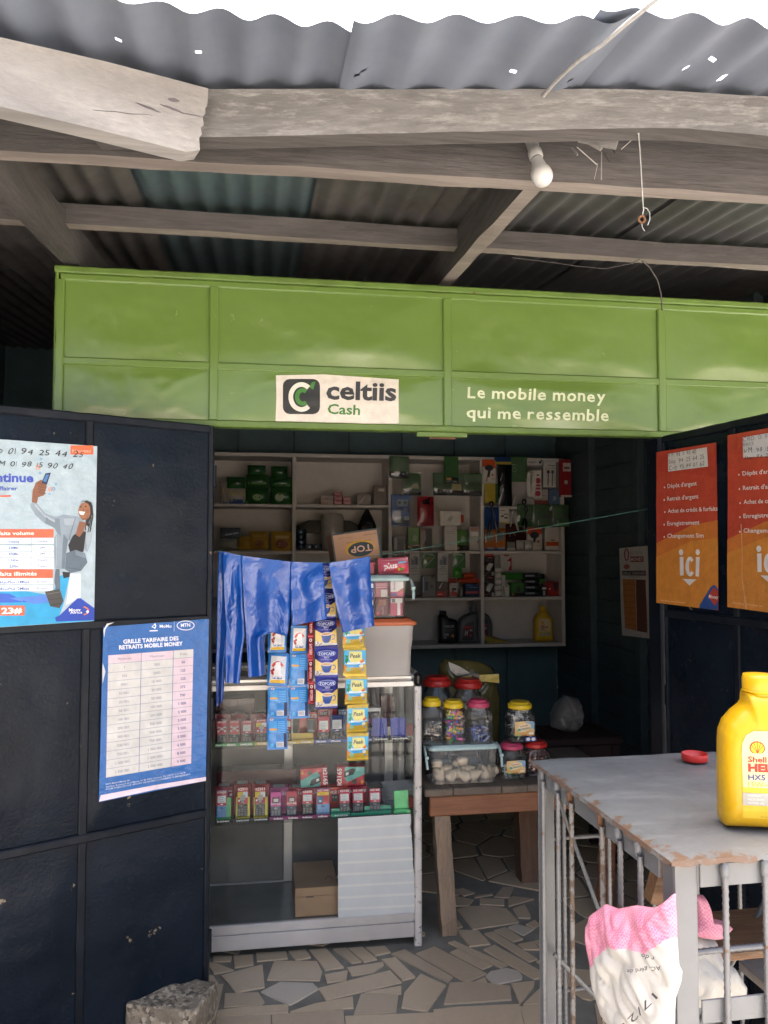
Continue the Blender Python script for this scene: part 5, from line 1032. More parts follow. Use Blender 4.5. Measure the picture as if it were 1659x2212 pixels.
# ---------------------------------------------------------------- inside the display case
cA, cBc, cC, cD = crop(820, 2600, 400), crop(1140, 2600, 520), crop(820, 2950, 420), crop(1140, 2950, 520)
c2r = crop(800, 2850, 900)
def phone(cr, box, z0, st_c, body, label, text='', style=0, split=.45, Y=CY + .055, lean=10, group='keypad phones on display in the case'):
    a, b = onY(*cr(box[0], box[3]), Y), onY(*cr(box[2], box[1]), Y); w_, h = b.x - a.x, (b.z - a.z) / math.cos(R(lean)); d = .012
    t = thing('keypad_phone', label, 'phone', ((a.x + b.x) / 2, Y, max(z0 + .006, a.z)), 0, group); t.rotation_euler = (R(-lean), 0, R(3 * nz((a.x * 31, 1, 2))))
    MB().box(-w_ / 2, w_ / 2, 0, d, 0, h, body, bev=.004).build('body', t)
    P = Print(lambda x, y: ((x - .5) * w_, y * h), lambda x, z, l: V(x, -l, z), .0004); P.flip = True; P.cell = .2
    P.rrect(.04, split, .96, .985, .04, st_c, 1); P.flip = True
    if text: P.ctxt2(text, .5, .89 if style != 2 else split + .06, .80, .085, '#f0e8e4')
    if style == 0:
        P.rect(.14, split + .10, .86, .80, '#dcdcdc', 2)
        for k in range(4): P.rect(.20, split + .14 + k * .065, .2 + .5 * (1 - .12 * (k % 2)), split + .155 + k * .065, '#9a9a9e', 3)
        P.disc(.5, split + .045, .13, .022, '#e8d8d4', 2, 10)
    elif style == 1:
        P.rect(.06, .66, .50, .84, '#e8c42e', 2); P.rect(.52, .66, .94, .84, '#dedede', 2); P.rect(.28, .58, .74, .74, '#b0a89c', 3); P.rect(.4, split + .03, .62, .58, '#7fa8b0', 4); P.disc(.2, split + .1, .09, .035, '#e8dcd6', 3, 10)
    elif style == 2:
        P.rect(.3, split + .17, .72, split + .30, '#ded2c8', 3); P.ring(.3, split + .34, .09, .04, .03, '#3a2430', 4, n=10); P.ring(.72, split + .34, .09, .04, .03, '#3a2430', 4, n=10); P.rrect(.22, split + .13, .8, split + .34, .03, '#3a2430', 2)
    elif style == 3:
        P.rect(.06, .74, .94, .86, '#e8c42e', 2); P.txt('2.0', (.3, .76), (.6, .76), .07, '#2a2a2a', 3); P.rect(.1, split + .04, .5, .70, '#4a7a9a', 3); P.disc(.3, split + .12, .09, .035, '#e8e8e8', 4, 10)
    elif style == 4:
        for x0_, y0_ in ((.2, .72), (.8, .72), (.2, .56), (.8, .56)): P.disc(x0_, y0_ - .02, .1, .035, '#c8c8cc', 3, 10)
        P.poly([(.22, .71), (.78, .55), (.82, .57), (.28, .73)], '#b8b8bc', 2); P.poly([(.78, .71), (.22, .55), (.18, .57), (.72, .73)], '#b8b8bc', 2); P.rect(.36, .59, .64, .69, '#c9c9cc', 3)
    P.mb.build('screen_sticker', t)
    Q = Print(P.to2, P.surf, .0005); Q.flip = True; Q.cell = .2; KC = '#8f9094' if body not in ('#4a86c0g', '#6f9ac8g') else '#3a5a86'
    Q.ring(.5, split - .085, .15, .035, .05, KC, 1, n=10)
    for j in range(4):
        for i in range(3):
            if style == 9: continue
            x0_, y0_ = .14 + i * .27, split - .20 - j * (split - .22) / 4.2; Q.poly([(x0_, y0_), (x0_ + .17, y0_ + .008), (x0_ + .17, y0_ + .022), (x0_, y0_ + .014)], KC, 1)
    Q.mb.build('keypad', t); return t
def _ct(s, t, cx, y, w_, h, m, bold=.02):
    return s.txt(t, (cx - w_ / 2, y), (cx + w_ / 2, y), h, m, 4, bold)
Print.ctxt2 = _ct
def pbox(cr, box, z0, m, label, texts=(), Y=CY + .12, dep=.05, snap=True, top=None, rz=0, extra=None, group='phone boxes stacked in the case', ry=0):
    a, b = onY(*cr(box[0], box[3]), Y), onY(*cr(box[2], box[1]), Y); w_ = b.x - a.x; zz = z0 + .0015 if snap else a.z; h = b.z - zz
    t = thing('phone_box', label, 'box', ((a.x + b.x) / 2, Y, zz), 0, group); t.rotation_euler = (0, ry, rz)
    mb = MB(); mb.box(-w_ / 2, w_ / 2, 0, dep, 0, h, m, bev=.0015); mb.build('carton', t)
    if top: MB().box(-w_ * .3, w_ * .3, .006, dep - .006, h + .0003, h + .0009, top).build('seal', t)
    P = Print(lambda x, y: ((x - .5) * w_, y * h), lambda x, z, l: V(x, -l, z), .0005); P.flip = True; P.cell = .4
    for (s_, x0, x1, y, hh, col) in texts: P.txt(s_, (x0, y), (x1, y), hh, col, 3, .03, .12)
    if extra: extra(P)
    if P.mb.v: P.mb.build('print', t)
    return t
def stand(cr, box, z0, m, texts, label, back=None, Y=CY + .034, lip=True, tc='#e6e6e6'):
    """display stand: a low printed front strip, optionally a tilted coloured holder behind it"""
    a, b = onY(*cr(box[0], box[3]), Y), onY(*cr(box[2], box[1]), Y); w_ = b.x - a.x; h = max(.012, b.z - z0 - .001)
    t = thing('phone_stand', label, 'stand', ((a.x + b.x) / 2, Y, z0 + .001), 0, 'phone display stands')
    MB().box(-w_ / 2, w_ / 2, 0, .004, 0, h, m, bev=.0008).build('front_strip', t)
    MB().box(-w_ / 2, w_ / 2, .0042, .07, 0, .003, m, bev=.0008).build('foot', t)
    if texts:
        P = Print(lambda x, y: ((x - .5) * w_, y * h), lambda x, z, l: V(x, -l, z), .0004); P.flip = True; P.cell = .4
        for s_, x0, x1 in texts: P.txt(s_, (x0, .25), (x1, .25), .5, tc, 2, .03)
        P.mb.build('brand_print', t)
    if back:
        (bx0, by0, bx1, by1), bm = back; p, q = onY(*cr(bx0, by1), Y + .02), onY(*cr(bx1, by0), Y + .03); x0, x1 = p.x - t.location.x, q.x - t.location.x; hh = q.z - t.location.z
        MB().box(x0, x1, 0, .003, 0, hh, bm, TR((0, .022, .004)) @ RX(R(-10)), .0012).build('holder', t)
        MB().box(x0, x1, .005, .0215, h * .85, h * .85 + .004, bm, None, .001).build('ledge', t)
    return t
DK = '#15171cg'
RDS, RD2 = '#b01c3cg', '#c23a3ag'
# upper shelf
stand(cA, (50, 1212, 690, 1280), Z1, '#2f8f4ag', (('iPhone', .02, .17), ('NOKIA', .31, .53), ('SAMSUNG', .64, .94)), 'long green display strip at the left of the upper case shelf')
stand(cA, (692, 1205, 1225, 1272), Z1, '#c8a820g', (('TECNO', .06, .34),), 'yellow display strip under the milk sachets, upper case shelf')
stand(cA, (1228, 1180, 1640, 1262), Z1, '#c8a820g', (('NOKIA', .02, .30), ('SAMSUNG', .50, .90)), 'yellow display stand with an empty square back panel', ((1288, 1005, 1636, 1180), '#c8a820g'))
stand(cBc, (242, 890, 640, 950), Z1, '#2f4a94g', (('TECNO', .07, .38), ('iPhone', .53, .83)), 'blue display strip under two keypad phones, upper case shelf')
stand(cBc, (642, 880, 965, 930), Z1, '#2f4a94g', (('NOKIA', .7, .98),), 'blue display strip behind the yellow milk sachets, upper shelf', ((900, 745, 950, 890), '#2f4a94g'))
stand(cBc, (972, 858, 1190, 918), Z1, DK, (('INFINIX', .15, .84),), 'black stand with an empty blue holder, left of the matching pair', ((975, 592, 1150, 850), '#2a3c9eg'))
stand(cBc, (1197, 852, 1420, 906), Z1, DK, (('NOKIA', .06, .94),), 'black stand with an empty blue holder, nearest the case post', ((1196, 586, 1380, 846), '#2a3c9eg'))
UL = 'on the upper case shelf'
phone(cA, (75, 842, 250, 1215), Z1, RDS, DK, 'leftmost dark keypad phone with a white propeller sticker ' + UL, 'ok5606', 4, .40)
phone(cA, (275, 842, 452, 1215), Z1, RD2, DK, 'second keypad phone with a white propeller sticker ' + UL, 'ok5606', 4, .40)
phone(cA, (480, 850, 652, 1215), Z1, RDS, DK, 'third keypad phone from the left ' + UL, 'ok5606', 0, .42)
phone(cA, (706, 835, 892, 1210), Z1, RDS, DK, 'dark keypad phone just left of the lowest milk sachet', 'KEYPAD', 1, .40)
phone(cA, (1150, 790, 1285, 1190), Z1, RDS, DK, 'red stickered keypad phone right of the lowest milk sachet', '', 0, .48)
phone(cBc, (158, 600, 255, 768), Z1, '#20242ag', '#b8b8bag', 'small silver phone with a dark screen in front of a red box', '', 9, .22, Y=CY + .085)
phone(cBc, (290, 590, 440, 886), Z1, '#b8283cg', DK, 'keypad phone with a red and white sticker left of the blue one', '', 0, .34)
phone(cBc, (452, 580, 612, 884), Z1, '#2a3a72g', DK, 'keypad phone with a blue and white sticker ' + UL, '', 0, .34)
for i, (x0, x1, lb) in enumerate(((50, 302, 'leftmost'), (310, 592, 'second'), (600, 880, 'third'))):
    pbox(cA, (x0, 690, x1, 1200), Z1, '#a02440g', lb + ' dark red phone box behind the upper shelf phones', (('ok', .12, .24, .75, .06, '#c8a8ac'), ('5606', .28, .90, .76, .075, '#d8c0c0')), top='#8a8280c', extra=lambda P: P.poly([(.82, .98), (.98, .98), (.98, .86)], '#b0a8a8', 2))
pbox(cBc, (60, 505, 285, 900), Z1, '#b8302cg', 'red phone box behind the small silver phone', (('power', .55, .98, .88, .05, '#e8d8d4'), ('362', .45, .98, .77, .10, '#e8d8d4')))
pbox(cBc, (288, 475, 532, 900), Z1, '#a82c3cg', 'red striped phone box behind two keypad phones', (('KHK', .10, .50, .83, .09, '#e0d0d0'),), extra=lambda P: (P.rect(.55, .76, .64, .99, '#c87a84', 1), P.rect(.68, .76, .76, .99, '#c87a84', 1)))
pbox(cBc, (540, 468, 660, 900), Z1, '#3c5a7cg', 'steel blue phone box right of the striped red box', (('itel', .06, .6, .92, .05, '#c8d4e0'), ('R50', .06, .80, .80, .09, '#e0e6ee')))
pbox(cBc, (880, 455, 1072, 905), Z1, '#c9c6c2g', 'white phone box behind the yellow milk sachets', (), extra=lambda P: (P.rrect(.05, .30, .92, .88, .06, '#4a4a4e', 1), P.rrect(.02, .3, .6, .80, .05, '#3a3438', 2), P.rect(.1, .45, .4, .62, '#8a4a7a', 3)))
pbox(cBc, (1070, 300, 1235, 900), Z1, '#5a1c24g', 'tall maroon box lettered sideways at the back of the upper shelf', (), Y=CY + .27, extra=lambda P: P.txt('NOKIA', (.62, .98), (.62, .62), .20, '#9a4a50', 3, .02, dv=(0, -1)))
pbox(cBc, (1360, 660, 1470, 905), Z1, '#8a2030g', 'small dark red box beside the case post', (), Y=CY + .10)
pbox(cA, (60, 440, 690, 700), Z1, '#5c2a2cg', 'long maroon box lying on the upper shelf boxes', (), Y=CY + .20, snap=False, dep=.10)
# lower shelf
LL = 'on the lower case shelf'
stand(cC, (62, 940, 300, 1000), Z2, DK, (('INFINIX', .10, .90),), 'black stand with a green holder at the far left of the lower shelf', ((70, 570, 298, 930), '#3aa860g'))
stand(cC, (335, 938, 610, 992), Z2, DK, (('SAMSUNG', .15, .85),), 'black stand with a yellow holder, left one of two', ((365, 560, 588, 935), '#c9b63ag'))
stand(cC, (615, 932, 884, 986), Z2, DK, (('SAMSUNG', .14, .87),), 'black stand with a yellow holder, right one of two', ((640, 560, 858, 928), '#c9b63ag'))
stand(cC, (888, 920, 1345, 978), Z2, '#7c2860g', (('Infinix', .14, .45), ('Infinix', .63, .95)), 'purple display strip under two phones on the lower shelf')
stand(cC, (1350, 905, 1800, 972), Z2, '#7c2860g', (('Infinix', .1, .43), ('Infinix', .62, .95)), 'purple display strip under the flip sticker phones on the lower shelf')
stand(cD, (456, 690, 690, 760), Z2, '#2a8f72g', (('NOKIA', .2, .9),), 'teal display stand left of the white paper panel', ((458, 580, 690, 690), '#2a8f72g'))
stand(cD, (700, 690, 1195, 740), Z2, '#2a8f72g', (), 'teal display stand behind the white paper panel', ((870, 545, 1192, 690), '#2a8f72g'))
stand(cD, (1230, 655, 1440, 720), Z2, '#6fd88ag', (), 'bright light green empty phone holder near the case post', ((1240, 370, 1412, 650), '#6fd88ag'))
BX = '#b02840g'
phone(cC, (68, 458, 240, 890), Z2, RDS, '#4a86c0g', 'light blue keypad phone at the far left of the lower shelf', 'it5606', 0, .46)
phone(cC, (382, 420, 562, 895), Z2, '#c23a34g', DK, 'black keypad phone with a yellow sticker, left one of two', 'it2311', 1, .47)
phone(cC, (652, 430, 832, 892), Z2, '#b82c30g', DK, 'black keypad phone with a yellow sticker, right one of two', 'it2311', 1, .47)
phone(cC, (893, 548, 1072, 928), Z2, '#c83a90g', '#2a3450g', 'navy keypad phone with a magenta sticker ' + LL, 'it2160', 2, .42)
phone(cC, (1138, 542, 1312, 920), Z2, '#c22844g', '#2a3450g', 'navy keypad phone with a red sticker beside the magenta one', 'it2160', 2, .42)
phone(cC, (1378, 525, 1558, 908), Z2, '#b8203cg', DK, 'black keypad phone with an orange key, lower shelf', 'it5600', 0, .46)
phone(cD, (275, 410, 440, 728), Z2, '#b82030g', '#6f9ac8g', 'light blue keypad phone with a yellow banner sticker', 'it2166', 3, .40)
phone(cD, (556, 405, 694, 700), Z2, '#b82048g', '#22283ag', 'navy rounded keypad phone, first of three above the paper panel', 'it2165', 0, .42)
phone(cD, (722, 398, 866, 690), Z2, '#b82048g', '#22283ag', 'navy rounded keypad phone, second of three above the paper panel', 'it2165', 0, .42)
phone(cD, (928, 392, 1076, 680), Z2, '#b82048g', '#22283ag', 'navy rounded keypad phone, third of three above the paper panel', 'it2165', 0, .42)
def num(s_, c='#e8b8bc', y=.74): return ((s_, .06, .92, y, .13, c),)
pbox(cC, (45, 385, 328, 900), Z2, '#8a2434g', 'dark red phone box behind the light blue phone', (('NEW', .74, .97, .82, .05, '#d8c8c8'), ('6', .80, .97, .68, .09, '#d8c8c8')), top='#a8a09cc')
pbox(cC, (330, 345, 605, 900), Z2, '#a43434g', 'red phone box with a silver top, left one of two', (), top='#b0aaa6c')
pbox(cC, (612, 345, 885, 900), Z2, '#a83030g', 'red phone box with a silver top, right one of two', (), top='#b0aaa6c')
pbox(cC, (888, 400, 1176, 900), Z2, '#c2588cg', 'pink phone box behind the magenta stickered phone', (('it', .03, .16, .70, .09, '#e8c8dc'), ('2160', .22, .98, .70, .13, '#e8c8dc'), ('2024', .66, .94, .88, .05, '#3a2430')), top='#b0aaa6c')
pbox(cC, (1180, 400, 1478, 900), Z2, BX, 'red phone box behind the red stickered navy phone', (('it', .03, .16, .70, .09, '#e8c8cc'), ('2160', .22, .92, .72, .13, '#e8c8cc'), ('2024', .63, .90, .90, .05, '#3a2430')), top='#b0aaa6c')
pbox(cD, (176, 318, 416, 740), Z2, BX, 'red phone box behind the orange keyed phone', num('it5600', y=.74))
pbox(cD, (430, 308, 664, 740), Z2, '#b8342cg', 'orange red phone box showing a small black phone', num('it2166', '#e8d0c8', .72), extra=lambda P: (P.rrect(.14, .36, .46, .68, .04, '#22262a', 2), P.txt('2.0', (.17, .52), (.42, .52), .07, '#d8d8d8', 4)))
pbox(cD, (668, 304, 905, 740), Z2, BX, 'red phone box right of the orange red one', num('it2165', '#f0dcdc', .74))
def teal(flip):
    def f(P):
        g = (lambda x, y: (1 - x, 1 - y)) if flip else (lambda x, y: (x, y)); q = lambda *ps: [g(*p) for p in ps]
        P.poly(q((0, .42), (.62, .80), (.72, .60), (.72, .40), (0, .12)), '#5fa8a0g', 1); P.poly(q((0, .40), (.30, .55), (.72, .52), (.72, .02), (.3, .02), (0, .05)), '#6fb4aag', 2); P.poly(q((.32, .12), (.40, .40), (.74, .56), (.76, .26), (.44, .10)), '#2a2e30g', 3); P.poly(q((.58, .28), (.68, .32), (.68, .46), (.58, .42)), '#d8d8d8', 4)
        c = g(.36, .78); P.disc(c[0], c[1], .10, .13, '#4a3a30', 3, 8); c = g(.08, .80); P.disc(c[0], c[1], .06, .1, '#d8863a', 3, 10)
        a, b = (g(.84, .95), g(.84, .08)); P.txt('it2165', a, b, .16, '#f0e0e0', 4, .03, dv=((0, 1) if flip else (0, -1)))
    return f
zb2 = onY(*cD(300, 318), CY + .12).z
pbox(cD, (82, 78, 420, 335), zb2, '#c0303cg', 'red box with a teal phone picture lying on the left pink boxes', (), Y=CY + .115, dep=.055, extra=teal(False), ry=R(-3))
zb2 = onY(*cD(700, 306), CY + .12).z
pbox(cD, (526, 56, 866, 303), zb2, '#b82838g', 'red box with a teal phone picture lying above the rightmost boxes', (), Y=CY + .115, dep=.055, extra=teal(True), ry=R(1))
pbox(cC, (70, 115, 1310, 390), Z2, '#5a1c26g', 'long maroon back row of boxes on the lower shelf', (), Y=CY + .24, dep=.09, top='#a09a96c')
pbox(cD, (1412, 450, 1490, 640), Z2, '#a02828g', 'small red box at the right end of the lower shelf', (), Y=CY + .09)
# paper stack
a = onY(*cD(1300, 470), CY + .16); t = thing('paper_stack', 'fanned stack of grey white papers on the lower case shelf', 'papers', (a.x, CY + .17, Z2 + .001)); rnd = random.Random(3)
for i in range(16):
    MB().box(-.058, .058, -.05, .05, 0, .0012, '#c4c4c2c', RZ(rnd.uniform(-.25, .25))).build('paper', t, TR((rnd.uniform(-.006, .006), rnd.uniform(-.01, .01), .0045 * i)) @ RX(R(3)) @ RY(R(rnd.uniform(-2, 2))))
# wooden box and the white ribbed paper panel
a, b = onY(*c2r(632, 1330), CY + .035), onY(*c2r(945, 1075), CY + .035)
t = thing('wooden_box', 'plain brown wooden box with a wire latch inside the case bottom', 'box', ((a.x + b.x) / 2, CY + .035, .1235)); wv = b.x - a.x; hv = b.z - .1235
paint('ply', (0.40, 0.25, 0.145), 0.7, 0.2, 5, bs=0.2)
MB().box(-wv / 2, wv / 2, 0, .26, 0, hv * .70, 'ply', bev=.002).build('body', t); MB().box(-wv / 2, wv / 2, 0, .26, hv * .705, hv, 'ply', bev=.002).build('lid', t)
MB().box(-wv * .25, -wv * .08, -.002, 0, hv * .67, hv * .70, 'wire_dark').build('latch', t); mb = MB(); mb.tube([V(wv * .30 + .012 * math.cos(k * .4), .06, hv + .001 + .014 * math.sin(k * .4)) for k in range(9)], .001, 'wire_dark', 5); mb.build('wire_loop', t)
paint('rib_paper', (0.56, 0.585, 0.58), 0.6, 0.06, 9, bs=0.15); paint('rib_paper_b', (0.66, 0.66, 0.62), 0.6, 0.05, 9, bs=0.1)
pp = thing('ribbed_paper', 'white ribbed paper sheet with a torn right edge on the case glass', 'paper', onY(*c2r(945, 1330), CY + .007))
o = pp.location; rnd = random.Random(6); nb = 9; yl = lambda k: 592 + (1332 - 592) * k; yr = lambda k: 560 + (1305 - 560) * k; xr_ = lambda k: 1455 + 45 * k + rnd.uniform(-6, 6)
ys = []
for k in range(nb): ys += [(k / nb, (k + .78) / nb, 'rib_paper', .0), ((k + .78) / nb, (k + 1) / nb, 'rib_paper_b', .0012)]
for k0, k1, m, pr in ys:
    mb = MB(); N = 14; e0 = []; k = k0
    for j in range(2):
        k = (k0, k1)[j]; xe_ = xr_(k)
        for i in range(N + 1):
            u = i / N; q = onY(*c2r(940 + (xe_ - 940) * u, yl(k) + (yr(k) - yl(k)) * u), CY + .007) - o; e0.append(V(q.x, -pr + .0006 * nz((u * 6, k * 9, 0)), q.z))
    mb.add(e0 + [p + V(0, .0012, 0) for p in e0], [(N + 1 + i, N + 2 + i, 1 + i, i)[::-1] for i in range(N)] + [(2 * (N + 1) + i, 2 * (N + 1) + 1 + i, 3 * (N + 1) + 1 + i, 3 * (N + 1) + i)[::-1] for i in range(N)] + [(N, 2 * N + 1, 4 * N + 3, 3 * N + 2)], m); mb.build('rib', pp)
# ---------------------------------------------------------------- goods on the wall shelves
c8 = crop(1450, 1700, 850); e1, e2, e3, e4 = crop(1440, 1740, 460), crop(1840, 1740, 400), crop(1440, 2100, 460), crop(1840, 2100, 400)
def shelf_z(z):
    return min([SZ0 + v for v in zsh[:4]], key=lambda s: abs(s - z))
def good(name, label, cat, cr, box, m, dr=(), Y=None, dep=.014, hangs=True, soft=False, group=None, film=False, ry=0):
    """a packet: hanging in front of the shelf edge, or standing on the nearest shelf board"""
    Y = Y if Y is not None else (YF - .022 if hangs else YF + .05)
    a, b = onY(*cr(box[0], box[3]), Y), onY(*cr(box[2], box[1]), Y); w_ = b.x - a.x; z0 = a.z if hangs else shelf_z(a.z) + .0015; h = b.z - z0
    t = thing(name, label, cat, ((a.x + b.x) / 2, Y, z0), 0, group); t.rotation_euler = (0, ry, 0)
    if soft:
        mb, surf = pillow(w_, h, dep, m, .05, 10, 10, a.x * 9); mb.build('bag', t)
    else:
        mb = MB(); mb.box(-w_ / 2, w_ / 2, 0, dep, 0, h, m, bev=min(.003, dep * .3)); mb.build('body', t); surf = lambda x, z, l: V(x, -l, z)
    if dr:
        P = Print(lambda x, y: ((x - .5) * w_, y * h), surf, .0006); P.flip = True; P.cell = .03 if soft else .5
        for i, d_ in enumerate(dr):
            k = d_[0]
            if k == 'r': P.rect(*d_[1:5], d_[5], i + 1)
            elif k == 'o': P.disc(*d_[1:5], d_[5], i + 1, 16)
            elif k == 'p': P.poly(d_[1], d_[2], i + 1)
            elif k == 't': P.txt(d_[1], (d_[2], d_[4]), (d_[3], d_[4]), d_[5], d_[6], i + 1, .015)
            elif k == 'g': P.ring(*d_[1:5], d_[5], d_[6], i + 1, *(d_[7:] or (0, 360)))
        P.mb.build('print', t)
    if film and not soft:
        mb, _ = pillow(w_ * 1.06, h * 1.04, dep * .8, 'film', .03, 8, 8, a.x * 7); mb.build('film', t, TR((0, dep * .2, -h * .02)))
    return t
GR, BKc, WH, BLU = '#35602fg', '#1c1e20g', '#c9c4beg', '#2456a0g'
wire_ear = lambda x: (('o', x, .30, .06, .05, '#1a1c1e'), ('o', x + .14, .36, .06, .05, '#1a1c1e'))
cab = 'accessory'
good('cable_pack', 'green cable pack with black base at the top left upright', cab, e1, (250, 105, 520, 405), GR, (('r', 0, 0, 1, .3, BKc), ('o', .16, .18, .08, .05, '#8a8a8a'), ('r', .55, .34, .6, .62, '#1c2a1c'), ('o', .7, .2, .06, .05, '#8a8a8a')), film=True)
good('cable_pack', 'smaller green cable pack with a gold corner beside the red pouch', cab, e1, (440, 335, 690, 645), GR, (('r', 0, 0, 1, .25, BKc), ('p', [(.45, .3), (.9, .3), (.8, .55), (.55, .5)], '#a89a6a'), ('o', .1, .15, .1, .07, '#9a9a94')), film=True, Y=YF - .02)
good('cable_pack', 'narrow green fast cable card hanging at the top middle', cab, e1, (1018, 110, 1215, 475), GR, (('r', .1, .0, .98, .22, BKc), ('r', .14, .12, .48, .2, '#c08a3a'), ('t', 'FAST CABLE', .12, .92, .03, .06, '#b0b0a8'), ('g', .38, .55, .3, .12, .05, '#23562a', 180, 360), ('g', .2, .56, .12, .06, .04, '#23562a')), Y=YF - .045)
good('cable_pack', 'wide green earphone pack left of the fast cable card', cab, e1, (862, 335, 1110, 645), GR, (('r', 0, 0, 1, .28, BKc), ('o', .12, .25, .1, .07, '#a8a8a0'), ('r', .5, .2, .62, .26, '#b8b8b0'), ('p', [(.4, .35), (.62, .6), (.66, .58), (.45, .33)], '#1c3a1c')), film=True)
good('cable_pack', 'green earphone pack with a gold patch under the fast cable card', cab, e1, (1085, 345, 1290, 648), GR, (('r', 0, 0, 1, .25, BKc), ('p', [(.2, .25), (.85, .22), (.8, .52), (.2, .54)], '#a89c5c'), ('o', .9, .6, .08, .1, '#1a1c1e')), film=True, Y=YF - .03)
good('cable_pack', 'green earphone pack beside the white orange box', cab, e1, (1275, 345, 1540, 652), GR, (('r', 0, 0, 1, .24, BKc), ('o', .3, .2, .1, .06, '#9a9a94'), ('r', .55, .5, .62, .62, '#1a2a1a'), ('r', .8, .48, .86, .64, '#1a2a1a'), ('o', .2, .55, .08, .06, '#b8b8b0')), film=True)
good('earphone_pack', 'blue earphone pack hanging beside the carton', cab, e1, (275, 638, 535, 1070), BLU, (('r', .32, .62, .88, .84, '#8aa0b4'), ('o', .44, .74, .08, .06, '#23262a'), ('o', .74, .74, .08, .06, '#23262a'), ('r', .1, .04, .95, .24, '#15202c'), ('r', .68, .18, .95, .3, '#a8b4bc'), ('r', .66, .48, .86, .56, '#7a8a94'), ('r', .4, .94, .72, .98, '#10161c')), film=True)
good('charger_pouch', 'dark red glossy charger pouch hanging in the middle bay', cab, e1, (640, 665, 868, 1075), '#8a1c24g', (('p', [(.25, .85), (.8, .98), (.95, .8), (.9, .72), (.3, .74)], '#241418g'),), soft=True, dep=.016)
good('gift_box', 'white square box hanging over a long white box', 'box', e1, (950, 868, 1250, 1070), '#d6cfc6c', (('r', .0, .0, .04, 1, '#c9a85a'), ('p', [(.32, .35), (.5, .22), (.66, .62), (.5, .7)], '#b8b2aa'), ('t', 'lite', .4, .6, .42, .12, '#9a948c')), dep=.03, Y=YF - .015)
good('long_box', 'tall plain white box standing under the white square box', 'box', e1, (1020, 1070, 1195, 1395), '#cfc9c1c', (('r', .2, .75, .8, .77, '#a8a29a'), ('r', .25, .68, .75, .70, '#a8a29a')), dep=.06, hangs=False)
good('charger_box', 'lime green charger box with a black base, left middle bay', 'box', e1, (510, 1090, 665, 1395), '#587f38g', (('r', 0, 0, 1, .28, BKc), ('p', [(.4, .4), (.75, .42), (.78, .62), (.5, .7), (.38, .58)], '#8aa07a'), ('o', .2, .12, .1, .06, '#c8a04a'), ('r', .3, .2, .95, .24, '#b8a060')), dep=.05, hangs=False)
good('charger_box', 'lime green charger box right of the tall white box', 'box', e1, (1195, 1125, 1340, 1395), '#557a36g', (('r', 0, 0, 1, .25, BKc), ('p', [(.35, .4), (.7, .42), (.75, .62), (.5, .72), (.33, .6)], '#8aa07a'), ('o', .12, .12, .1, .07, '#c8904a')), dep=.05, hangs=False)
good('phone_case_box', 'grey box with a clear window at the left of the middle bay', 'box', e1, (305, 1225, 470, 1392), '#7a7674g', (('r', .1, .08, .3, .92, '#9a9694'), ('r', .35, .08, .9, .92, '#5f5c5a')), dep=.05, hangs=False)
good('phone_case_box', 'brown grey phone case box between the lime box and white box', 'box', e1, (672, 1105, 848, 1392), '#8a7468g', (('r', .4, .05, .95, .95, '#4a4644'), ('p', [(.1, .1), (.5, .5), (.45, .9), (.1, .85)], '#9a8a80')), dep=.04, hangs=False)
good('phone_case_box', 'white card with a black cable at the end of the middle bay', 'box', e1, (1372, 1085, 1560, 1392), '#b8aea4c', (('r', .1, .6, .6, .78, '#e0dad2'), ('p', [(.55, .35), (.62, .3), (.8, .58), (.74, .6)], '#2a2a2a'), ('r', .05, .82, .95, .96, '#a87a6a')), dep=.03, hangs=False)
good('brand_cap', 'small orange red ring behind the white square box', cab, e1, (1255, 920, 1290, 1025), '#b84a34g', (), dep=.02, Y=YF + .03)
# hanging row under the middle board
for x0, lb in ((525, 'left'), (922, 'right')):
    good('cable_box', 'grey white fast charging cable card, %s one of the pair' % lb, cab, e3, (x0, 155, x0 + 150, 555), '#c2beb8c', (('p', [(.18, .58), (.85, .58), (.85, .86), (.55, .9), (.18, .8)], '#7a7e84'), ('r', .28, .76, .42, .83, '#d8b070'), ('r', .6, .6, .7, .8, '#4a4e54'), ('t', 'FAST', .3, .75, .49, .05, '#2a2a2a'), ('r', .15, .44, .85, .455, '#2a2a2a'), ('r', .12, .365, .9, .38, '#3a3a3a'), ('r', .12, .26, .9, .27, '#3a3a3a'), ('t', 'EL-YINGLI', .55, .95, .03, .025, '#3a3a3a')), film=False)
good('cable_pouch', 'clear pouch with green card, between the grey cable cards', cab, e3, (700, 150, 890, 370), '#5a7a52g', (('p', [(.3, .55), (.5, .75), (.56, .68), (.36, .48)], '#c8763a'), ('p', [(.0, .6), (.1, 1), (.8, .95), (.9, .8), (.3, .9)], '#9aa89a'), ('p', [(.1, 0), (.14, 0), (.95, .7), (.92, .76)], '#a8b0a4')), soft=True, film=True, dep=.01)
good('cable_pouch', 'clear pouch with green card right of the grey cable cards', cab, e3, (1130, 150, 1310, 365), '#527a4eg', (('p', [(.0, .1), (.06, 1), (.8, .95), (.95, .8), (.2, .86), (.12, .1)], '#b0b4ac'), ('p', [(.2, .05), (.26, .05), (.95, .7), (.9, .76)], '#8aa088')), soft=True, dep=.01)
good('cable_pouch', 'crumpled clear pouch beside the carton', cab, e3, (290, 140, 460, 215), '#8a8884g', (('p', [(.1, .4), (.5, .9), (.6, .8), (.3, .3)], '#c8c8c4'),), soft=True, dep=.012)
good('cable_coil', 'coiled green cable tied in a pouch below the clear pouches', cab, e3, (1140, 360, 1262, 500), '#4a9a34g', (('g', .3, .45, .16, .42, .05, '#2f6a24'), ('g', .7, .45, .16, .42, .05, '#2f6a24')), soft=True, dep=.014)
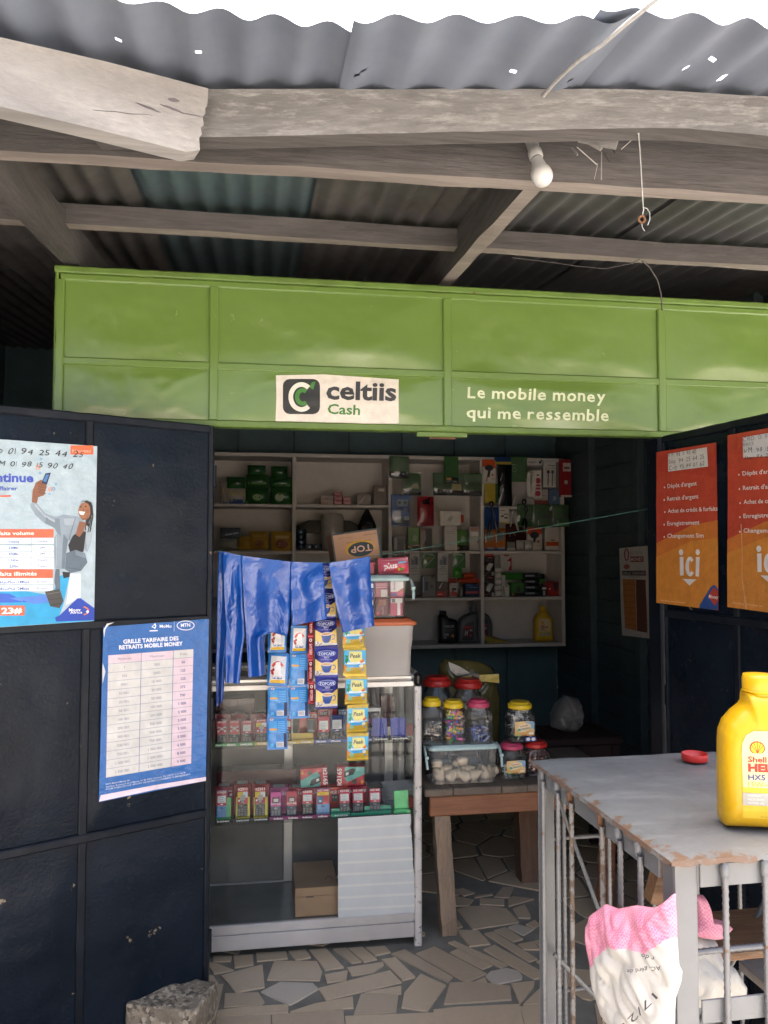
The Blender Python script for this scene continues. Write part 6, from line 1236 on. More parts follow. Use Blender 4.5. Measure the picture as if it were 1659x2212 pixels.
good('blister_pack', 'clear blister with a dark gadget and a blue stick', cab, e3, (710, 470, 900, 742), '#6a6864g', (('r', .02, .22, .12, .95, '#8aa8d0'), ('p', [(.2, .3), (.4, .3), (.44, .72), (.2, .72)], '#2a2a30'), ('o', .68, .5, .12, .08, '#3a3a3e'), ('o', .75, .92, .1, .05, '#2a2a2e')), dep=.03, hangs=False)
good('memory_card_box', 'white and red memory card box in the lower middle bay', 'box', e3, (1095, 575, 1198, 742), '#d8d0c8c', (('p', [(.1, .05), (.95, .05), (.95, .3), (.3, .5), (.1, .3)], '#c04434'), ('p', [(.2, .5), (.8, .45), (.9, .62), (.3, .68)], '#3a3634'), ('t', 'Memory', .15, .85, .78, .08, '#b03a34')), dep=.04, hangs=False)
good('plastic_case', 'small clear box with a red base left of the memory box', 'box', e3, (905, 555, 1068, 742), '#5a4a44g', (('r', 0, 0, .8, .36, '#b02c24'), ('r', .1, .14, .5, .2, '#d8a8a0'), ('p', [(.2, .6), (.5, .96), (.55, .94), (.3, .55)], '#b8b4b0')), dep=.04, hangs=False)
good('red_card', 'red card standing behind the memory card box', 'card', e3, (1068, 505, 1180, 742), '#a8302cg', (), dep=.012, Y=YF + .12, hangs=False)
good('battery_box', 'dark blue battery box with a red stripe beside the upright', 'box', e3, (1310, 590, 1525, 742), '#1c3050g', (('r', .03, .26, .97, .42, '#b83c44'), ('r', .2, .72, .8, .78, '#5a7aa0'), ('p', [(0, .85), (.5, .85), (.46, 1), (.06, 1)], '#2f5a94')), dep=.07, hangs=False)
good('torch', 'small silver torch standing beside the dark blue box', 'torch', e3, (1232, 640, 1275, 735), '#8a8784f', (), dep=.024, hangs=False)
a = onY(*e3(1357, 575), YF + .08); t = thing('toy_whistle', 'orange plastic gadget lying on the dark blue battery box', 'gadget', a); mb = MB(); mb.box(-.085, .085, -.03, .03, 0, .035, '#b8452ag', None, .012); mb.build('base', t); mb = MB(); mb.box(-.045, .045, -.026, .026, .0345, .075, '#b8452ag', None, .014); mb.build('top', t)
# top right bay
good('earphone_box', 'white and orange earphone box hanging on the middle upright', cab, e2, (122, 175, 345, 550), '#c9c2b8c', (('p', [(0, 1), (.85, 1), (1, .62), (.55, .72), (0, .70)], '#d0552ag'), ('o', .48, .66, .32, .13, '#1e2022'), ('p', [(.42, .62), (.62, .62), (.5, .26), (.32, .26)], '#24262a'), ('p', [(.3, .26), (.38, .26), (.3, .05), (.24, .05)], '#9a4a34'), ('o', .72, .36, .08, .05, '#c8642a'), ('r', .6, .16, .9, .24, '#c8a898')))
good('paper_bag', 'yellow cardboard tag bag hanging under the orange earphone box', cab, e2, (160, 555, 330, 870), '#b09a3ag', (), soft=False, dep=.006)
good('black_pouch', 'tall black cable pouch hanging in the top right bay', cab, e2, (380, 250, 592, 915), '#14161ag', (('p', [(.1, .6), (.14, .6), (.3, .78), (.26, .8)], '#8a8a8a'), ('p', [(.05, .3), (.2, .3), (.3, .5), (.1, .46)], '#5a5c5e')), soft=True, dep=.02)
good('cable_pack', 'dark green card hanging behind the black pouch', cab, e2, (300, 560, 390, 860), '#3a5a34g', (), dep=.006, Y=YF - .012)
good('cable_pack', 'wide green earphone card next to the power strip', cab, e2, (585, 130, 838, 520), '#3c6a35g', (('r', .05, .66, .3, .69, '#9aa894'), ('g', .2, .48, .14, .10, .03, '#6a9a5a'), ('p', [(.5, .6), (.54, .6), (.72, .2), (.68, .2)], '#2f5a2a')), film=True)
good('blue_card', 'dark blue card with a yellow lower stripe at the shelf top', 'card', e2, (318, 130, 582, 245), '#1c3a6ag', (('r', 0, 0, 1, .35, '#b09a2a'),), dep=.006)
t = thing('power_strip', 'white power strip with red sockets and a coiled cord', 'power strip', onY(*e2(1015, 800), YF - .03)); o = t.location
def q2(x, y): return onY(*e2(x, y), YF - .03) - o
wq = q2(1085, 800).x - q2(940, 800).x; hq = q2(1000, 335).z
MB().box(-wq / 2, wq / 2, 0, .025, 0, hq, '#cfc8c0', bev=.008).build('body', t)
P = Print(lambda x, y: (q2(x, y).x, q2(x, y).z), lambda x, z, l: V(x, -l, z), .0006); P.cell = .5
for y, r_ in ((510, 46), (715, 46)): P.disc(1013, y, r_, r_, '#a8324a', 1)
for y in (585, 635): P.poly([(975, y - 18), (1052, y - 18), (1052, y + 18), (975, y + 18)], '#a8324a', 1)
P.disc(1012, 418, 22, 14, '#8a3a44', 1); P.mb.build('socket_print', t)
mb = MB(); mb.tube([q2(870 + 45 * math.cos(k * .5) + k * 1.2, 560 + 215 * math.sin(k * .5)) + V(0, -.004 - .0016 * (k % 5), 0) for k in range(52)], .0042, '#d8d2ca', 6); mb.build('cord', t)
good('cable_box', 'white cable box with two dark plugs at the shelf top', cab, e2, (1095, 205, 1300, 612), '#cfcac2c', (('r', .1, .15, .92, .8, '#c2bdb5'), ('p', [(.26, .55), (.50, .55), (.48, .66), (.28, .66)], '#33363a'), ('r', .34, .05, .42, .56, '#3f4246'), ('p', [(.60, .55), (.80, .55), (.79, .66), (.61, .66)], '#33363a'), ('r', .66, .05, .73, .56, '#3f4246'), ('r', .3, .84, .9, .87, '#6a6a68')), ry=R(2))
good('sale_card', 'white card lettered across the shelf top beside the cable box', 'card', e2, (840, 150, 1092, 262), '#cfcac2c', (('t', 'HEST', .1, .62, .32, .26, '#5a5a58'), ('o', .82, .45, .08, .2, '#3a3c40'), ('o', .92, .7, .05, .14, '#3a3c40')), dep=.004)
good('cable_box', 'tall red accessory box at the right end of the shelf', cab, e2, (1362, 165, 1548, 770), '#9a2c30g', (('r', .3, .68, .95, .9, '#cbb8b0'), ('r', .4, .74, .85, .8, '#7a4a48'), ('o', .55, .39, .16, .055, '#b8a8a4'), ('r', .1, .0, 1, .05, '#c8bcb4')))
good('red_tag', 'small white tag card under the power strip', 'card', e2, (830, 810, 955, 885), '#b8b2aac', (('r', .1, .5, .9, .56, '#8a7a74'),), dep=.006)
good('cable_box', 'white and dark red box beside the blue card', cab, e2, (962, 640, 1178, 885), '#b0a49cc', (('r', 0, 0, 1, .35, '#8a3a38'), ('r', .5, .6, .9, .64, '#8a8480')), dep=.02, hangs=False, Y=YF + .02)
good('blue_pack', 'faded blue paper pack right of the white and red box', cab, e2, (1190, 640, 1398, 880), '#5a7088g', (('p', [(.3, .3), (.6, .4), (.5, .6), (.35, .55)], '#8a98a8'),), dep=.02, hangs=False, Y=YF + .02)
# second row right
good('blue_card', 'dark blue card behind the black earphones, right bay', 'card', e2, (162, 930, 385, 1290), '#1c3f7ag', (), dep=.006)
good('adapter_card', 'white adapter cable card with a yellow edge', cab, e2, (395, 945, 552, 1198), '#cfc8bec', (('r', 0, 0, 1, .12, '#b8a86a'), ('r', .12, .80, .55, .85, '#5a5654'), ('o', .2, .66, .05, .03, '#2a2a2a'), ('g', .66, .5, .26, .14, .06, '#2a2a2e', 0, 200), ('r', .14, .42, .42, .52, '#2a2a2e'), ('r', .5, .32, .86, .42, '#2a2a2e')))
for x0, x1, lb in ((690, 930, 'left, behind the white plugs'), (945, 1200, 'middle'), (1255, 1512, 'right')):
    good('earphone_pack', 'green earphone pack in the right bay, %s of three' % lb, cab, e2, (x0, 895, x1, 1245), GR, (('o', .32, .32, .09, .06, '#1a1c1e'), ('o', .68, .44, .11, .08, '#1a1c1e'), ('o', .88, .52, .09, .07, '#1a1c1e'), ('p', [(.6, .1), (.64, .1), (.72, .42), (.68, .42)], '#23401f'), ('p', [(.28, .05), (.31, .05), (.33, .3), (.30, .3)], '#c0c8bc')), film=True)
t = thing('white_cable', 'white forked charging cable hanging in the right bay', 'cable', onY(*e2(630, 760), YF - .05)); o = t.location
qq = lambda x, y: onY(*e2(x, y), YF - .05) - o
for pts, r_ in (([(655, 760), (640, 830), (625, 900)], .012), ([(600, 1080), (590, 1160), (572, 1250)], .009), ([(640, 1110), (665, 1200), (698, 1310)], .009)): mb = MB(); mb.tube([qq(*p) for p in pts], [r_ * .7, r_, r_ * .5], '#c8c2bb', 8); mb.build('plug', t)
mb = MB(); mb.tube([qq(625, 900), qq(612, 990), qq(600, 1080)], .002, '#c8c2bb', 6); mb.tube([qq(612, 990), qq(625, 1060), qq(640, 1110)], .002, '#c8c2bb', 6); mb.build('cord', t)
t = thing('black_cable', 'black forked earphone cable hanging over the blue card', 'cable', onY(*e2(265, 830), YF - .05)); o = t.location
for pts, r_ in (([(260, 840), (265, 890), (270, 930)], .018), ([(250, 1150), (235, 1280), (215, 1380)], .014), ([(320, 1150), (345, 1250), (370, 1350)], .013)): mb = MB(); mb.tube([qq(*p) for p in pts], [r_ * .7, r_, r_ * .6], '#14151ag', 8); mb.build('plug', t)
mb = MB(); mb.tube([qq(262, 930), qq(258, 1040), qq(250, 1150)], .005, '#14151ag', 6); mb.tube([qq(275, 930), qq(305, 1040), qq(320, 1150)], .005, '#14151ag', 6); mb.build('cord', t)
t = thing('black_cable', 'black microphone like cable hanging over the green packs', 'cable', onY(*e2(800, 800), YF - .06)); o = t.location
for pts, r_ in (([(790, 805), (795, 850), (800, 890)], .020), ([(815, 920), (820, 960), (830, 1000)], .014), ([(800, 1120), (800, 1200), (795, 1300)], .019)): mb = MB(); mb.tube([qq(*p) for p in pts], [r_ * .7, r_, r_ * .7], '#14151ag', 8); mb.build('plug', t)
mb = MB(); mb.tube([qq(800, 890), qq(812, 920)], .004, '#14151ag', 6); mb.tube([qq(828, 1000), qq(812, 1060), qq(800, 1120)], .004, '#14151ag', 6); mb.build('cord', t)
for x0, x1, lb in ((155, 318, 'left'), (322, 495, 'right')):
    good('charger_box', 'orange charger box with a blue base, %s one of two' % lb, 'box', e2, (x0, 1275, x1, 1600), '#b0672eg', (('r', 0, 0, 1, .1, '#2a4a86'), ('r', .3, .06, .9, .16, '#8a8a94'), ('p', [(.1, .34), (.5, .5), (.85, .42), (.85, .85), (.2, .85)], '#7a7874g'), ('p', [(.1, .36), (.2, .36), (.16, .72), (.08, .72)], '#d8d4cc')), dep=.04, hangs=False)
good('earphone_box', 'white and orange earphone box standing in the right bay', 'box', e2, (845, 1265, 1080, 1600), '#c2bab0c', (('p', [(0, 1), (1, 1), (1, .74), (.55, .66), (0, .72)], '#c0492ag'), ('o', .48, .68, .32, .15, '#1e2022'), ('p', [(.42, .6), (.62, .6), (.52, .36), (.38, .36)], '#24262a'), ('o', .72, .40, .1, .06, '#c05a2a'), ('r', .56, .2, .9, .25, '#b89a8c')), dep=.03, hangs=False)
good('adapter_box', 'white box with an orange band at the right end of the bay', 'box', e2, (1130, 1255, 1410, 1600), '#bcb4abc', (('r', .05, .2, .9, .38, '#c0572ag'), ('r', .32, .42, .56, .47, '#7a4a3a')), dep=.03, hangs=False)
for x0, x1, lb in ((668, 795, 'left'), (802, 930, 'right')): good('clear_box', 'small clear plastic gadget box, %s one of two' % lb, 'box', e2, (x0, 1465, x1, 1600), '#b8b2aag', (), dep=.04, hangs=False, soft=True)
good('clear_box', 'small dark tin with a pale base beside the clear boxes', 'box', e2, (515, 1490, 650, 1600), '#7f7c76g', (('r', 0, 0, 1, .3, '#b8b4ac'),), dep=.04, hangs=False)
good('dark_pack', 'dark red pack in shadow behind the white cable', cab, e2, (500, 1200, 845, 1590), '#4a2420g', (('g', .3, .55, .14, .12, .03, '#8a7a74', 0, 200),), dep=.01, hangs=False, Y=YF + .2)
# third row right
for j, y0 in enumerate((230, 548)):
    good('charger_box', ('upper' if j == 0 else 'lower') + ' black charger box with a white plug picture', 'box', e4, (150, y0, 318, y0 + 310), '#211f20g', (('p', [(.2, .3), (.5, .22), (.8, .5), (.85, .6), (.5, .66), (.25, .48)], '#c4beb6'), ('r', .72, .02, .8, .2, '#c4beb6'), ('r', .84, .02, .92, .2, '#c4beb6'), ('o', .18, .1, .1, .05, '#b04a34'), ('r', .35, .9, .8, .95, '#a0403a'), ('r', .1, .74, .8, .78, '#5a2a28')), dep=.05, hangs=(j == 0), Y=YF + .02)
good('red_lid_box', 'red box end on top of the black charger boxes', 'box', e4, (150, 165, 300, 232), '#a83a2cg', (), dep=.05, Y=YF + .02)
good('charger_box', 'white and red charger card leaning at the back of the bay', 'box', e4, (415, 205, 598, 470), '#c2bcb5c', (('p', [(.5, .62), (.95, .85), (.95, .05), (.65, .05), (.85, .4), (.85, .6)], '#a8303ag'), ('r', .3, .9, .7, .99, '#a03a3a'), ('p', [(.15, .2), (.4, .1), (.6, .05), (.3, .05)], '#9a948e')), dep=.01, Y=YF + .1)
good('cable_box', 'white cable box behind the green adapter box', 'box', e4, (490, 515, 640, 850), '#b8b2abc', (('r', .2, .88, .7, .98, '#8a3a38'),), dep=.02, hangs=False, Y=YF + .14)
t = thing('plug_stack', 'stack of small white cubes in the right bay', 'plugs', onY(*e4(378, 850), YF + .05)); t.location.z = shelf_z(t.location.z) + .0015
wq = onY(*e4(430, 850), YF + .05).x - onY(*e4(330, 850), YF + .05).x
for k in range(5): MB().box(-wq / 2, wq / 2, 0, .06, k * .0425, k * .0425 + .039, '#cbc5bd', bev=.006).build('cube', t)
good('cable_box', 'narrow white cable carton beside the white cubes', 'box', e4, (432, 535, 492, 850), '#c2bcb5c', (('r', .3, .1, .7, .5, '#8a8680'),), dep=.05, hangs=False)
good('pen_cup', 'white card with two dark prongs in the right bay', 'card', e4, (482, 690, 556, 852), '#c8c3bcc', (('r', .2, .8, .35, .98, '#2a2a2c'), ('r', .6, .8, .75, .98, '#2a2a2c')), dep=.02, hangs=False, Y=YF + .02)
t = good('adapter_box', 'bright green adapter box with a black base', 'box', e4, (585, 650, 790, 852), '#387030g', (('r', 0, 0, 1, .24, BKc), ('p', [(.4, .32), (.7, .32), (.75, .6), (.55, .78), (.42, .6)], '#1a1c1a'), ('o', .12, .14, .08, .1, '#d09a3a'), ('r', .75, .26, .98, .34, '#1a1c1a')), dep=.08, hangs=False)
MB().box(-.10, .10, .03, .09, 0, .05, '#347a2ag', bev=.012).build('lid', t, TR((-.01, 0, .115)))
t = thing('watch_stack', 'stack of dark clear lidded boxes in the right bay', 'boxes', onY(*e4(920, 850), YF + .05)); t.location.z = shelf_z(t.location.z) + .0015
for k in range(4): MB().box(-.062, .062, 0, .07, k * .042, k * .042 + .038, '#2a3034g', bev=.010).build('box', t); 
for k in range(4): MB().box(-.05, .02, -.0022, -.0008, k * .042 + .014, k * .042 + .026, '#8a9094').build('print', t)
good('speaker_box', 'dark box with green lettering behind the clear lidded boxes', 'box', e4, (885, 510, 1125, 852), '#17211ag', (('r', .25, .55, .98, .75, '#3a7a2a'), ('p', [(.7, .2), (.9, .2), (.9, .3), (.7, .3)], '#c8ccc8')), dep=.07, hangs=False, Y=YF + .14)
good('watch_box', 'silver and black watch pack beside the red box', 'box', e4, (1075, 715, 1150, 852), '#5a5c5ef', (('r', .1, .7, .95, .9, '#d0d0cc'), ('r', .3, .1, .7, .55, '#a8a8a4')), dep=.03, hangs=False, Y=YF + .03)
good('mouse_box', 'red box with a black mouse picture at the shelf end', 'box', e4, (1165, 640, 1362, 852), '#a03030g', (('p', [(.45, .92), (.85, .95), (.88, .6), (.68, .25), (.48, .6)], '#1a1516'), ('o', .2, .5, .06, .06, '#c8a8a4')), dep=.09, hangs=False)
# soft packs on the left shelves
for i, (bx, m, lb, dr) in enumerate((
    ((108, 345, 165, 525), '#8f8a80g', 'cream and blue pack at the far left of the top shelf', (('r', 0, 0, 1, .25, '#2a4a7a'), ('r', .1, .5, .9, .7, '#c8b060'))),
    ((155, 400, 322, 528), '#a09a90g', 'white and blue rice pack on the top left shelf', (('r', 0, 0, 1, .3, '#2a4a7a'), ('t', 'Parle', .15, .9, .55, .3, '#b0a050'))),
    ((160, 310, 310, 410), '#2a542bg', 'crumpled green pack on top of the white and blue pack', ()),
    ((315, 395, 500, 525), '#2a542bg', 'lower green snack pack, left stack on the top shelf', (('o', .5, .4, .2, .2, '#7a9a5a'),)),
    ((318, 290, 500, 400), '#2a542bg', 'middle green snack pack, left stack on the top shelf', (('r', .1, .3, .9, .45, '#5a8a4a'),)),
    ((330, 215, 475, 300), '#2c5830g', 'topmost green snack pack, left stack on the top shelf', ()),
    ((515, 395, 690, 525), '#2a542bg', 'lower green snack pack, right stack on the top shelf', (('o', .4, .4, .2, .25, '#9aa88a'),)),
    ((512, 310, 690, 400), '#2a542bg', 'middle green snack pack, right stack on the top shelf', (('r', .1, .2, .9, .4, '#5a8a4a'),)),
    ((520, 222, 650, 318), '#2a542bg', 'topmost green snack pack, right stack on the top shelf', ()),
    ((105, 800, 250, 888), '#8a8c84g', 'lower white yellow pack at the left of the second shelf', (('r', .1, .3, .9, .55, '#b0a040'),)),
    ((110, 715, 275, 805), '#5a6468g', 'upper grey blue pack at the left of the second shelf', (('p', [(.1, .2), (.9, .5), (.9, .6), (.1, .35)], '#a8b4b8'),)),
    ((255, 785, 365, 890), '#b08a34g', 'small golden chips pack on the second shelf', ()),
    ((345, 745, 500, 890), '#a88030g', 'tall golden chips pack in the middle of the second shelf', (('o', .5, .35, .22, .2, '#8a4a2a'), ('r', .2, .7, .8, .82, '#c8a850'))),
    ((518, 745, 690, 915), '#b08a34g', 'golden chips pack with a brown picture overhanging the second shelf', (('o', .5, .4, .3, .22, '#7a3a24'), ('r', .1, .0, .9, .12, '#c8a438'), ('r', .2, .66, .85, .8, '#c8a870'))))):
    good('snack_pack', lb, 'snack', c7, bx, m, dr, Y=YF + .03 + .01 * (i % 3), dep=.03, soft=True, film=False)
for bx, m, lb, dr in (((918, 462, 1020, 532), '#c0b4acc', 'white soap box beside the small red boxes', (('t', 'Sedilux', .1, .9, .6, .22, '#7a3038'), ('r', .1, .1, .6, .4, '#c09a8c'))), ((1025, 495, 1092, 532), '#8a2230g', 'bottom small red box of the stack of three', (('r', .1, .3, .9, .4, '#b86a70'),)), ((1025, 460, 1092, 495), '#8a2230g', 'middle small red box of the stack of three', (('r', .1, .3, .9, .4, '#b86a70'),)), ((1025, 425, 1090, 460), '#8a2230g', 'top small red box of the stack of three', (('r', .1, .3, .9, .4, '#b86a70'),)), ((1096, 500, 1165, 532), '#8a2838g', 'lower small red box of the stack of two', ()), ((1096, 468, 1162, 500), '#8a2838g', 'upper small red box of the stack of two', ()), ((1210, 445, 1325, 532), '#6a5c54g', 'brown wrapped soap pack on the top shelf', (('p', [(.1, .2), (.5, .8), (.6, .75), (.3, .2)], '#8f8378'),)), ((1345, 378, 1465, 532), '#5c4640g', 'brown wrapped bundle beside the upright on the top shelf', (('r', .3, .7, .7, .85, '#a89a90'), ('r', .05, .42, .95, .46, '#3a2c28')))):
    good('small_box', lb, 'box', c7, bx, m, dr, Y=YF + .06, dep=.06, hangs=True)
t = thing('tin_stack', 'small stack of dark blue tins on the second shelf', 'tins', onY(*c7(755, 888), YF + .06))
for k in range(4): MB().lathe([(.040, .0), (.042, .003), (.042, .030), (.040, .033)], '#3a4654f', 18, (0, 0, k * .0345)).build('tin', t)
for k, x in enumerate((820, 872, 915)):
    tag(MB().lathe([(.048, 0), (.05, .004), (.05, .03), (.047, .034)], '#5a5f66f', 18).build('tin', M_=TR(onY(*c7(x, 886), YF + .06 + .03 * k))), ('flat grey tin next to the blue tins', 'middle flat grey tin on the second shelf', 'flat grey tin farthest from the blue tins')[k], 'tin', 'flat grey tins')
tag(MB().lathe([(.075, 0), (.08, .01), (.082, .22), (.07, .245), (.03, .25)], '#a8a098g', 20).build('drum', M_=TR(onY(*c7(1010, 888), YF + .1))), 'pale round drum half hidden behind the TOP carton', 'drum')
tag(MB().loft([rsec(.12, .08, .03, 0), rsec(.13, .08, .03, .05), rsec(.08, .05, .02, .11), rsec(.02, .02, .008, .17)], '#1c1c1eg').build('black_bag', M_=TR(onY(*c7(1290, 760), YF + .08))), 'knotted black plastic bag behind the TOP carton', 'bag')
tag(MB().loft([rsec(.50, .16, .05, 0), rsec(.46, .15, .06, .05), rsec(.30, .1, .04, .09)], '#57534dg').build('cloth_bundle', M_=TR(onY(*c7(985, 760), YF + .18))), 'flat grey bundle at the back of the second shelf', 'bundle')
# -------------------------------- oil bottles
def bottle(label, M, h, outline, m, capm, cap, dep, draw=None, name='oil_bottle', extra=None):
    t = thing(name, label, 'bottle'); t.matrix_world = M; n = 5.0; cx_, cy_ = 0, .42 * h; N = 56
    pts = [(x * h, y * h) for x, y in outline]
    def rad(a):
        d = (math.cos(a), math.sin(a)); best = 1e9
        for i in range(len(pts)):
            p, q = pts[i], pts[(i + 1) % len(pts)]; ex, ey = q[0] - p[0], q[1] - p[1]; den = d[0] * ey - d[1] * ex
            if abs(den) < 1e-12: continue
            s_ = ((p[0] - cx_) * ey - (p[1] - cy_) * ex) / den; u = ((p[0] - cx_) * d[1] - (p[1] - cy_) * d[0]) / den
            if s_ > 0 and -1e-6 <= u <= 1.000001: best = min(best, s_)
        return best
    angs = sorted(set([math.atan2(p[1] - cy_, p[0] - cx_) for p in pts] + [6.28319 * k / N - 3.14159 for k in range(N)]))
    angs = [a for i, a in enumerate(angs) if i == 0 or a - angs[i - 1] > 1e-4]; rads = [rad(a) for a in angs]
    prof = [(0, 1)] + [(math.sin(k * math.pi / 2 / 12) ** .35, 0) for k in range(1, 13)]
    def hz(r): return dep / 2 * max(0, 1 - r ** n) ** (1 / n * 1.6)
    rs = (0.001, .3, .55, .72, .82, .89, .94, .97, .99, 1.0); A = len(angs); mb = MB()
    for sgn in (-1, 1):
        vs = [V(cx_ + rads[i] * r * math.cos(angs[i]), sgn * hz(r), cy_ + rads[i] * r * math.sin(angs[i])) for r in rs for i in range(A)]
        fs = [(j * A + i, j * A + (i + 1) % A, (j + 1) * A + (i + 1) % A, (j + 1) * A + i) for j in range(len(rs) - 1) for i in range(A)]
        mb.add(vs, [f if sgn > 0 else f[::-1] for f in fs], m, True)
    mb.build('body', t)
    x, y0, y1, r = [c * h for c in cap]
    mb = MB(); mb.lathe([(r * .9, y0 - .02 * h), (r * .9, y0), (r * 1.04, y0 + .001), (r * 1.04, y0 + .012 * h), (r * .99, y0 + .014 * h), (r * .99, y0 + .022 * h), (r, y0 + .024 * h), (r, y1 - .006), (r * .93, y1), (r * .3, y1 + .0005)], capm, 48, (x, 0, 0)); mb.v = [(a_ if not (.03 * h + y0 < a_[2] < y1 - .005 and i_ % 2) else (x + (a_[0] - x) * .97, a_[1] * .97, a_[2])) for i_, a_ in enumerate(mb.v)]
    mb.build('cap', t)
    if draw:
        def surf(x, z, l):
            a = math.atan2(z - cy_, x - cx_); r_ = min(1, math.hypot(x - cx_, z - cy_) / rad(a)); return V(x, -hz(r_) - l, z)
        P = Print(lambda x, y: (x * h, y * h), surf, .0004); P.flip = True; P.cell = h * .05; draw(P); P.mb.build('label_print', t)
    return t
paint('oil_yellow', (0.66, 0.375, 0.006), 0.36, 0.05, 8, bs=0.05); paint('oil_black', (0.010, 0.010, 0.012), 0.4, 0.2, 9); paint('oil_grey', (0.09, 0.095, 0.10), 0.45, 0.15, 9)
OUT = [(-.255, 0), (-.272, .02), (-.278, .08), (-.270, .10), (-.276, .13), (-.274, .30), (-.268, .55), (-.262, .62), (-.235, .69), (-.180, .755), (-.125, .80), (-.105, .83), (-.100, .885)]
OUT = OUT + [(-x, y) for x, y in OUT[::-1]]
def d_helix(P):
    lab = [(-.17, .085), (-.17, .50), (-.165, .57), (-.14, .625), (-.09, .655), (.09, .655), (.14, .625), (.165, .57), (.17, .50), (.17, .085)]
    P.poly(lab, '#d8b62c', 1); P.poly([(-.165, .29)] + lab[1:-1] + [(.165, .29)], '#dccb94', 2)
    for k in range(9): a = R(180 - k * 22.5)
    sh = [(-.075 + .048 * math.cos(R(205 - k * 23)) , .545 + .045 * math.sin(R(205 - k * 23))) for k in range(11)]
    P.poly(sh + [(-.045, .512), (-.105, .512)], '#cc3020', 4); P.poly([(-.075 + (x + .075) * .85, .545 + (y - .545) * .85) for x, y in sh] + [(-.05, .516), (-.10, .516)], '#f0c020', 5)
    for k in range(5): a = R(150 - k * 30); P.line([(-.075, .515), (-.075 + .042 * math.cos(a), .545 + .040 * math.sin(a))], .0035, '#cc3020', 6)
    P.txt('Shell', (-.135, .455), (-.02, .455), .037, '#c22a20', 5, .02); P.txt('HELIX', (-.135, .395), (.10, .395), .050, '#c22a20', 5, .05); P.txt('HX5', (-.135, .340), (-.03, .340), .036, '#2a3a86', 5, .02); P.txt('15W-40', (-.137, .296), (.03, .296), .033, '#d8a030', 5, .01)
    P.poly([(-.17, .175), (.17, .175), (.17, .255), (-.17, .255)], '#a8a69c', 4)
    for k, s_ in enumerate(('PREMIUM', 'MULTI-GRADE', 'MOTOR OIL')): P.txt(s_, (-.14, .232 - k * .024), (-.04 if k else -.06, .232 - k * .024), .014, '#d8d6cc', 5)
    P.disc(.10, .215, .045, .045, '#c8c6bc', 5); P.disc(.10, .215, .03, .03, '#8a887c', 6); P.txt('API SL/CF', (-.06, .095), (.0, .095), .012, '#a88a20', 4)
c5r = crop(2050, 2550, 926, 1445)
ob = onZ(*c5r(1360, 1040), 1.07 + .004); hb_ = (onP(*c5r(1360, 112), ob, Vector((math.sin(YAW), math.cos(YAW), 0))) - ob).length
wleft = hb_ * .275
bottle('yellow oil bottle with a red lettered label standing on the cage table', TR(V(ob.x, ob.y, 1.074)) @ TR((.028, .02, 0)) @ RZ(-YAW - R(8)), hb_, OUT, 'oil_yellow', 'oil_yellow', (0, .885, 1.0, .110), .34 * hb_, d_helix)
def on_shelf(cr, x, y): q = onY(*cr(x, y), YF + .09); return V(q.x, YF + .09, SZ0 + .0015)
hs = .235 * 1.02
zs_ = lambda cr, y0, y1: onY(*cr(1000, y0), YF + .09).z - (SZ0 + .0015)
bottle('yellow oil bottle standing alone on the bottom wall shelf', TR(on_shelf(e4, 1095, 1555)), zs_(e4, 1032, 0), OUT, 'oil_yellow', 'oil_yellow', (0, .885, 1.0, .095), .09, d_helix)
OB = [(-.29, 0), (-.30, .02), (-.30, .70), (-.285, .84), (-.265, .86), (-.03, .86), (.0, .80), (.07, .76), (.22, .73), (.285, .70), (.30, .64), (.30, .02), (.29, 0)]
def d_yam(P): P.txt('YAMALUBE', (-.16, .50), (.16, .50), .07, '#8f8f92', 3, .02); P.rect(-.15, .42, .16, .435, '#6a6a6c', 2); P.rect(-.15, .37, .08, .38, '#5a5a5c', 2); P.rect(-.15, .24, -.01, .32, '#7a7a7c', 2); P.rect(-.15, .16, -.08, .22, '#7a7a7c', 2); P.txt('4', (.06, .19), (.16, .19), .11, '#c08a3a', 3, .03)
bottle('black oil bottle with grey lettering on the bottom wall shelf', TR(on_shelf(e3, 1060, 1385)), zs_(e3, 962, 0), OB, 'oil_black', 'oil_black', (-.15, .88, 1.0, .11), .10, d_yam)
OG = [(-.29, 0), (-.30, .02), (-.30, .40), (-.27, .58), (-.20, .70), (-.06, .80), (.06, .83), (.10, .86), (.29, .86), (.30, .60), (.30, .02), (.29, 0)]
def d_moto(P): P.poly([(-.20, .09), (.14, .09), (.14, .62), (-.05, .58), (-.17, .45)], '#3a3d40', 1); P.rect(-.17, .43, .11, .49, '#b0343c', 2); P.rect(-.17, .17, .11, .43, '#6a2428', 2); P.txt('M', (-.13, .22), (-.02, .22), .16, '#9a9a9a', 3, .02, .2); P.rect(.02, .34, .10, .40, '#9a9a9a', 3); P.txt('1L', (.03, .2), (.09, .2), .05, '#a8a8a8', 3)
bottle('grey oil bottle with a red label beside the black one', TR(on_shelf(e3, 1335, 1385)), zs_(e3, 922, 0), OG, 'oil_grey', 'oil_grey', (.17, .865, 1.0, .095), .10, d_moto)
OG2 = [(-x, y) for x, y in OG[::-1]]
bottle('grey oil bottle with a red label half hidden behind the upright', TR(on_shelf(e4, 130, 1490) + V(0, .05, 0)), zs_(e4, 1000, 0), OG2, 'oil_grey', 'oil_grey', (-.17, .865, 1.0, .095), .10, d_moto)
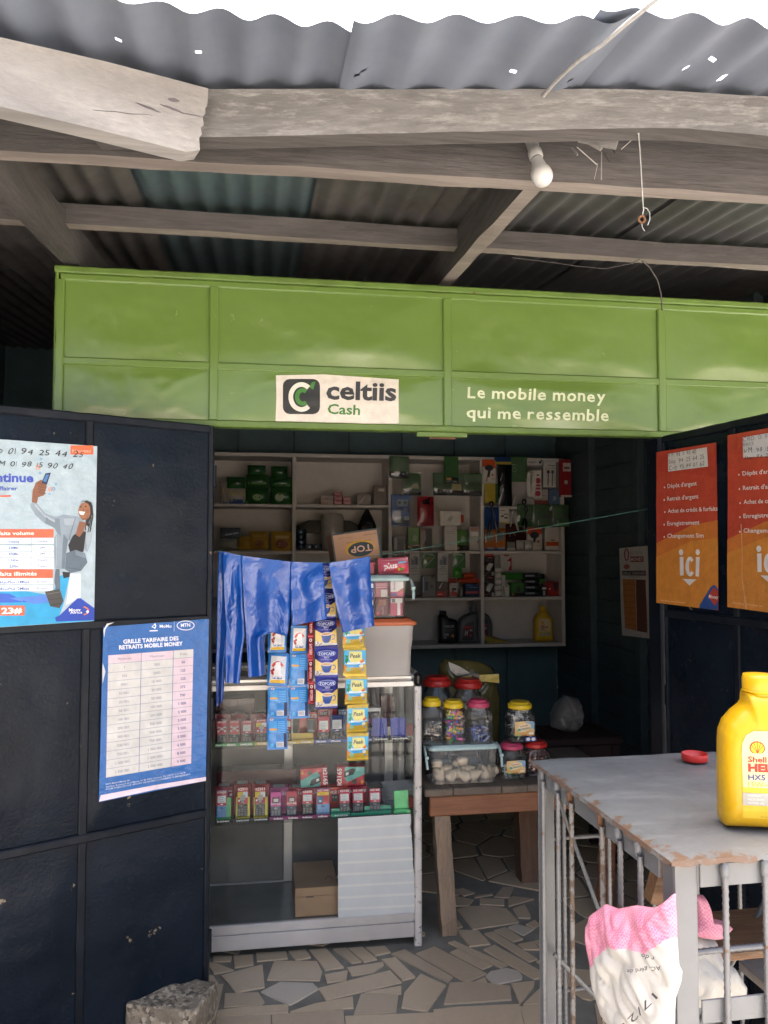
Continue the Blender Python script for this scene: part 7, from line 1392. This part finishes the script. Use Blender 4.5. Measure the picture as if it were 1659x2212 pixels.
q = on_shelf(e4, 260, 1540); t = thing('folded_paper', 'crumpled yellow paper lying on the bottom wall shelf', 'paper', q + V(0, -.06, 0)); mb = MB(); mb.add([V(-.09, .02, .055), V(.0, -.02, .035), V(-.05, -.03, .0), V(.02, -.03, .008), V(.12, .0, .002), V(.02, .06, .04), V(-.06, .07, .05)], [(0, 2, 1), (1, 2, 3), (1, 3, 4), (1, 4, 5), (0, 1, 5, 6)], '#b09a40c'); mb.build('sheet', t)
# red bottle cap on the cage table
cp = onZ(*c5r(1002, 618), 1.0745); mb = MB(); t = thing('bottle_cap', 'loose red plastic cap lying upturned on the cage table', 'cap', cp); k_ = .0255
mb.lathe([(.001, .0), (k_ * .96, 0), (k_, .002), (k_ * 1.02, .0135), (k_ * .98, .0145), (k_ * .93, .0125), (k_ * .92, .003), (.001, .002)], 'red_lid', 36, (0, 0, 0)); mb.build('shell', t)
clear('film_sack', (.75, .74, .72), 1.3, .3, .45, (.30, .28, .26)); paint('maroon', (.028, .012, .012), .6, .3, 6)
# ---------------------------------------------------------------- crazy paving, every shard a piece of its own
pv = struct('paving', MB().box(-1.72, 2.26, 1.75, 5.84, -0.028, -0.0045, 'grout'))
c8r, c4r = crop(700, 3400, 1000), crop(1600, 3000, 700, 1600)
T8 = ["340 500 465 495 470 560 350 578", "485 485 680 475 688 520 490 538", "695 475 800 462 838 512 740 532", "825 465 930 455 1048 578 930 595", "980 460 1060 452 1165 540 1100 550", "1075 455 1170 448 1262 525 1180 543", "1190 450 1310 440 1350 480 1250 502", "210 500 330 505 325 535 210 540", "160 540 240 555 345 595 215 618", "262 630 525 560 540 705 355 738", "605 535 878 538 910 610 895 660 555 655", "928 625 1072 598 1065 658 940 675", "1072 580 1300 543 1308 560 1240 608 1100 630", "1292 527 1380 515 1510 640 1428 660", "1350 490 1440 463 1750 643 1718 672", "885 712 1345 597 1422 672 935 787", "515 735 640 672 850 683 885 715 740 800 700 818", "285 745 500 738 540 800 515 820 278 830", "705 860 860 810 1105 765 1112 835 800 860", "1230 730 1420 695 1418 745 1180 745", "1160 747 1400 755 1385 865 1110 880", "1543 617 1707 693 1587 861 1420 835 1440 740", "120 868 400 835 692 815 693 862 140 905", "130 908 580 880 583 1010 100 1010", "587 880 1045 845 1060 1010 589 1010", "1060 890 1630 868 1690 1010 1066 1010", "210 690 275 685 240 835 190 850", "150 630 207 630 243 680 207 690"]
T4 = ["385 1020 440 1008 545 1050 450 1078", "540 1075 705 1055 710 1068 548 1092", "720 1085 800 1000 890 1000 850 1090", "320 1085 385 1085 540 1110 490 1165 340 1165", "592 1100 812 1105 808 1162 590 1150", "840 1095 890 1080 1075 1105 850 1170", "390 1200 480 1170 640 1165 830 1190 940 1310 530 1372", "885 1190 990 1155 1045 1250 1040 1275 935 1270", "838 1355 920 1328 1075 1370 980 1425", "395 1380 580 1385 685 1505 500 1525", "630 1410 710 1395 1105 1635 1030 1660", "715 1385 820 1355 975 1460 890 1480", "310 1490 370 1475 840 1690 790 1715", "330 1575 400 1545 705 1690 625 1725", "625 1550 725 1512 1170 1765 1150 1800 1070 1812", "25 1590 190 1528 655 1765 470 1840", "645 1790 690 1745 830 1715 940 1745 970 1790 960 1810 715 1865", "540 1840 640 1798 660 1855", "325 1845 560 1840 865 1880 873 1995 500 2020 275 2035", "870 1855 1080 1830 1075 1880 945 2035", "980 2040 1140 1880 1200 1880 1190 2030", "180 2085 400 2058 940 2035 1000 2290 215 2290", "945 2055 1190 2045 1190 2290 1010 2290", "930 1505 1060 1480 1130 1550 980 1548", "1065 1478 1140 1460 1160 1540", "1090 1655 1150 1640 1160 1700", "400 1290 440 1350 390 1365", "1000 1330 1080 1290 1120 1330 1080 1360"]
def shrink(p, k=0.0):
    c = sum(p, Vector((0, 0))) / len(p); return [q + (c - q) * k for q in p]
polys = []
for cr, L in ((c8r, T8), (c4r, T4)):
    for s_ in L:
        v = [float(a) for a in s_.split()]; polys.append([onZ(*cr(v[i], v[i + 1]), 0.0).to_2d() for i in range(0, len(v), 2)])
def inside(p, poly):
    r = False
    for i in range(len(poly)):
        a, b = poly[i], poly[i - 1]
        if (a.y > p.y) != (b.y > p.y) and p.x < (b.x - a.x) * (p.y - a.y) / (b.y - a.y) + a.x: r = not r
    return r
rnd = random.Random(12)
seeds = []
for iy in range(17):
    for ix in range(13): seeds.append(Vector((-0.36 + ix * .19 + rnd.uniform(-.085, .085), 1.80 + iy * .18 + rnd.uniform(-.08, .08))))
extra = []
for i, s_ in enumerate(seeds):
    if not (-0.3 < s_.x < 1.9 and 1.85 < s_.y < 4.7): continue
    cell = [s_ + Vector(q) for q in ((-.3, -.3), (.3, -.3), (.3, .3), (-.3, .3))]
    for j, o_ in enumerate(seeds):
        if j == i or (o_ - s_).length > .55: continue
        m_ = (s_ + o_) / 2; n_ = (o_ - s_).normalized(); out = []
        for k in range(len(cell)):
            a, b = cell[k], cell[(k + 1) % len(cell)]; da, db = (a - m_).dot(n_), (b - m_).dot(n_)
            if da <= 0: out.append(a)
            if da * db < 0: out.append(a + (b - a) * (da / (da - db)))
        cell = out
    if len(cell) < 3: continue
    cell = shrink(cell, .10)
    if any(inside(q, p) for p in polys for q in cell + [s_, (s_ + cell[0]) / 2, (s_ + cell[-1]) / 2]) or any(inside(q, cell) for p in polys for q in p): continue
    extra.append(cell)
PALE = polys[len(T8) + 16], polys[len(T8) + 8], polys[16]
for i, p in enumerate(polys + extra):
    c = sum(p, Vector((0, 0))) / len(p); mb = MB(); h = .0004 + .0022 * abs(nz((c.x * 9, c.y * 9, 3)))
    q = [v + Vector((.003 * nz((v.x * 50, v.y * 50, 0)), .003 * nz((v.x * 50, v.y * 50, 7)))) - c for v in p]
    mb.prism([(v.x, v.y) for v in q], -.006, h, 'tile_pale' if any(p is z for z in PALE) else rnd.choice(('tile', 'tile', 'tile', 'tile_dark')))
    mb.build('tile', pv, TR((c.x, c.y, 0)))
# ---------------------------------------------------------------- concrete lump propping the left door
m, t, p = newmat('lump'); v = coords(t); vo = nd(t, 'TexVoronoi'); vo.inputs['Scale'].default_value = 85; t.links.new(v, vo.inputs['Vector'])
base = ramp(t, noi(t, v, 11, 5), [(.3, (.14, .115, .085)), (.7, (.27, .225, .165))]); ch = ramp(t, vo.outputs['Color'], [(.3, (.10, .085, .065)), (.5, (.27, .22, .15)), (.8, (.44, .38, .29))])
t.links.new(mixc(t, ramp(t, noi(t, v, 26, 3), [(.42, (0, 0, 0)), (.55, (1, 1, 1))]), base, ch), p.inputs['Base Color']); p.inputs['Roughness'].default_value = .9
bump(t, p, noi(t, v, 70, 5, .6), .8, .006)
a, b = onZ(292, 2150, .185), onZ(452, 2128, .20); cen = (a + b) / 2; ws = (b - a).length
mb = MB(); bm = bmesh.new(); bmesh.ops.create_cube(bm, size=1.0); bmesh.ops.subdivide_edges(bm, edges=bm.edges[:], cuts=22, use_grid_fill=True)
vs = []
for q in bm.verts:
    c = q.co.copy(); e = c.copy(); L = max(abs(c.x), abs(c.y), abs(c.z)); sph = c.normalized() * .62; c = c.lerp(sph, .16)
    n_ = c.normalized(); c = c + n_ * (.045 * nz(c * 2.2, 1, 4) + .022 * nz(c * 6, 1, 8) + .016 * abs(nz(c * 17, 1, 2)))
    vs.append(V(c.x * ws * 1.02, c.y * .17, (c.z + .5) * .214))
fs = [tuple(q.index for q in f.verts) for f in bm.faces]; bm.free(); mb.add(vs, fs, 'lump', True)
tag(mb.build('concrete_lump', M_=TR((cen.x, cen.y + .01, -.03)) @ RZ(R(-18))), 'rough concrete lump with exposed pebbles at the foot of the left door', 'rock')
# ---------------------------------------------------------------- under the roof: bulb, hooks, wires, splinters
z2c = crop(1476, 0, 1500)
paint('bulb_white', (0.55, 0.545, 0.53), 0.35, 0.04, 9); paint('socket', (0.42, 0.41, 0.39), 0.5, 0.15, 9)
pb0, pb1, pb2 = cl(*z2c(640, 590), 1.80), cl(*z2c(668, 690), 1.77), cl(*z2c(690, 755), 1.755)
t = thing('light_bulb', 'unlit white light bulb in a plain holder under the roof beam', 'light bulb', pb0); ax_ = (pb2 - pb0).normalized(); Q = ax_.to_track_quat('Z', 'Y').to_matrix().to_4x4()
L1 = (pb1 - pb0).length; L2 = (pb2 - pb0).length
MB().lathe([(.014, -.02), (.0145, 0), (.0135, L1 * .55), (.016, L1 * .6), (.016, L1 * .82), (.012, L1 * .9)], 'socket', 18).build('holder', t, Q)
MB().lathe([(.0125, L1 * .86), (.0125, L1 * .96)], 'wire_dark', 18).build('collar', t, Q)
r_ = .0245; MB().lathe([(.0125, L1 * .92), (.0135, L1 * 1.02), (.018, L2 - r_ * .95), (.0225, L2 - r_ * .55)] + [(r_ * math.cos(k), L2 + r_ * math.sin(k)) for k in (-.2, .05, .3, .55, .8, 1.05, 1.3, 1.5)], 'bulb_white', 24).build('bulb', t, Q)
def wirething(name, label, cat, pts, r_, m, dd):
    P_ = [cl(*z2c(x, y), dd if not isinstance(dd, (list, tuple)) else dd[0] + (dd[1] - dd[0]) * i / (len(pts) - 1)) for i, (x, y) in enumerate(pts)]
    return tag(MB().tube([q - P_[0] for q in P_], r_, m, 6).build(name, M_=TR(P_[0])), label, cat)
t = thing('hanging_wire', 'thin pale wire with a rusty ring hanging from the roof', 'wire', cl(*z2c(1105, 560), 1.63)); o = t.location
w2 = lambda x, y, d=1.63: cl(*z2c(x, y), d) - o
mb = MB(); mb.tube([w2(*q) for q in ((1106, 545), (1105, 585), (1110, 640), (1115, 720), (1119, 800), (1124, 885), (1126, 900), (1120, 925))], .0012, 'wire', 6); mb.tube([w2(*q) for q in ((1124, 890), (1140, 893), (1152, 912), (1153, 940), (1143, 965))], .0009, 'wire', 6); mb.tube([w2(*q) for q in ((1118, 955), (1120, 975), (1130, 990))], .0009, 'wire', 6); mb.tube([w2(*q) for q in ((1090, 552), (1102, 575), (1118, 548))], .0009, 'wire', 6); mb.build('wire', t)
mb = MB(); mb.tube([w2(1118 + 13 * math.cos(k * .4), 940 + 15 * math.sin(k * .4)) for k in range(17)], .0026, 'rust', 7); mb.build('ring', t)
wirething('power_cable', 'grey power cable slanting up past the roof edge', 'cable', ((690, 420), (740, 360), (790, 310), (850, 258), (950, 190), (1060, 95), (1180, 0), (1420, -190)), .004, 'wire', (1.62, 1.18))
wirething('dangling_wire', 'thin dark wire dangling over the green fascia on the right', 'wire', ((1120, 1120), (1150, 1145), (1185, 1200), (1200, 1260), (1205, 1330)), .0022, 'wire_dark', (2.5, 2.72))
wirething('dangling_wire', 'thin dark wire looped along the purlin on the right', 'wire', ((560, 1105), (700, 1120), (835, 1140), (960, 1152), (1080, 1128), (1110, 1110)), .0012, 'wire_dark', 2.46)
t = thing('wood_splinters', 'broken pale wood splinters hanging from the roof beam', 'splinters', cl(*z2c(930, 600), 1.72)); o = t.location
for a_, b_, w_, m in (((850, 590), (1012, 622), .018, 'beam_pale'), ((868, 600), (945, 640), .008, 'beam_pale'), ((946, 655), (945, 768), .0045, 'beam_pale'), ((840, 630), (925, 705), .002, 'wire'), ((820, 635), (843, 664), .004, 'beam_pale'), ((955, 655), (982, 695), .0022, 'beam_dark'), ((985, 630), (1005, 655), .003, 'beam_dark'), ((1030, 640), (1075, 600), .0015, 'wire'), ((930, 700), (915, 768), .001, 'wire')):
    p_, q_ = w2(*a_, 1.72), w2(*b_, 1.70); mb = MB(); mb.bar(p_, q_, w_ * .5, w_, m); mb.build('splinter', t)
# ---------------------------------------------------------------- bundles behind the table
def blob(name, label, cat, cr, outline, Y, dep, m, seed, amp=.2, fr=3.0, split=None, zmin=None):
    pts = [onY(*cr(*q), Y) for q in outline]; pts = [q if zmin is None or q.z > zmin + .05 else V(q.x, q.y, zmin) for q in pts]; c = sum(pts, Vector()) / len(pts); N = 72; loop = []
    for k in range(N):
        q = lerp_poly([(p.x - c.x, p.z - c.z) for p in pts] + [(pts[0].x - c.x, pts[0].z - c.z)], k / N); loop.append(q)
    mb = MB(); rs = (.001, .2, .4, .58, .72, .84, .93, .98, 1.0)
    for sgn in (-1, 1):
        vs = []
        for r in rs:
            for x, z in loop:
                h = dep * math.sqrt(max(0, 1 - r ** 2.6)); h *= 1 + amp * nz((x * fr * 9 * r, z * fr * 9 * r, 0), 1, seed) + amp * .8 * abs(nz((x * r * fr * 22, z * r * fr * 22, 4), 1, seed)) ; vs.append(V(x * r, sgn * h, z * r))
        for j in range(len(rs) - 1):
            for i in range(N):
                f = (j * N + i, j * N + (i + 1) % N, (j + 1) * N + (i + 1) % N, (j + 1) * N + i); ctr = sum((vs[k] for k in f), Vector()) / 4
                mm = m if split is None else split(ctr + c); mb.add([vs[k] for k in f], [(0, 1, 2, 3) if sgn > 0 else (3, 2, 1, 0)], mm, True)
    bmx = bmesh.new(); me = mb.mesh(name); bmx.from_mesh(me); bmesh.ops.remove_doubles(bmx, verts=bmx.verts[:], dist=1e-5); bmesh.ops.recalc_face_normals(bmx, faces=bmx.faces[:]); bmx.to_mesh(me); bmx.free()
    return me, c
YK = TY + .48
me, c = blob('snack_bundle', '', '', c3, ((280, 70), (330, 0), (420, 20), (560, 15), (720, 40), (860, 100), (880, 200), (930, 420), (925, 720), (925, 1300), (700, 1300), (450, 1300), (290, 1300), (280, 800), (270, 300)), YK, .055, '#58512fg', 3, .35, zmin=TZ + .004)
t = thing('snack_bundle', 'large crinkled yellow snack bundle behind the big jars', 'snacks', c); link('bundle', me, t)
P = Print(lambda zx, zy: (lambda q: (q.x - c.x, q.z - c.z))(onY(*c3(zx, zy), YK)), lambda x, z, l: V(x, -.085 - l, z), .001)
for q, m_ in ((((425, 180), (575, 150), (575, 220), (425, 220)), '#9a8638g'), (((655, 150), (860, 140), (865, 235), (660, 215)), '#b09a40g'), (((585, 140), (650, 135), (655, 230), (590, 220)), '#241c18g'), (((330, 10), (450, 60), (560, 130), (420, 160), (350, 100)), '#7f7c74g')): P.poly(q, m_, 1)
mb = P.mb; mb.build('wrapper_print', t)
me, c = blob('clear_sack', '', '', c3, ((1560, 480), (1640, 400), (1760, 430), (1800, 560), (1790, 720), (1720, 790), (1600, 780), (1490, 740), (1490, 620)), TY + .75, .09, 'film_sack', 9, .3)
tag(link('clear_sack', me, None, TR(c)), 'knotted cloudy plastic sack in the dark right corner', 'sack')
t = thing('stool', 'dark wooden stool under the cloudy plastic sack', 'stool', (c.x + .02, TY + .75, 0)); zs2 = onY(*c3(1640, 775), TY + .75).z
MB().box(-.2, .2, -.16, .16, zs2 - .04, zs2 - .004, 'maroon', bev=.006).build('seat', t)
for sx_ in (-.17, .17):
    for sy_ in (-.13, .13): MB().box(sx_ - .02, sx_ + .02, sy_ - .02, sy_ + .02, 0, zs2 - .0405, 'maroon', bev=.004).build('leg', t)
MB().box(-.15, .15, -.14, -.12, zs2 - .25, zs2 - .0406, 'maroon', bev=.004).build('apron', t)
# ---------------------------------------------------------------- woven sack squeezed through the cage
m, t, p = newmat('sack_pink'); v = coords(t); ck = nd(t, 'TexChecker'); ck.inputs['Scale'].default_value = 330; t.links.new(v, ck.inputs[0])
ck.inputs[1].default_value = srgb('d98fa4') + (1,); ck.inputs[2].default_value = srgb('c4688a') + (1,); t.links.new(mixc(t, ramp(t, noi(t, v, 25, 3), [(.3, (0, 0, 0)), (.8, (.5, .5, .5))]), ck.outputs[0], srgb('e6b4bf')), p.inputs['Base Color']); p.inputs['Roughness'].default_value = .5; bump(t, p, ck.outputs[1], .3, .001)
paint('sack_white', (0.47, 0.455, 0.425), 0.5, 0.06, 14, bs=0.5, bd=0.003, bsc=70)
SN = (Vector((-udir.x, -udir.y, 0)))                     # outward normal of the cage's left side
def sackpart(outline, p0, n, dep, seed, parent, o, isp, name):
    u = Vector((0, 0, 1)).cross(n).normalized(); pts = [onP(*c5r(*q), p0, n) for q in outline]; c = sum(pts, Vector()) / len(pts); N = 240
    loc2 = [((q - c).dot(u), (q - c).z) for q in pts]; loop = [lerp_poly(loc2 + loc2[:1], k / N) for k in range(N)]
    mb = MB(); rs = [.001] + [math.sin(k / 30 * math.pi / 2) for k in range(1, 31)]
    for sgn in (1, -.55):
        vs = []
        for r in rs:
            for x, z in loop:
                h = dep * max(0, 1 - r ** 3) ** .55 * (1 + .30 * nz((x * r * 26, z * r * 26, 0), 1, seed) + .5 * abs(nz((x * r * 38 + z * 20 * r, z * r * 26, 2), 1, seed + 3)) - .25)
                vs.append(c + u * (x * r) + Vector((0, 0, z * r)) + n * (h * sgn) - o)
        for j in range(len(rs) - 1):
            for i in range(N):
                f = [vs[j * N + i], vs[j * N + (i + 1) % N], vs[(j + 1) * N + (i + 1) % N], vs[(j + 1) * N + i]]; ctr = sum(f, Vector()) / 4 + o; d2 = ctr - c
                mb.add(f, [(0, 1, 2, 3) if sgn > 0 else (3, 2, 1, 0)], 'sack_pink' if isp(d2.dot(u), d2.z) else 'sack_white', True)
    me = mb.mesh(name); bmx = bmesh.new(); bmx.from_mesh(me); bmesh.ops.remove_doubles(bmx, verts=bmx.verts[:], dist=1e-5); bmx.to_mesh(me); bmx.free(); link(name, me, parent); return c, u
p1 = Vector(near) + SN * .022; p1.z = 0
n1 = (SN * 1.0 + Vector((-vdir.x, -vdir.y, 0)) * .35).normalized()
t = thing('woven_sack', 'white and pink checked woven sack bulging through the cage bars', 'sack', (near.x - .02, near.y + .06, .86)); o = t.location.copy()
oc = [(355, 1620), (375, 1555), (465, 1488), (540, 1516), (650, 1494), (760, 1510), (830, 1470), (885, 1420), (895, 1700), (905, 1860), (925, 1900), (918, 1960), (885, 2060), (870, 2330), (560, 2330), (440, 2160), (400, 2010), (382, 1880), (362, 1750)]
def pz(zx, zy, c, u, p0, n): q = onP(*c5r(zx, zy), p0, n) - c; return q.dot(u), q.z
cc = sum([onP(*c5r(*q), p1, n1) for q in oc], Vector()) / len(oc); uu = Vector((0, 0, 1)).cross(n1).normalized()
line1 = [pz(*q, cc, uu, p1, n1) for q in ((340, 1900), (400, 1870), (480, 1790), (560, 1715), (680, 1735), (770, 1765), (880, 1680))]
def above(x, z):
    L = sorted(line1); zz = L[0][1] if x <= L[0][0] else L[-1][1]
    for a_, b_ in zip(L[:-1], L[1:]):
        if a_[0] <= x <= b_[0]: zz = a_[1] + (b_[1] - a_[1]) * (x - a_[0]) / (b_[0] - a_[0])
    return z > zz
c1, u1 = sackpart(oc, p1, n1, .030, 3, t, o, above, 'body')
p2 = Vector(near) + vdir * .09; n2 = Vector((-vdir.x, -vdir.y, 0))
sackpart([(960, 1660), (1000, 1560), (990, 1430), (1050, 1432), (1066, 1470), (1030, 1560), (1140, 1585), (1195, 1600), (1226, 1630), (1170, 1692), (1120, 1700), (1040, 1690)], p2, n2, .02, 7, t, o, lambda x, z: True, 'pink_fold')
sackpart([(900, 1700), (985, 1665), (1060, 1690), (1120, 1700), (1160, 1820), (1240, 1872), (1310, 1985), (1300, 2060), (1150, 2100), (900, 2110)], p2 + vdir * .02, n2, .03, 11, t, o, lambda x, z: False, 'white_fold')
P = Print(lambda zx, zy: pz(zx, zy, c1, u1, p1, n1), lambda x, z, l: c1 + u1 * x + Vector((0, 0, z)) + n1 * (.030 + l) - o, .002); P.cell = .05
INKS = '#4f4d52'
P.txt('17/21', (848, 1985), (660, 2175), 46, INKS, 1, .0, dv=(-188, 190)); P.txt('36', (640, 2190), (560, 2230), 46, INKS, 1, .0, dv=(-80, 40)); P.txt('AC, gérd de', (895, 1825), (690, 1850), 26, INKS, 1, .01, dv=(-205, 25)); P.txt('r do', (858, 1770), (780, 1752), 30, INKS, 1, .01, dv=(-78, -18)); P.mb.build('print', t)
